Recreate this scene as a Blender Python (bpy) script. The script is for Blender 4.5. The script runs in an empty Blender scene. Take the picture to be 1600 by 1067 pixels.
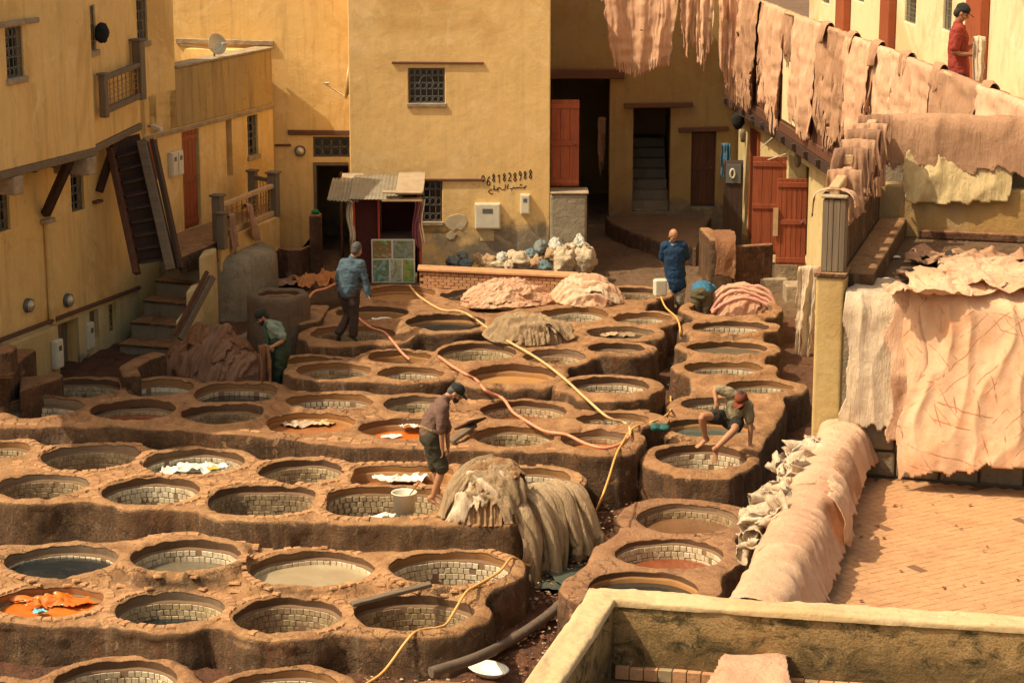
import bpy, bmesh, math, random
import numpy as np
from mathutils import Vector, Matrix
R = math.radians
rng = random.Random(7)
nrg = np.random.RandomState(11)
scene = bpy.context.scene
col = scene.collection
# ------------------------------------------------------------------ camera, sky, sun, exposure
F = 3400.0; PITCH = R(13.0); CH = 9.57
cam_d = bpy.data.cameras.new('camera'); cam = bpy.data.objects.new('camera', cam_d); col.objects.link(cam)
cam_d.sensor_width = 36.0; cam_d.lens = 36.0*F/1600.0; cam_d.clip_end = 2000
cam.location = (0, 0, CH); cam.rotation_euler = (R(90)-PITCH, 0, 0)
scene.camera = cam
SUN_AZ, SUN_EL = 253.0, 54.0
sd = Vector((math.sin(R(SUN_AZ))*math.cos(R(SUN_EL)), math.cos(R(SUN_AZ))*math.cos(R(SUN_EL)), math.sin(R(SUN_EL))))
world = bpy.data.worlds.new("World"); scene.world = world; world.use_nodes = True
wn = world.node_tree
bgn = wn.nodes['Background']
sky = wn.nodes.new('ShaderNodeTexSky'); sky.sky_type = 'NISHITA'; sky.sun_disc = False
sky.sun_elevation = R(SUN_EL); sky.sun_rotation = R(SUN_AZ); sky.dust_density = 4.0; sky.air_density = 1.0; sky.ozone_density = 0.3
tint = wn.nodes.new('ShaderNodeMix'); tint.data_type = 'RGBA'; tint.blend_type = 'MULTIPLY'; tint.inputs[0].default_value = 1.0
tint.inputs[7].default_value = (1.0, 0.86, 0.63, 1)
wn.links.new(sky.outputs[0], tint.inputs[6]); wn.links.new(tint.outputs[2], bgn.inputs[0])
bgn.inputs[1].default_value = 0.15
sun_d = bpy.data.lights.new('sun', 'SUN'); sun = bpy.data.objects.new('sun', sun_d); col.objects.link(sun)
sun_d.energy = 3.3; sun_d.angle = R(0.5); sun_d.color = (1.0, 0.85, 0.62)
sun.rotation_euler = sd.to_track_quat('Z', 'Y').to_euler(); sun.location = (-20, -5, 30)
vs = scene.view_settings; vs.view_transform = 'Standard'; vs.look = 'None'; vs.gamma = 1.0; vs.use_curve_mapping = False
vs.exposure = 0.54
# ------------------------------------------------------------------ pixel helpers (photo pixels, 1600 x 1067, to places in the yard)
cp, sp_ = math.cos(PITCH), math.sin(PITCH)
def ray(px, py):
    x = (px-800.0)/F; y = -(py-533.5)/F
    return Vector((x, cp + y*sp_, -sp_ + y*cp))
def at(px, py, z):
    d = ray(px, py); t = (z-CH)/d.z
    return Vector((0, 0, CH)) + d*t
def atD(px, py, D):
    d = ray(px, py); return Vector((0, 0, CH)) + d*(D/d.y)
def proj(p):
    x, y, z = p[0], p[1], p[2]-CH
    dep = y*cp - z*sp_; up = y*sp_ + z*cp
    return (800+F*x/dep, 533.5-F*up/dep, dep)
def pxm(p): return F/proj(p)[2]
class Plane:
    """vertical plane through (x,y) running along azimuth az (degrees, 0 = away, 90 = right); local a along, b out towards the yard, c up"""
    def __init__(s, x, y, az, flip=1):
        s.o = Vector((x, y, 0)); s.u = Vector((math.sin(R(az)), math.cos(R(az)), 0))
        s.n = Vector((s.u.y, -s.u.x, 0))*flip
    def w(s, a, b, c): return s.o + s.u*a + s.n*b + Vector((0, 0, c))
    def hit(s, px, py, b=0.0):
        d = ray(px, py); C0 = Vector((0, 0, CH)); o = s.o + s.n*b
        t = (o-C0).dot(s.n)/d.dot(s.n); p = C0+d*t
        return (p-s.o).dot(s.u), p.z
    def rot(s):
        return Matrix((s.u, s.n, Vector((0, 0, 1)))).transposed()
# ------------------------------------------------------------------ numpy noise
def _h(ix, iy, iz, seed):
    n = (ix*374761393 + iy*668265263 + iz*2147483647 + seed*1274126177) & 0xffffffff
    n = ((n ^ (n >> 13)) * 1274126177) & 0xffffffff
    n = (n ^ (n >> 16)) & 0xffff
    return n/32767.5 - 1.0
def vnoise(x, y, z=0.0, seed=0):
    x, y, z = np.broadcast_arrays(np.asarray(x, float), np.asarray(y, float), np.asarray(z, float))
    ix, iy, iz = np.floor(x).astype(np.int64), np.floor(y).astype(np.int64), np.floor(z).astype(np.int64)
    fx, fy, fz = x-ix, y-iy, z-iz
    fx, fy, fz = [f*f*(3-2*f) for f in (fx, fy, fz)]
    r = 0
    for dx in (0, 1):
        for dy in (0, 1):
            for dz in (0, 1):
                w = (fx if dx else 1-fx)*(fy if dy else 1-fy)*(fz if dz else 1-fz)
                r = r + w*_h(ix+dx, iy+dy, iz+dz, seed)
    return r
def fbm(x, y, z=0.0, seed=0, o=3):
    r = 0; a = 1.0; s = 1.0
    for k in range(o):
        r = r + a*vnoise(np.asarray(x)*s, np.asarray(y)*s, np.asarray(z)*s, seed+k*17); a *= .5; s *= 2.03
    return r
# ------------------------------------------------------------------ object helpers
def link(o, parent=None):
    col.objects.link(o)
    if parent is not None: o.parent = parent
    return o
def tag(o, label=None, cat=None, group=None, kind=None):
    if label: o['label'] = label
    if cat: o['category'] = cat
    if group: o['group'] = group
    if kind: o['kind'] = kind
    return o
def empty(name, loc, label, cat, group=None, rz=0.0):
    o = bpy.data.objects.new(name, None); o.empty_display_size = .2; col.objects.link(o)
    o.location = loc; o.rotation_euler = (0, 0, rz)
    return tag(o, label, cat, group)
def mesh_np(name, V, Fc, m, parent=None, smooth=True, mats=None, fm=None, local=True):
    """V (n,3) in world places, Fc (k,4) or (k,3) ints; parented mesh keeps world places"""
    me = bpy.data.meshes.new(name)
    V = np.asarray(V, dtype=np.float32); Fc = np.asarray(Fc, dtype=np.int32)
    k = Fc.shape[1]
    me.vertices.add(len(V)); me.vertices.foreach_set('co', V.ravel())
    me.loops.add(Fc.size); me.loops.foreach_set('vertex_index', Fc.ravel())
    me.polygons.add(len(Fc)); me.polygons.foreach_set('loop_start', np.arange(0, Fc.size, k, dtype=np.int32))
    try: me.polygons.foreach_set('loop_total', np.full(len(Fc), k, dtype=np.int32))
    except Exception: pass
    me.polygons.foreach_set('use_smooth', np.full(len(Fc), bool(smooth)))
    for mm in (mats or [m]): me.materials.append(mm)
    if fm is not None: me.polygons.foreach_set('material_index', np.asarray(fm, dtype=np.int32))
    me.update(calc_edges=True); me.validate()
    o = bpy.data.objects.new(name, me); link(o, parent)
    if parent is not None:
        keep_world(o, parent)
    return o
def root_matrix(p):
    M = Matrix.Identity(4)
    while p is not None:
        M = Matrix.LocRotScale(p.location, p.rotation_euler, p.scale) @ (Matrix.Identity(4)) if p.parent is None else p.matrix_parent_inverse @ Matrix.LocRotScale(p.location, p.rotation_euler, p.scale)
        break
    return M
def keep_world(o, parent):
    """geometry was written in world places: cancel the parents' transforms"""
    chain = []; q = parent
    while q is not None: chain.append(q); q = q.parent
    M = Matrix.Identity(4)
    for q in reversed(chain):
        M = M @ q.matrix_parent_inverse @ Matrix.LocRotScale(q.location, q.rotation_euler, q.scale)
    o.matrix_parent_inverse = M.inverted()
class MB:
    """collects boxes, tubes, prisms as world-space polygons; build() links them as one mesh"""
    def __init__(s): s.v = []; s.f = []; s.sm = []
    def add(s, vs_, fs, smooth=False):
        b = len(s.v); s.v += [tuple(p) for p in vs_]
        s.f += [tuple(i+b for i in f) for f in fs]; s.sm += [smooth]*len(fs)
        return s
    def box8(s, P):
        return s.add(P, [(0,1,2,3),(7,6,5,4),(0,4,5,1),(1,5,6,2),(2,6,7,3),(3,7,4,0)])
    def box(s, c, sx, sy, sz, M=None):
        """centre c, full sizes, optional 3x3"""
        P = []
        for z in (-1, 1):
            for x, y in ((-1,-1),(-1,1),(1,1),(1,-1)):
                q = Vector((x*sx/2, y*sy/2, z*sz/2))
                if M is not None: q = M @ q
                P.append(Vector(c)+q)
        return s.box8(P)
    def pbox(s, pl, a0, a1, b0, b1, c0, c1):
        """box in plane coordinates"""
        P = [pl.w(a,b,c) for c in (c0,c1) for a,b in ((a0,b0),(a0,b1),(a1,b1),(a1,b0))]
        return s.box8(P)
    def bar(s, p, q, w, h, up=Vector((0,0,1))):
        p, q = Vector(p), Vector(q); d = (q-p).normalized()
        side = d.cross(up)
        if side.length < 1e-4: side = d.cross(Vector((0,1,0)))
        side.normalize(); u2 = side.cross(d)
        P = []
        for e in (p, q):
            for x, y in ((-1,-1),(-1,1),(1,1),(1,-1)):
                P.append(e + side*(x*w/2) + u2*(y*h/2))
        return s.box8(P)
    def tube(s, pts, r, n=8, caps=True):
        pts = [Vector(p) for p in pts]; rs = r if hasattr(r, '__len__') else [r]*len(pts)
        V = []; fs = []
        prev = None
        for i, p in enumerate(pts):
            t = (pts[min(i+1, len(pts)-1)] - pts[max(i-1, 0)])
            t = t.normalized() if t.length > 1e-9 else Vector((0,0,1))
            if prev is None:
                a = t.cross(Vector((0,0,1)))
                if a.length < 1e-3: a = t.cross(Vector((1,0,0)))
            else: a = prev - t*prev.dot(t)
            a.normalize(); prev = a; b = t.cross(a)
            for k in range(n):
                w = 2*math.pi*k/n; V.append(p + a*(math.cos(w)*rs[i]) + b*(math.sin(w)*rs[i]))
        for i in range(len(pts)-1):
            for k in range(n):
                k2 = (k+1) % n; fs.append((i*n+k, i*n+k2, (i+1)*n+k2, (i+1)*n+k))
        s.add(V, fs, True)
        if caps: s.add([V[k] for k in range(n)][::-1], [tuple(range(n))]); s.add(V[-n:], [tuple(range(n))])
        return s
    def lathe(s, c, prof, n=24, M=None, closed=False):
        """prof: list of (r, z)"""
        V = []; fs = []
        for (r, z) in prof:
            for k in range(n):
                w = 2*math.pi*k/n; q = Vector((r*math.cos(w), r*math.sin(w), z))
                if M is not None: q = M @ q
                V.append(Vector(c)+q)
        for i in range(len(prof)-1):
            for k in range(n):
                k2 = (k+1) % n; fs.append((i*n+k, i*n+k2, (i+1)*n+k2, (i+1)*n+k))
        return s.add(V, fs, True)
    def prism(s, poly, z0, z1):
        n = len(poly); V = [Vector((p[0], p[1], z0)) for p in poly] + [Vector((p[0], p[1], z1)) for p in poly]
        fs = [tuple(range(n))[::-1], tuple(range(n, 2*n))] + [(i, (i+1) % n, n+(i+1) % n, n+i) for i in range(n)]
        return s.add(V, fs)
    def build(s, name, m, parent=None, bevel=0.0, seg=1):
        me = bpy.data.meshes.new(name); me.from_pydata(s.v, [], s.f); me.materials.append(m)
        me.polygons.foreach_set('use_smooth', np.array(s.sm, dtype=bool)); me.update()
        bm = bmesh.new(); bm.from_mesh(me); bmesh.ops.recalc_face_normals(bm, faces=bm.faces); bm.to_mesh(me); bm.free()
        o = bpy.data.objects.new(name, me); link(o, parent)
        if parent is not None: keep_world(o, parent)
        if bevel:
            b = o.modifiers.new('bevel', 'BEVEL'); b.width = bevel; b.segments = seg; b.limit_method = 'ANGLE'; b.angle_limit = R(40)
        return o
def clone(root, M=None, label=None, group=None, loc=None, rz=None):
    def cp_(o, par):
        c = o.copy(); col.objects.link(c); c.parent = par
        for ch in o.children: cp_(ch, c)
        return c
    r = cp_(root, None)
    if loc is not None: r.location = loc
    if rz is not None: r.rotation_euler = (0, 0, rz)
    if label: r['label'] = label
    if group: r['group'] = group
    return r
# ------------------------------------------------------------------ materials
class NT:
    def __init__(s, name):
        s.m = bpy.data.materials.new(name); s.m.use_nodes = True; s.t = s.m.node_tree
        s.b = s.t.nodes['Principled BSDF']; s.pos = s.t.nodes.new('ShaderNodeNewGeometry').outputs['Position']
    def N(s, t): return s.t.nodes.new(t)
    def L(s, a, b): s.t.links.new(a, b)
    def setv(s, sock, v):
        if hasattr(v, 'is_linked') or isinstance(v, bpy.types.NodeSocket): s.L(v, sock)
        else: sock.default_value = v
    def scalev(s, vec, x, y, z):
        n = s.N('ShaderNodeVectorMath'); n.operation = 'MULTIPLY'; s.L(vec, n.inputs[0]); n.inputs[1].default_value = (x, y, z); return n.outputs[0]
    def addv(s, a, b):
        n = s.N('ShaderNodeVectorMath'); n.operation = 'ADD'; s.L(a, n.inputs[0]); s.setv(n.inputs[1], b); return n.outputs[0]
    def noise(s, scale, detail=4, rough=.55, vec=None, dist=0.0, colr=False):
        n = s.N('ShaderNodeTexNoise'); n.inputs['Scale'].default_value = scale; n.inputs['Detail'].default_value = detail
        n.inputs['Roughness'].default_value = rough; n.inputs['Distortion'].default_value = dist
        s.L(vec if vec is not None else s.pos, n.inputs['Vector']); return n.outputs[1 if colr else 0]
    def vor(s, scale, vec=None, feat='F1', out='Distance', rnd=1.0):
        n = s.N('ShaderNodeTexVoronoi'); n.feature = feat; n.inputs['Scale'].default_value = scale; n.inputs['Randomness'].default_value = rnd
        s.L(vec if vec is not None else s.pos, n.inputs['Vector']); return n.outputs[out]
    def ramp(s, fac, stops):
        n = s.N('ShaderNodeValToRGB'); s.L(fac, n.inputs[0]); e = n.color_ramp.elements
        while len(e) < len(stops): e.new(.5)
        for i, (p, c) in enumerate(stops):
            e[i].position = p; e[i].color = (c, c, c, 1) if not hasattr(c, '__len__') else (*c, 1)
        return n.outputs[0]
    def mix(s, fac, a, b, mode='MIX'):
        n = s.N('ShaderNodeMix'); n.data_type = 'RGBA'; n.blend_type = mode
        s.setv(n.inputs[0], fac)
        for sk, v in ((n.inputs[6], a), (n.inputs[7], b)):
            if isinstance(v, tuple): v = (*v, 1) if len(v) == 3 else v
            s.setv(sk, v)
        return n.outputs[2]
    def math(s, op, a, b=0.0, clamp=False):
        n = s.N('ShaderNodeMath'); n.operation = op; n.use_clamp = clamp; s.setv(n.inputs[0], a); s.setv(n.inputs[1], b); return n.outputs[0]
    def sep(s, v):
        n = s.N('ShaderNodeSeparateXYZ'); s.L(v, n.inputs[0]); return n.outputs
    def rnd(s): return s.N('ShaderNodeObjectInfo').outputs['Random']
    def bump(s, h, dist=.02, strength=1.0, normal=None):
        n = s.N('ShaderNodeBump'); n.inputs['Strength'].default_value = strength; n.inputs['Distance'].default_value = dist
        s.L(h, n.inputs['Height'])
        if normal is not None: s.L(normal, n.inputs['Normal'])
        return n.outputs[0]
    def done(s, colr, rough=.85, normal=None, spec=.3, metal=0.0):
        s.setv(s.b.inputs['Base Color'], (*colr, 1) if isinstance(colr, tuple) else colr)
        s.setv(s.b.inputs['Roughness'], rough); s.b.inputs['Specular IOR Level'].default_value = spec
        s.b.inputs['Metallic'].default_value = metal
        if normal is not None: s.L(normal, s.b.inputs['Normal'])
        return s.m
def plaster(name, c1, c2, dirt, dirt_amt=.5, scale=1.0, bump=.012, rough=.9, streak=.35, patch=None):
    n = NT(name)
    big = n.noise(.55*scale, 5, .6); mid = n.noise(3.2*scale, 6, .62); fine = n.noise(38*scale, 5, .6)
    c = n.mix(n.ramp(big, [(.33, 0), (.68, 1)]), c1, c2)
    c = n.mix(n.ramp(mid, [(.52, 0), (.85, .55)]), c, tuple(x*.72 for x in c1))
    st = n.noise(1.0, 6, .7, n.scalev(n.pos, 5.5*scale, 5.5*scale, .45*scale))
    c = n.mix(n.math('MULTIPLY', n.ramp(st, [(.50, 0), (.72, 1)]), streak), c, dirt)
    sp = n.noise(9*scale, 8, .75)
    c = n.mix(n.math('MULTIPLY', n.ramp(sp, [(.58, 0), (.70, 1)]), dirt_amt), c, dirt)
    c = n.mix(n.ramp(fine, [(.3, 0), (.7, .22)]), c, tuple(min(1, x*1.25) for x in c1))
    if patch is not None:      # bare render showing where the paint has gone: (z low, z high, colour)
        z = n.sep(n.pos)[2]
        zz = n.math('ADD', n.math('DIVIDE', n.math('SUBTRACT', z, patch[0]), patch[1]-patch[0]), n.math('MULTIPLY', n.math('SUBTRACT', n.noise(1.3, 6, .62), .5), 1.3))
        pf = n.ramp(zz, [(.42, 1), (.58, 0)])
        pc = n.mix(n.ramp(n.noise(5, 6, .7), [(.35, 0), (.65, 1)]), patch[2], patch[3])
        c = n.mix(pf, c, pc)
    blot = n.noise(.33*scale, 7, .68, None, .8)
    c = n.mix(n.math('MULTIPLY', n.ramp(blot, [(.50, 0), (.58, .9)]), .75), c, tuple(x*y for x, y in zip(c1, (.80, .72, .62)))); c = n.mix(n.math('MULTIPLY', n.ramp(n.noise(1.1*scale, 8, .75, n.addv(n.pos, (9., 4., 2.)), .6), [(.53, 0), (.62, 1)]), .45), c, tuple(min(1, x*y) for x, y in zip(c2, (1.12, 1.2, 1.5))))
    pe = n.noise(2.3*scale, 9, .72, n.addv(n.pos, (4., 7., 3.)), .3)
    c = n.mix(n.ramp(pe, [(.655, 0), (.675, .85)]), c, tuple(min(1, x*y) for x, y in zip(c1, (.62, .74, 1.2))))
    h = n.math('ADD', n.math('MULTIPLY', mid, .8), n.math('ADD', n.math('MULTIPLY', fine, .22), n.math('MULTIPLY', big, 3.0)))
    return n.done(c, rough, n.bump(h, bump*1.3))
def masonry(name, c1, c2, c3, dark, bump=.03, wet=0.0):
    n = NT(name)
    big = n.noise(.8, 4, .6); mid = n.noise(5, 7, .65); fine = n.noise(30, 6, .7); gr = n.noise(110, 3, .6)
    c = n.mix(n.ramp(big, [(.35, 0), (.65, 1)]), c1, c2)
    c = n.mix(n.ramp(mid, [(.42, 0), (.62, .85)]), c, c3)
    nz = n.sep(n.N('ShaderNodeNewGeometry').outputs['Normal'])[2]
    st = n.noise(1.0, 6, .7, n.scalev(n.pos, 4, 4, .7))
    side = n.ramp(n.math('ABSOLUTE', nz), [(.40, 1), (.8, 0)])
    # every upright face goes to the dark tone, varied by vertically stretched noise
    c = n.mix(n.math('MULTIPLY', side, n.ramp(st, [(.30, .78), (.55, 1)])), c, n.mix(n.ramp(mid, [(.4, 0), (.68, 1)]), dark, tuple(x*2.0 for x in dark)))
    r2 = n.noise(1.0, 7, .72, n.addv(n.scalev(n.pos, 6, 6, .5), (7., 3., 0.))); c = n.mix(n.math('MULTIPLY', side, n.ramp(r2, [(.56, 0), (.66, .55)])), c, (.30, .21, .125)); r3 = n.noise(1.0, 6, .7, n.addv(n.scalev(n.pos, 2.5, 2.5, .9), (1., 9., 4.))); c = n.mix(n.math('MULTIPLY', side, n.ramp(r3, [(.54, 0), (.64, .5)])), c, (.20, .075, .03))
    c = n.mix(n.ramp(n.noise(2.2, 8, .78), [(.57, 0), (.68, .75)]), c, dark)
    c = n.mix(n.ramp(fine, [(.35, .35), (.5, 0)]), c, tuple(x*.5 for x in c1))
    c = n.mix(n.ramp(fine, [(.55, 0), (.75, .4)]), c, tuple(min(1, x*1.35) for x in c2))
    h = n.math('ADD', n.math('ADD', n.math('MULTIPLY', mid, 1.5), n.math('MULTIPLY', fine, .7)), n.math('MULTIPLY', gr, .25))
    h = n.math('ADD', h, n.math('MULTIPLY', big, 1.5))
    # pale lime crust, black wet blotches, hairline cracks and pick marks
    c = n.mix(n.ramp(n.noise(3.4, 9, .78, n.addv(n.pos, (3., 8., 1.)), .5), [(.58, 0), (.66, .55)]), c, tuple(min(1, x*1.25+.045) for x in c2))
    c = n.mix(n.ramp(n.noise(1.4, 9, .8, n.addv(n.pos, (13., 2., 5.)), .8), [(.58, 0), (.66, .55)]), c, dark)
    cr = n.vor(2.3, n.addv(n.pos, n.scalev(n.noise(3, 5, .7, None, 0, True), .5, .5, .5)), 'DISTANCE_TO_EDGE')
    cm = n.ramp(n.noise(.9, 4, .6, n.addv(n.pos, (1., 5., 9.))), [(.50, 0), (.58, 1)])
    c = n.mix(n.math('MULTIPLY', n.ramp(cr, [(.0, .75), (.012, 0)]), cm), c, dark); h = n.math('SUBTRACT', h, n.math('MULTIPLY', n.ramp(cr, [(.0, .8), (.02, 0)]), cm))
    c = n.mix(n.ramp(gr, [(.30, .5), (.46, 0)]), c, tuple(x*.45 for x in c1))
    return n.done(c, n.ramp(n.noise(1.4, 9, .8, n.addv(n.pos, (13., 2., 5.)), .8), [(.5, .92), (.66, .45)]), n.bump(h, bump*1.5))
def stonepiece(name, c1, c2, dark, bump=.006, vary=.5, rough=.85, spec=.3):
    n = NT(name); r = n.rnd()
    cell = n.vor(7.3, out='Color'); cv = n.sep(cell)[0]
    f = n.math('FRACT', n.math('ADD', n.math('MULTIPLY', r, 7.7), cv))
    c = n.mix(f, c1, c2)
    c = n.mix(n.ramp(n.noise(2.1, 7, .75), [(.5, 0), (.68, vary)]), c, dark)
    c = n.mix(n.ramp(n.noise(26, 5, .65), [(.45, 0), (.75, .45)]), c, dark)
    return n.done(c, rough, n.bump(n.noise(45, 5, .65), bump), spec)
def wood(name, c1, c2, axis='Z', rough=.75, bump=.006, sc=1.0):
    n = NT(name); s_ = {'Z': (22, 22, 1.2), 'X': (1.2, 22, 22), 'Y': (22, 1.2, 22)}[axis]
    r = n.addv(n.pos, n.scalev(n.N('ShaderNodeObjectInfo').outputs['Location'], 3, 3, 3))
    g = n.noise(1.0*sc, 7, .7, n.scalev(r, *s_), .6)
    c = n.mix(n.ramp(g, [(.3, 0), (.7, 1)]), c1, c2)
    c = n.mix(n.ramp(n.noise(3, 6, .7), [(.5, 0), (.75, .6)]), c, tuple(x*.45 for x in c1))
    c = n.mix(n.math('MULTIPLY', n.rnd(), .25), c, tuple(x*.6 for x in c2))
    return n.done(c, rough, n.bump(g, bump))
def hide_mat(name, c1, c2, dirt, blotch=None, bump=.012, rough=.85, sheen=.0, dirt_amt=.5, sc=1.0):
    n = NT(name)
    rv = n.rnd(); vec = n.addv(n.pos, n.scalev(n.N('ShaderNodeObjectInfo').outputs['Location'], 1.7, 2.3, 3.1))
    big = n.noise(1.8*sc, 5, .6, vec, .4); mid = n.noise(8*sc, 7, .68, vec, .8); fine = n.noise(60*sc, 5, .7, vec)
    fib = n.noise(1.0, 6, .75, n.scalev(vec, 30, 30, 3.0), .3)
    c = n.mix(n.ramp(big, [(.35, 0), (.65, 1)]), c1, c2)
    c = n.mix(n.ramp(mid, [(.5, 0), (.72, dirt_amt)]), c, dirt)
    c = n.mix(n.ramp(fib, [(.48, 0), (.72, .5)]), c, dirt)
    c = n.mix(n.math('MULTIPLY', rv, .35), c, tuple(x*.72 for x in c1))
    if blotch: c = n.mix(n.ramp(n.noise(3.1*sc, 8, .8, vec, 1.2), [(.57, 0), (.66, .8)]), c, blotch)
    h = n.math('ADD', n.math('MULTIPLY', mid, .8), n.math('ADD', n.math('MULTIPLY', fine, .35), n.math('MULTIPLY', fib, 1.3)))
    return n.done(c, rough, n.bump(h, bump*1.4), .25)
def liquid(name, c1, c2, rough=.08, scum=None, spec=.5):
    n = NT(name)
    c = n.mix(n.ramp(n.noise(2.2, 5, .6, None, 1.0), [(.35, 0), (.65, 1)]), c1, c2)
    if scum: c = n.mix(n.ramp(n.noise(5, 8, .8, None, 1.5), [(.6, 0), (.68, .8)]), c, scum)
    return n.done(c, n.ramp(n.noise(4, 4, .6), [(.3, rough), (.7, rough*2.2)]), n.bump(n.noise(9, 3, .5), .004), spec)
def plain(name, c, rough=.7, metal=0.0, bump=.0, vary=.15, sc=14, spec=.4):
    n = NT(name); cc = n.mix(n.ramp(n.noise(sc, 5, .6), [(.35, 0), (.7, vary*2)]), c, tuple(x*.6 for x in c))
    return n.done(cc, rough, n.bump(n.noise(sc*3, 4, .6), bump) if bump else None, spec, metal)
def cloth_mat(name, c, vary=.3, rough=.9, sc=9):
    n = NT(name); cc = n.mix(n.ramp(n.noise(sc, 5, .65), [(.4, 0), (.7, vary)]), c, tuple(x*.55 for x in c))
    h = n.math('ADD', n.noise(7, 3, .6, None, .6), n.math('MULTIPLY', n.noise(120, 2, .5), .15))
    return n.done(cc, rough, n.bump(h, .035), .2)
M = {}
M['yellow'] = plaster('yellow_plaster', (.74, .49, .18), (.80, .55, .22), (.30, .19, .08), .40, bump=.010, streak=.50)
M['yellow_main'] = plaster('yellow_facade_plaster', (.72, .475, .185), (.78, .535, .225), (.40, .27, .12), .22, bump=.010, streak=.30, patch=(1.35, 3.35, (.30, .24, .16), (.20, .15, .10)))
M['yellow_low'] = plaster('pale_lower_plaster', (.55, .43, .20), (.60, .46, .22), (.16, .13, .08), .55, bump=.012, streak=.5, patch=(.3, 1.9, (.26, .24, .17), (.15, .13, .09)))
M['yellow_shade'] = plaster('alley_shade_plaster', (.40, .27, .105), (.32, .215, .085), (.13, .085, .045), .7, bump=.014, streak=.5, patch=(1.2, 2.7, (.26, .20, .13), (.14, .11, .08)))  # yellow plaster with the alley's shade put into a darker base colour
M['pale_wall'] = plaster('pale_cream_wall', (.64, .53, .30), (.70, .59, .35), (.38, .28, .13), .25, bump=.008, streak=.3)
M['stained'] = plaster('stained_parapet', (.50, .33, .12), (.34, .24, .11), (.10, .08, .045), .75, bump=.02, streak=.9)
M['stone_grey'] = plaster('rough_grey_render', (.30, .25, .17), (.20, .16, .11), (.07, .06, .045), .8, bump=.04, streak=.5)
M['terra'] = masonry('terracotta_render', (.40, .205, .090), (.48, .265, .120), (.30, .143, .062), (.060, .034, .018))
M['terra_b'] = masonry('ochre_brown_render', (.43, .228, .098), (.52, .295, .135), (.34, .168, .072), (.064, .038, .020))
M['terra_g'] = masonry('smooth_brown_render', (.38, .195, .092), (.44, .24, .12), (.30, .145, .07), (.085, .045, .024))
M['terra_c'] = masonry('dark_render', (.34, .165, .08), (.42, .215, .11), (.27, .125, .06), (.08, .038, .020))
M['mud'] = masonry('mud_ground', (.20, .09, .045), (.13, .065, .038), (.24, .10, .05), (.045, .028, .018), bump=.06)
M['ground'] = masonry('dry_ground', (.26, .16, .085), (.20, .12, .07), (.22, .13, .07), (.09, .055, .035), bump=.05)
M['paver'] = stonepiece('paving_stone', (.54, .295, .138), (.40, .205, .092), (.17, .095, .05), .01)
M['brick'] = stonepiece('herringbone_brick', (.60, .325, .16), (.50, .255, .12), (.30, .15, .075), .005, .55)
M['joint'] = plain('floor_joint', (.20, .10, .05), .95, sc=30)
M['tile'] = stonepiece('glazed_tile', (.74, .66, .46), (.58, .49, .32), (.27, .16, .08), .003, .75, .35, .5)
M['tile_dark'] = stonepiece('stained_tile', (.46, .36, .20), (.32, .22, .12), (.12, .06, .03), .003, .8, .4, .5)
M['mortar'] = plain('tile_mortar', (.20, .12, .065), .95, sc=30)
M['lip'] = plaster('vat_lip_render', (.36, .185, .068), (.26, .13, .052), (.12, .06, .028), .5, bump=.008, streak=.5)
M['wood_grey'] = wood('weathered_grey_wood', (.25, .19, .125), (.13, .095, .062))
M['wood_greyx'] = wood('weathered_beam_wood', (.24, .185, .12), (.12, .085, .055), 'X')
M['wood_dark'] = wood('dark_brown_wood', (.085, .045, .028), (.04, .022, .015))
M['wood_red'] = wood('red_door_wood', (.40, .105, .038), (.24, .055, .024), rough=.55)
M['wood_brown'] = wood('brown_door_wood', (.16, .065, .032), (.08, .035, .02))
M['wood_light'] = wood('light_rail_wood', (.62, .42, .22), (.46, .29, .15), 'Y')
M['lintel'] = wood('lintel_wood', (.20, .09, .05), (.11, .055, .035), 'X')
M['ledge'] = plain('lintel_plaster', (.42, .32, .20), .9, bump=.02, vary=.5, sc=5)
M['iron'] = plain('grille_iron', (.16, .155, .14), .55, .3, sc=40)
M['iron_lt'] = plain('balcony_iron', (.40, .24, .09), .6, .3, sc=40)
M['dark'] = plain('dark_room', (.012, .010, .009), .95)
M['glass'] = NT('window_glass').done((.02, .022, .02), .08, None, .6)
M['white'] = plain('white_enamel', (.72, .66, .50), .45, vary=.2, sc=5)
M['whiteplastic'] = cloth_mat('white_plastic_sheet', (.86, .83, .70), .15, .35)
M['metal'] = plain('galvanised_metal', (.62, .56, .42), .45, .5, bump=.004, sc=6)
M['paintblack'] = plain('black_spray_paint', (.02, .016, .014), .6)
M['hide_pink'] = hide_mat('pale_pink_hide', (.74, .455, .285), (.62, .355, .21), (.42, .21, .11), dirt_amt=.4)
M['hide_peach'] = hide_mat('peach_salted_hide', (.78, .52, .335), (.68, .41, .24), (.50, .25, .14), (.54, .24, .13), dirt_amt=.35)
M['hide_tan'] = hide_mat('tan_hide', (.54, .315, .185), (.43, .24, .135), (.27, .135, .075))
M['hide_grey'] = hide_mat('grey_beige_hide', (.52, .37, .21), (.40, .27, .15), (.20, .12, .07), bump=.02)
M['hide_brown'] = hide_mat('wet_brown_hide', (.36, .17, .08), (.24, .11, .055), (.12, .055, .03), (.52, .36, .23), bump=.02)
M['hide_cream'] = hide_mat('cream_hide', (.74, .59, .41), (.62, .46, .30), (.33, .19, .11))
M['hide_red'] = hide_mat('rose_hide', (.70, .33, .24), (.78, .46, .34), (.46, .16, .11))
M['hide_dark'] = hide_mat('blackened_hide', (.07, .05, .035), (.04, .03, .025), (.15, .08, .05))
M['hide_yellow'] = hide_mat('parchment_hide', (.74, .58, .30), (.64, .46, .22), (.42, .25, .11))
M['hose_p'] = plain('pink_rubber_hose', (.78, .30, .16), .45, vary=.1)
M['hose_y'] = plain('yellow_rubber_hose', (.78, .42, .12), .45, vary=.1)
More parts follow.
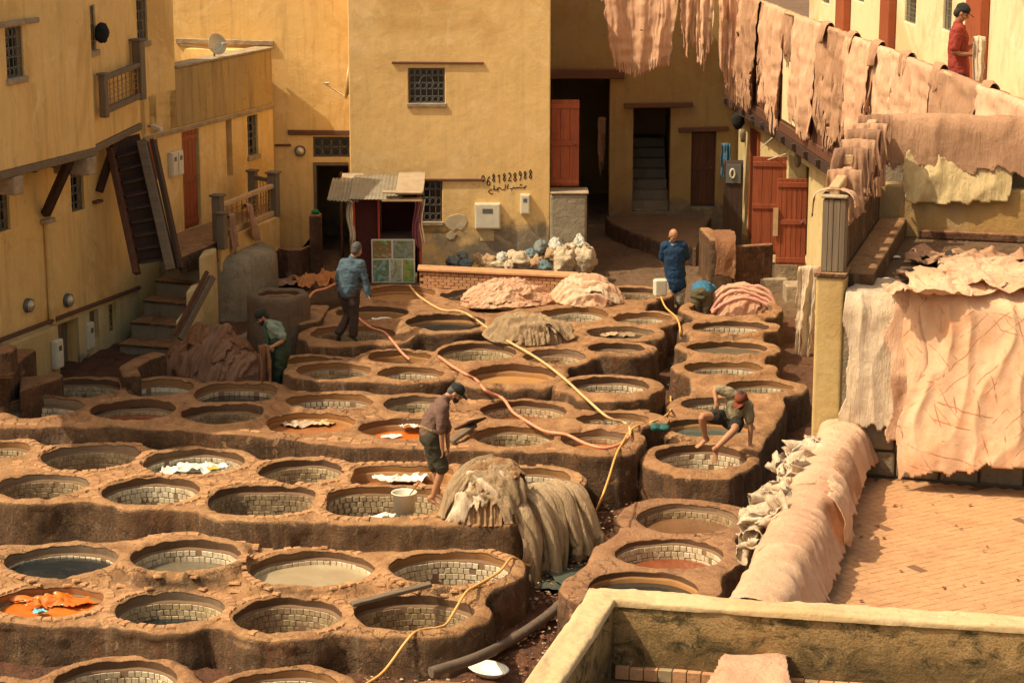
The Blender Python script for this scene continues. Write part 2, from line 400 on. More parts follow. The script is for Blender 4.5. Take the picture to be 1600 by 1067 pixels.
M['hose_t'] = plain('tan_hose', (.72, .45, .20), .5, vary=.1)
M['pipe'] = plain('grey_drain_pipe', (.16, .115, .08), .6, vary=.4, bump=.004)
LQ = {
 'blue': liquid('indigo_liquor', (.010, .015, .019), (.018, .023, .024), .06, (.05, .055, .05)),
 'grey': liquid('grey_liquor', (.13, .105, .07), (.17, .14, .09), .07, (.26, .21, .14)),
 'milk': liquid('milky_lime_liquor', (.36, .28, .165), (.43, .34, .21), .10, (.54, .45, .30)),
 'tan': liquid('tan_liquor', (.44, .23, .085), (.50, .27, .10), .12),
 'brown': liquid('brown_liquor', (.15, .075, .035), (.22, .11, .05), .07, (.33, .20, .11)),
 'red': liquid('madder_red_liquor', (.19, .050, .020), (.25, .075, .028), .07, (.34, .13, .07)),
 'dark': liquid('dark_liquor', (.022, .024, .022), (.035, .035, .028), .07, (.10, .08, .055)),
 'teal': liquid('teal_liquor', (.06, .08, .065), (.09, .11, .085), .07, (.18, .19, .14)),
 'orange': liquid('orange_liquor', (.52, .135, .02), (.62, .19, .03), .1),
 'rust': liquid('rusty_liquor', (.36, .13, .045), (.42, .17, .06), .12),
}
def scored():
    n = NT('scored_pink_hide')
    big = n.noise(1.6, 5, .6, None, .4); mid = n.noise(7, 7, .7, None, .8)
    c = n.mix(n.ramp(big, [(.35, 0), (.65, 1)]), (.68, .445, .275), (.57, .345, .20)); c = n.mix(n.ramp(mid, [(.5, 0), (.75, .5)]), c, (.62, .30, .15))
    c = n.mix(n.ramp(n.noise(2.6, 8, .8, None, 1.4), [(.50, 0), (.64, .75)]), c, (.70, .30, .14))
    # red-brown blade marks crossing the flesh side
    wv = n.addv(n.pos, n.scalev(n.noise(2.2, 3, .6, None, 0, True), .13, .13, .13))
    X, Y, Z = n.sep(wv)[:3]
    ls = []
    for (ax, az, k, off) in ((1.0, .25, 5.2, 0.), (.2, 1.0, 6.0, 7.), (.8, -.75, 7.5, 3.), (.9, .7, 8.5, 11.)):
        f = n.math('FRACT', n.math('MULTIPLY', n.math('ADD', n.math('MULTIPLY', X, ax), n.math('MULTIPLY', Z, az)), k))
        ls.append(n.math('MULTIPLY', n.ramp(n.math('ABSOLUTE', n.math('SUBTRACT', f, .5)), [(.0, 1), (.06, 0)]), n.ramp(n.noise(2.6, 4, .6, n.addv(n.pos, (off, off*.5, 1.))), [(.53, 0), (.58, .9)])))
    l = n.math('MAXIMUM', n.math('MAXIMUM', ls[0], ls[1]), n.math('MAXIMUM', ls[2], ls[3]))
    c = n.mix(l, c, (.30, .095, .045))
    h = n.math('ADD', n.math('MULTIPLY', mid, .7), n.math('MULTIPLY', n.noise(60, 5, .7), .6))
    return n.done(c, .85, n.bump(h, .009), .25)
M['hide_scored'] = scored()
M['hide_ochre'] = hide_mat('ochre_mottled_hide', (.52, .31, .15), (.42, .22, .10), (.25, .12, .055), (.70, .56, .36), bump=.02)
M['hide_greyl'] = hide_mat('light_beige_hide', (.64, .47, .28), (.54, .37, .21), (.26, .16, .09), bump=.02)
M['hide_orange'] = hide_mat('orange_brown_hide', (.62, .26, .08), (.50, .19, .06), (.28, .11, .05))
M['denim'] = cloth_mat('blue_denim', (.08, .17, .24))
M['hide_brown2'] = hide_mat('dull_brown_hide', (.38, .21, .125), (.29, .155, .09), (.17, .085, .045))

def mossy():
    n = NT('moss_stained_parapet'); z = n.sep(n.pos)[2]
    a = n.noise(1.6, 8, .7); b = n.noise(6, 9, .78); f = n.noise(60, 4, .7)
    c = n.mix(n.ramp(a, [(.38, 0), (.62, 1)]), (.52, .335, .14), (.40, .245, .095))
    low = n.ramp(n.math('ADD', n.math('MULTIPLY', n.math('SUBTRACT', z, 3.75), 1.6), n.math('MULTIPLY', n.math('SUBTRACT', b, .5), 1.6)), [(.15, 1), (.55, 0)])
    c = n.mix(n.math('MULTIPLY', low, .75), c, (.13, .085, .035))
    c = n.mix(n.ramp(n.noise(3.2, 10, .82, n.scalev(n.pos, 1, 1, 1.6), .6), [(.50, 0), (.60, .92)]), c, (.045, .040, .014))
    c = n.mix(n.ramp(b, [(.60, 0), (.70, .8)]), c, (.60, .45, .22))
    c = n.mix(n.ramp(f, [(.35, .5), (.5, 0)]), c, (.10, .07, .03))
    return n.done(c, .92, n.bump(n.math('ADD', n.math('MULTIPLY', b, 2.0), f), .02))
MOSS = mossy()

M['lip_dark'] = plaster('vat_lip_dark_render', (.17, .095, .05), (.115, .065, .036), (.05, .03, .018), .7, bump=.01, streak=.7)
M['lip_grey'] = plaster('vat_lip_grey_render', (.30, .215, .135), (.22, .15, .09), (.10, .06, .035), .6, bump=.01, streak=.6)
M['tile_mid'] = stonepiece('yellowed_tile', (.62, .50, .29), (.44, .33, .18), (.17, .09, .045), .003, .85, .35, .5)
M['drum'] = plaster('drum_render', (.17, .115, .07), (.12, .08, .05), (.05, .035, .025), .8, bump=.03, streak=.6)

M['bay'] = plaster('mottled_bay_render', (.36, .30, .20), (.19, .155, .10), (.07, .055, .035), .8, 2.6, bump=.03, streak=.7)

M['floor_brick'] = stonepiece('floor_brick', (.54, .30, .145), (.50, .265, .125), (.28, .145, .07), .004, .5)
# ------------------------------------------------------------------ the dyeing pits
def gz(y):                       # level of the muddy yard between the terraces, rising away
    return np.interp(y, [0, 25.0, 28.5, 33.0, 38.0, 41.0, 60.0], [0.0, 0.0, 0.45, 0.85, 1.2, 1.42, 1.55])
class Vat:
    def __init__(s, px, py, w, z, liq=None, lev=.45, sq=2.0, asp=1.0, rim=.17, tiles=1, near=0, label='', dep=None, raise_=.03, extra=None):
        s.c = at(px, py, z); s.z = z; s.r = w/2/pxm(s.c); s.ry = s.r*asp*.96; s.liq = liq; s.lev = lev*.64; s.sq = sq; s.rim = rim
        s.tiles = tiles; s.near = near; s.label = label; s.raise_ = raise_; s.extra = extra
        s.ph = (px*.37+py*.11) % 6.28
        s.dep = dep if dep else .8
    def sdf(s, x, y, grow=0.0):
        qx, qy = (x-s.c.x), (y-s.c.y); th = np.arctan2(qy, qx)
        w = 1+.018*np.sin(3*th+s.ph)+.012*np.sin(5*th+2*s.ph)
        qx = qx/(s.r*w); qy = qy/(s.ry*w)
        n = (np.abs(qx)**s.sq+np.abs(qy)**s.sq)**(1/s.sq)
        return (n-1)*min(s.r, s.ry) - grow
def poly_sdf(x, y, P):
    d = np.full(x.shape, 1e9); ins = np.zeros(x.shape, bool); n = len(P)
    for i in range(n):
        ax, ay = P[i]; bx, by = P[(i+1) % n]; ex, ey = bx-ax, by-ay
        t = np.clip(((x-ax)*ex+(y-ay)*ey)/(ex*ex+ey*ey+1e-12), 0, 1)
        d = np.minimum(d, np.hypot(x-ax-t*ex, y-ay-t*ey))
        c = ((ay > y) != (by > y)) & (x < (bx-ax)*(y-ay)/((by-ay) if abs(by-ay) > 1e-9 else 1e-9)+ax)
        ins ^= c
    return np.where(ins, -d, d)
def smin(a, b, k):
    h = np.clip(.5+.5*(b-a)/k, 0, 1); return b*(1-h)+a*h-k*h*(1-h)
ALL = []
class Cluster:
    def __init__(s, name, vats, poly_px, z, m, label, rnd=.18, cell=.045, base=None, paved=False, kk=.3):
        s.name, s.vats, s.z, s.m, s.label, s.cell, s.rnd, s.kk = name, vats, z, m, label, cell, rnd, kk
        s.poly = [tuple(at(a, b, z)[:2]) for a, b in poly_px] if poly_px else None
        s.base = base; s.paved = paved; ALL.append(s)
    def outer(s, x, y):
        wx = x+.05*vnoise(x*1.3, y*1.3, 0, 3)+.02*vnoise(x*4, y*4, 0, 5); wy = y+.05*vnoise(x*1.3, y*1.3, 7, 4)+.02*vnoise(x*4, y*4, 9, 6)
        d = None
        for v in s.vats:
            e = v.sdf(wx, wy, v.rim)
            d = e if d is None else smin(d, e, s.kk)
        if s.poly:
            e = poly_sdf(wx, wy, s.poly)-s.rnd+.16
            d = e if d is None else smin(d, e, s.kk*.4)
        return d
    def Fm(s, x, y):
        o = s.outer(x, y)
        for v in s.vats: o = np.maximum(o, -v.sdf(x, y))
        return o
    def height(s, x, y):
        num = 0; den = 0; rs = 0
        for v in s.vats:
            d = np.maximum(v.sdf(x, y), 0); w = 1/(d+.12)**6
            num = num+w*v.z; den = den+w; rs = np.maximum(rs, v.raise_*np.exp(-((d)/.16)**4))
        h = num/den if s.vats else s.z
        return h+rs+.014*fbm(x*2.1, y*2.1, 0, 9)+.012*fbm(x*7, y*7, 0, 21, 3)*np.minimum(1.0, .45+rs/.03)
    def build(s):
        xs = [v.c.x+a*(v.r+.5) for v in s.vats for a in (-1, 1)]; ys = [v.c.y+a*(v.ry+.5) for v in s.vats for a in (-1, 1)]
        if s.poly: xs += [p[0]+a for p in s.poly for a in (-.4, .4)]; ys += [p[1]+a for p in s.poly for a in (-.4, .4)]
        h = s.cell; X0, X1, Y0, Y1 = min(xs), max(xs), min(ys), max(ys)
        nx = int((X1-X0)/h)+2; ny = int((Y1-Y0)/h)+2
        gx, gy = np.meshgrid(X0+np.arange(nx)*h, Y0+np.arange(ny)*h)
        cx, cy = gx[:-1, :-1]+h/2, gy[:-1, :-1]+h/2
        keep = s.Fm(cx, cy) < 0
        idx = np.arange(nx*ny).reshape(ny, nx)
        q = np.stack([idx[:-1, :-1], idx[:-1, 1:], idx[1:, 1:], idx[1:, :-1]], -1)[keep]
        # boundary edges
        E = np.concatenate([q[:, [0, 1]], q[:, [1, 2]], q[:, [2, 3]], q[:, [3, 0]]]); own = np.tile(np.arange(len(q)), 4)
        key = np.minimum(E[:, 0], E[:, 1]).astype(np.int64)*(nx*ny)+np.maximum(E[:, 0], E[:, 1])
        u, inv, cnt = np.unique(key, return_inverse=True, return_counts=True)
        bd = cnt[inv] == 1; BE = E[bd]; BO = own[bd]
        px_, py_ = gx.ravel().copy(), gy.ravel().copy()
        bv = np.unique(BE); bx, by = px_[bv].copy(), py_[bv].copy(); e = 1e-3
        for it in range(5):
            f = s.Fm(bx, by); fx = (s.Fm(bx+e, by)-f)/e; fy = (s.Fm(bx, by+e)-f)/e; g2 = np.maximum(fx*fx+fy*fy, .15)
            mx, my = -f*fx/g2, -f*fy/g2; ml = np.hypot(mx, my); k = np.minimum(1, h*.7/(ml+1e-9)); bx += mx*k; by += my*k
        px_[bv], py_[bv] = bx, by
        f = s.Fm(bx, by); fx = (s.Fm(bx+e, by)-f)/e; fy = (s.Fm(bx, by+e)-f)/e; gl = np.hypot(fx, fy)+1e-9; fx /= gl; fy /= gl
        # hole or outer boundary?
        so = s.outer(bx, by); hs = np.stack([v.sdf(bx, by) for v in s.vats]) if s.vats else np.full((1, len(bx)), 9.0)
        hidx = hs.argmin(0); hole = hs.min(0) < np.abs(so)
        # vertices
        zt = s.height(px_, py_)
        d_in = np.minimum(np.abs(s.Fm(px_, py_)), .2)
        chip = .022*np.maximum(0, fbm(px_*5, py_*5, 2, 33, 2))*np.exp(-d_in/.05)
        zt = zt-.012*np.exp(-(d_in/.02)**1)-chip
        V = [np.stack([px_, py_, zt], -1)]; nV = nx*ny
        pos = -np.ones(nx*ny, int); pos[bv] = np.arange(len(bv))
        faces = [q]; owner_c = []
        hc = np.stack([v.sdf(px_[q].mean(1), py_[q].mean(1)) for v in s.vats]) if s.vats else np.full((1, len(q)), 9.0)
        ow = np.where(hc.min(0) < np.array([v.rim for v in s.vats] or [0])[hc.argmin(0)], hc.argmin(0), -1)
        owners = [ow]; fmat = [np.zeros(len(q), int)]
        zb_out = (gz(by)-.15) if s.base is None else np.full(len(by), s.base)
        zt_b = zt[bv]
        ts = [0, .015, .04, .09, .17, .27, .38, .5, .64, .8, 1.0]
        prev = bv.copy()
        a, b = pos[BE[:, 0]], pos[BE[:, 1]]
        for k in range(1, len(ts)):
            t = ts[k]
            drop_out = np.where(t < .1, t*1.0, 0)
            hgt = np.maximum(zt_b-zb_out, .1)
            zo = zt_b-np.minimum(t*1.0 if t < .1 else 1e9, hgt) if t < .1 else zt_b-hgt*t
            if t < .1: zo = zt_b-np.minimum(t, hgt)
            offo = .022*min(1, t/.03) + .05*t
            depth_h = .14
            zh = zt_b-t*depth_h
            offh = .014*min(1, t/.06)-.03*t
            z = np.where(hole, zh, zo); off = np.where(hole, offh, offo)
            nz = .026*fbm(bx*2.2, by*2.2, z*3, 41, 3)*min(1, t*6)+.016*fbm(bx*9, by*9, z*9, 43, 2)*min(1, t*10)
            off = off+np.where(hole, nz*.08, nz)
            V.append(np.stack([bx+fx*off, by+fy*off, z], -1))
            cur = nV+(k-1)*len(bv)+np.arange(len(bv))
            pa, pb = (prev[a], prev[b]); ca, cb = cur[a], cur[b]
            faces.append(np.stack([pb, pa, ca, cb], -1))
            wo = np.where(hole[a], hidx[a], -1); owners.append(wo); fmat.append(np.where(hole[a] & (k > 4), 1, 0))
            prev = cur
        V = np.concatenate(V); Fc = np.concatenate(faces); OW = np.concatenate(owners); FM = np.concatenate(fmat)
        def sub(mask, name, parent, **kw):
            f_ = Fc[mask]; uq, inv_ = np.unique(f_, return_inverse=True)
            return mesh_np(name, V[uq], inv_.reshape(f_.shape), None, parent, True, [s.m, s.lipm], FM[mask])
        s.lipm = M['lip']; t = sub(OW == -1, 'vat_terrace', None); tag(t, s.label, None, None, 'structure')
        s.obj = t
        for i, v in enumerate(s.vats):
            root = empty('dye_vat', (v.c.x, v.c.y, v.z-.4), v.label, 'vat', 'stone dyeing vats of the tannery')
            v.root = root; s.lipm = M[('lip', 'lip_dark', 'lip', 'lip_grey', 'lip_dark')[(i*3+len(s.vats)) % 5]]; sub(OW == i, 'rim', root); vat_inside(v, root, s)
tile_me = {}
def tile_mesh(w, h, t=.007):
    k = (round(w, 3), round(h, 3))
    if k not in tile_me:
        b = .005; P = []
        for (x, y, z) in [(-w/2, 0, -h/2), (w/2, 0, -h/2), (w/2, 0, h/2), (-w/2, 0, h/2), (-w/2+b, t, -h/2+b), (w/2-b, t, -h/2+b), (w/2-b, t, h/2-b), (-w/2+b, t, h/2-b)]: P.append((x, y, z))
        fs = [(4, 7, 6, 5), (0, 4, 5, 1), (1, 5, 6, 2), (2, 6, 7, 3), (3, 7, 4, 0)]
        me = bpy.data.meshes.new('tile'); me.from_pydata(P, [], fs); me.update(); tile_me[k] = me
    return tile_me[k]
LIP = .10
def vat_inside(v, root, cl):
    n = 64; ls = []; rr = .03
    zt = v.z-LIP; zb = v.z-v.dep
    def pt(th, off, z):
        c_, s_ = math.cos(th), math.sin(th)
        w = 1+.018*math.sin(3*th+v.ph)+.012*math.sin(5*th+2*v.ph)
        k = (abs(c_)**v.sq+abs(s_)**v.sq)**(-1/v.sq)
        x, y = c_*k*v.r*w, s_*k*v.ry*w; L_ = math.hypot(x, y)
        return (v.c.x+x*(1+off/L_), v.c.y+y*(1+off/L_), z)
    rings = [(.03, zt+.02), (-rr+.008, zt+.004), (-rr, zt-.012), (-rr-.01, zt-.3), (-rr-.03, zb+.04), (-rr-.07, zb)]
    V = [pt(2*math.pi*k/n, o, z+(.006*math.sin(7*k+v.ph) if i < 3 else 0)) for i, (o, z) in enumerate(rings) for k in range(n)]
    V.append((v.c.x, v.c.y, zb-.02)); Fq = []
    for i in range(len(rings)-1):
        for k in range(n): Fq.append((i*n+k, i*n+(k+1) % n, (i+1)*n+(k+1) % n, (i+1)*n+k))
    bse = (len(rings)-1)*n
    for k in range(0, n, 2): Fq.append((bse+k, bse+(k+1) % n, bse+(k+2) % n, n*len(rings)))
    mesh_np('lining', V, Fq, M['mortar'] if v.tiles else M['lip'], root)
    zl = v.z-v.lev if v.liq else zb
    # tiles
    if v.tiles:
        thm = {1: ('tile', 'tile_mid')[int(v.ph*3) % 2 if not (v.label.find('cream') >= 0 or v.label.find('sunlit') >= 0) else 0], 2: 'tile_dark'}[v.tiles]; rh = .077; tw = .08
        rows = min(7, max(0, int((zt-.01-zl)/rh)+1)); per = 2*math.pi*(v.r+v.ry)/2; nc = int(per/tw)
        data = []
        for j in range(rows):
            zc = zt-.012-rh*(j+.5)
            if zc-rh/2 < zb: break
            for i in range(nc):
                th = 2*math.pi*(i+.5*(j % 2)*.6+.11*j)/nc
                if rng.random() < .03: continue
                p = Vector(pt(th, -rr-.002-.004*j*.2, zc)); q = Vector(pt(th+.01, -rr-.002-.004*j*.2, zc))
                t = (q-p).normalized(); nn = Vector((-t.y, t.x, 0))
                if nn.dot(v.c-p) < 0: nn = -nn
                jx = Vector((rng.uniform(-.004, .004), rng.uniform(-.004, .004), rng.uniform(-.005, .005)))
                data.append((th, p+jx+nn*rng.uniform(-.002, .003), t, nn, rng.uniform(-.05, .05)))
        if data:
            wj = per/nc*.93
            me = tile_mesh(wj, rh*.93)
            if not me.materials: me.materials.append(M['tile'])
            single = []
            if v.near:
                single = [d for d in data if .05 < d[0] % (2*math.pi) < 3.1][:295]
                ss = set(id(d) for d in single)
                mm = me if thm == 'tile' else None
                if mm is None:
                    kk = (me.name, thm)
                    if kk not in tile_me: tile_me[kk] = me.copy(); tile_me[kk].materials.clear(); tile_me[kk].materials.append(M[thm])
                    mm = tile_me[kk]
                for d in single:
                    o = bpy.data.objects.new('tile', mm); col.objects.link(o); o.parent = root
                    o.location = d[1]-root.location
                    Rm = Matrix((d[2], d[3], Vector((0, 0, 1)))).transposed(); o.rotation_euler = (Rm @ Matrix.Rotation(d[4], 3, 'Y')).to_euler()
                data = [d for d in data if id(d) not in ss]
            if data:
                base = np.array([tuple(x.co) for x in me.vertices]); fb = [tuple(p.vertices) for p in me.polygons]
                VV = []; FF = []
                for d in data:
                    Rm = np.array(Matrix((d[2], d[3], Vector((0, 0, 1)))).transposed() @ Matrix.Rotation(d[4], 3, 'Y'))
                    b = len(VV)*8; VV.append(base @ Rm.T+np.array(d[1])); FF += [[i+b for i in f] for f in fb]
                o = mesh_np('tile_lining', np.concatenate(VV), FF, M[thm], root, False); o['kind'] = 'stuff'
    if v.liq:
        V = [(v.c.x, v.c.y, zl)]; nr = 6
        for i in range(1, nr+1):
            for k in range(n):
                p = pt(2*math.pi*k/n, -rr-.005, zl); f = i/nr
                V.append((v.c.x+(p[0]-v.c.x)*f, v.c.y+(p[1]-v.c.y)*f, zl))
        tri = [(0, 1+k, 1+(k+1) % n) for k in range(n)]
        q = [(1+(i-1)*n+k, 1+i*n+k, 1+i*n+(k+1) % n, 1+(i-1)*n+(k+1) % n) for i in range(1, nr) for k in range(n)]
        me = bpy.data.meshes.new('liquid'); me.from_pydata(V, [], tri+q); me.materials.append(LQ[v.liq])
        me.polygons.foreach_set('use_smooth', np.ones(len(me.polygons), bool)); me.update()
        o = bpy.data.objects.new('liquid', me); link(o, root); keep_world(o, root)
V_ = Vat
# foreground row, low
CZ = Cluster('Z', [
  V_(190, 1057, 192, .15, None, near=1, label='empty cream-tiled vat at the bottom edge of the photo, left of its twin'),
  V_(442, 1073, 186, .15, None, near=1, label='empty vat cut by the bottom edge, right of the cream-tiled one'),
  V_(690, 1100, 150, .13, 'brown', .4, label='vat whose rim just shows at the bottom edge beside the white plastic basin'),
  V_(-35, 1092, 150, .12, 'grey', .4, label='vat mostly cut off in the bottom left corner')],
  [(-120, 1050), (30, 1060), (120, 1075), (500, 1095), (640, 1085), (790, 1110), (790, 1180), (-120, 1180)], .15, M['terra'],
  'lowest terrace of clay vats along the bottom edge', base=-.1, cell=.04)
CA = Cluster('A', [
  V_(94, 881, 178, .60, 'blue', .22, near=1, label='indigo-filled vat at the far left of the front terrace'),
  V_(289, 872, 174, .74, 'grey', .40, near=1, label='cream-tiled vat with a low pool of grey liquor, back row of the front terrace', raise_=.05),
  V_(493, 886, 197, .62, 'milk', .26, near=1, label='milky lime vat in the middle of the front terrace'),
  V_(701, 891, 193, .64, None, near=1, label='empty sunlit tiled vat at the right end of the front terrace back row'),
  V_(78, 937, 168, .50, 'orange', .20, tiles=2, near=1, label='vat of orange liquor with wet plastic floating in it'),
  V_(264, 951, 172, .50, 'blue', .48, near=1, label='tiled vat with dark indigo at its bottom, front row of the front terrace'),
  V_(449, 963, 172, .50, None, tiles=2, near=1, label='empty brown-stained vat in the front row between indigo vat and plank'),
  V_(650, 957, 190, .50, None, tiles=2, near=1, label='empty vat crossed by the yellow hose and the loose plank', raise_=.05)],
  [(-160, 866), (0, 862), (200, 856), (400, 858), (620, 868), (740, 880), (740, 905), (690, 930), (640, 975), (420, 972), (260, 975), (120, 972), (0, 972), (-160, 972)], .5, M['terra_b'],
  'front terrace of eight clay vats', base=-.1, cell=.04, paved=True)
CB = Cluster('B', [
  V_(-8, 701, 120, 1.0, 'grey', .5, near=1, label='vat cut by the left edge in the back row of the paved terrace'),
  V_(143, 714, 156, 1.0, None, tiles=2, near=1, label='empty dirty-tiled vat, back row of the paved terrace at left'),
  V_(304, 722, 160, 1.0, 'grey', .47, near=1, label='vat with a crumpled white plastic sheet in it'),
  V_(472, 737, 142, 1.0, None, near=1, label='round empty tiled vat in the paved terrace left of the square pit'),
  V_(650, 737, 176, 1.0, 'rust', .36, sq=5, tiles=0, near=1, label='square-cornered pit of brown liquor behind the barefoot man'),
  V_(812, 745, 160, 1.0, 'teal', .30, near=1, label='vat of green liquor behind the two hide heaps'),
  V_(66, 759, 146, 1.0, None, tiles=2, near=1, label='empty vat at the left edge in the front row of the paved terrace'),
  V_(236, 768, 154, 1.0, 'grey', .60, near=1, label='clean cream-tiled vat in the front row of the paved terrace'),
  V_(410, 782, 166, 1.0, 'dark', .62, sq=3.0, tiles=2, near=1, label='square-shouldered vat with black water at its bottom'),
  V_(600, 784, 182, 1.0, 'grey', .62, sq=3.5, near=1, label='rounded square pit with a white bucket on its edge')],
  [(-160, 700), (0, 697), (250, 713), (450, 722), (700, 724), (860, 735), (880, 760), (860, 790), (800, 820), (640, 815), (500, 810), (300, 796), (120, 782), (-160, 774)], 1.0, M['terra_b'],
  'broad paved terrace of ten vats', base=.05, cell=.045, paved=True)
CC = Cluster('C', [
  V_(122, 608, 140, 1.22, 'dark', .55, tiles=1, near=0, label='dark shaded tiled vat in the back left corner by the house wall'),
  V_(250, 607, 112, 1.25, 'grey', .28, label='shallow grey vat between the corner vat and the indigo vat'),
  V_(367, 615, 132, 1.25, 'blue', .28, sq=2.6, label='indigo vat at the feet of the man in green waders'),
  V_(70, 641, 126, 1.22, 'tan', .48, tiles=1, raise_=.07, label='round-rimmed vat at the left edge with muddy water'),
  V_(211, 646, 136, 1.25, 'red', .26, tiles=2, raise_=.08, label='vat of red-brown liquor with a chipped rim'),
  V_(348, 650, 132, 1.25, None, tiles=2, raise_=.06, label='empty brown vat right of the red-brown one'),
  V_(515, 623, 138, 1.27, 'brown', .33, label='brown-water vat behind the one with white cloths'),
  V_(485, 660, 142, 1.23, 'rust', .24, tiles=0, label='vat with pale hides soaking in rusty water'),
  V_(652, 632, 108, 1.27, 'dark', .5, tiles=1, label='tiled vat right behind the barefoot man'),
  V_(630, 671, 138, 1.23, 'orange', .28, tiles=0, label='orange vat with white sacking beside the barefoot man'),
  V_(818, 640, 140, 1.28, 'red', .36, label='red-dye vat under the pink hose'),
  V_(803, 684, 140, 1.23, None, label='empty white-tiled vat with a fallen board beside it'),
  V_(957, 645, 116, 1.28, None, label='small empty cream-tiled vat under the pale hose'),
  V_(950, 689, 144, 1.23, 'rust', .30, tiles=2, label='orange-brown vat where the hoses meet')],
  [(-160, 625), (0, 620), (90, 608), (200, 606), (420, 606), (600, 618), (700, 622), (900, 632), (1015, 640), (990, 700), (850, 702), (700, 700), (540, 692), (400, 676), (250, 668), (100, 662), (-160, 660)], 1.25, M['terra'],
  'long middle terrace of fourteen vats', base=.2, cell=.05, kk=.2, paved=True)
CG = Cluster('G', [
  V_(1073, 808, 160, .75, 'brown', .34, tiles=2, near=1, raise_=.0, label='brown-water vat, farthest of the three beside the draped low wall'),
  V_(1044, 864, 172, .72, 'red', .46, near=1, raise_=.0, label='vat of low red-brown liquor, middle of the three beside the draped low wall'),
  V_(1005, 913, 174, .70, 'dark', .24, tiles=0, near=1, raise_=.0, label='grey pool vat half hidden by the near parapet, nearest of three')],
  None, .55, M['terra_g'], 'group of three round smooth-rimmed vats beside the draped low wall', base=-.2, cell=.04, kk=.5)
for v in CG.vats: v.rim = .26
CD = Cluster('D', [
  V_(522, 582, 126, 1.45, None, tiles=2, rim=.15, label='empty brown-tiled vat near the man in green waders'),
  V_(648, 579, 114, 1.45, None, rim=.15, label='empty tiled vat in front of the long wall, right of the brown-tiled one')],
  [(470, 590), (540, 597), (690, 592), (700, 584), (600, 575), (480, 578)], 1.45, M['terra'], 'low terrace of two ringed vats', base=.4, cell=.05, kk=.25)
CD2 = Cluster('D2', [
  V_(799, 588, 144, 1.45, 'tan', .24, tiles=0, rim=.16, raise_=.05, label='full tan-water vat crossed by the pink hose'),
  V_(744, 551, 130, 1.5, 'grey', .5, rim=.14, label='pale-tiled vat behind the full tan-water vat'),
  V_(625, 558, 104, 1.40, 'dark', .3, tiles=0, rim=.12, label='narrow dark pit just below the blue-shirted man'),
  V_(498, 558, 90, 1.35, 'dark', .3, tiles=0, rim=.12, label='dark grey pool right of the man in green waders'),
  V_(882, 556, 118, 1.5, 'red', .38, rim=.13, label='red-brown vat under the pale hose, right of the pale-tiled one'),
  V_(945, 541, 106, 1.55, None, tiles=2, rim=.13, label='empty shallow brown vat beside the red-brown one')],
  [(440, 565), (560, 562), (700, 575), (800, 580), (860, 570), (940, 556), (960, 545), (900, 535), (700, 545), (560, 550), (440, 550)], 1.45, M['terra'], 'middle terrace with the full tan-water vat', base=.5, cell=.05, kk=.2)
CD3 = Cluster('D3', [V_(953, 606, 130, 1.45, None, rim=.17, raise_=.04, label='free-standing drum vat with cream tiles at the middle of the yard')],
  [(905, 600), (1000, 602), (1010, 618), (960, 626), (900, 620)], 1.45, M['terra'], 'drum-shaped masonry of a single vat', base=.4, cell=.05)
CE = Cluster('E', [
  V_(697, 505, 126, 1.62, 'dark', .20, tiles=0, rim=.15, raise_=.04, label='dark-water ringed vat in the middle distance'),
  V_(582, 491, 116, 1.60, 'grey', .32, tiles=0, rim=.12, label='murky vat with pale scraps behind the blue-shirted man'),
  V_(552, 521, 134, 1.52, None, tiles=2, rim=.14, label='dim vat where the blue-shirted man steps'),
  V_(628, 459, 118, 1.62, 'tan', .22, tiles=0, rim=.14, label='tan-water vat right in front of the poster stall'),
  V_(728, 462, 94, 1.62, None, tiles=2, rim=.12, label='shallow brown vat behind the long pink hide heap'),
  V_(850, 464, 84, 1.60, 'tan', .2, tiles=0, rim=.12, label='little tan pool between the two pale hide heaps'),
  V_(770, 483, 74, 1.60, None, tiles=2, rim=.12, label='small dark vat between pink heap and dark water vat'),
  V_(900, 492, 112, 1.60, None, rim=.13, label='cream-tiled vat right of the grey hide heap'),
  V_(1000, 498, 98, 1.60, None, rim=.13, label='tiled vat left of the drain channel in the distance'),
  V_(968, 521, 108, 1.56, 'dark', .18, tiles=2, rim=.14, label='dark vat with hides floating in it'),
  V_(985, 460, 110, 1.60, None, tiles=2, rim=.12, label='shallow brown vat in front of the man in the navy polo')],
  [(480, 515), (530, 478), (585, 450), (680, 448), (860, 450), (1000, 462), (1015, 500), (1000, 522), (940, 530), (800, 520), (700, 515), (600, 528), (490, 532)], 1.6, M['terra'], 'upper terrace of eleven vats', base=.8, cell=.055, kk=.2)
CF = Cluster('F', [
  V_(1143, 483, 130, 1.66, 'red', .30, tiles=0, rim=.15, label='red-brown vat at the back of the right-hand column, by the rose hides'),
  V_(1140, 513, 122, 1.6, None, rim=.14, label='cream-tiled vat, second from the back in the right-hand column'),
  V_(1136, 545, 128, 1.48, 'grey', .14, tiles=0, rim=.14, label='brim-full grey vat in the right-hand column'),
  V_(1136, 575, 126, 1.38, 'dark', .5, rim=.14, label='dark tiled vat in front of the brim-full grey one'),
  V_(1172, 606, 128, 1.30, 'dark', .5, rim=.15, label='vat at the outer bend of the right-hand column behind the crouching man'),
  V_(1130, 632, 134, 1.20, None, rim=.15, label='cream-tiled vat behind the crouching man'),
  V_(1112, 665, 138, 1.12, 'teal', .22, tiles=0, rim=.16, label='teal-water vat under the crouching man'),
  V_(1092, 716, 152, 1.05, 'brown', .56, rim=.18, near=1, raise_=.05, label='tiled vat into which the crouching man lowers a foot')],
  [(1085, 492), (1190, 488), (1190, 560), (1225, 610), (1205, 640), (1170, 680), (1140, 700), (1060, 700), (1045, 680), (1060, 640), (1080, 590)], 1.45, M['terra'], 'column of eight vats on the right side of the yard', base=.1, cell=.05, kk=.22)
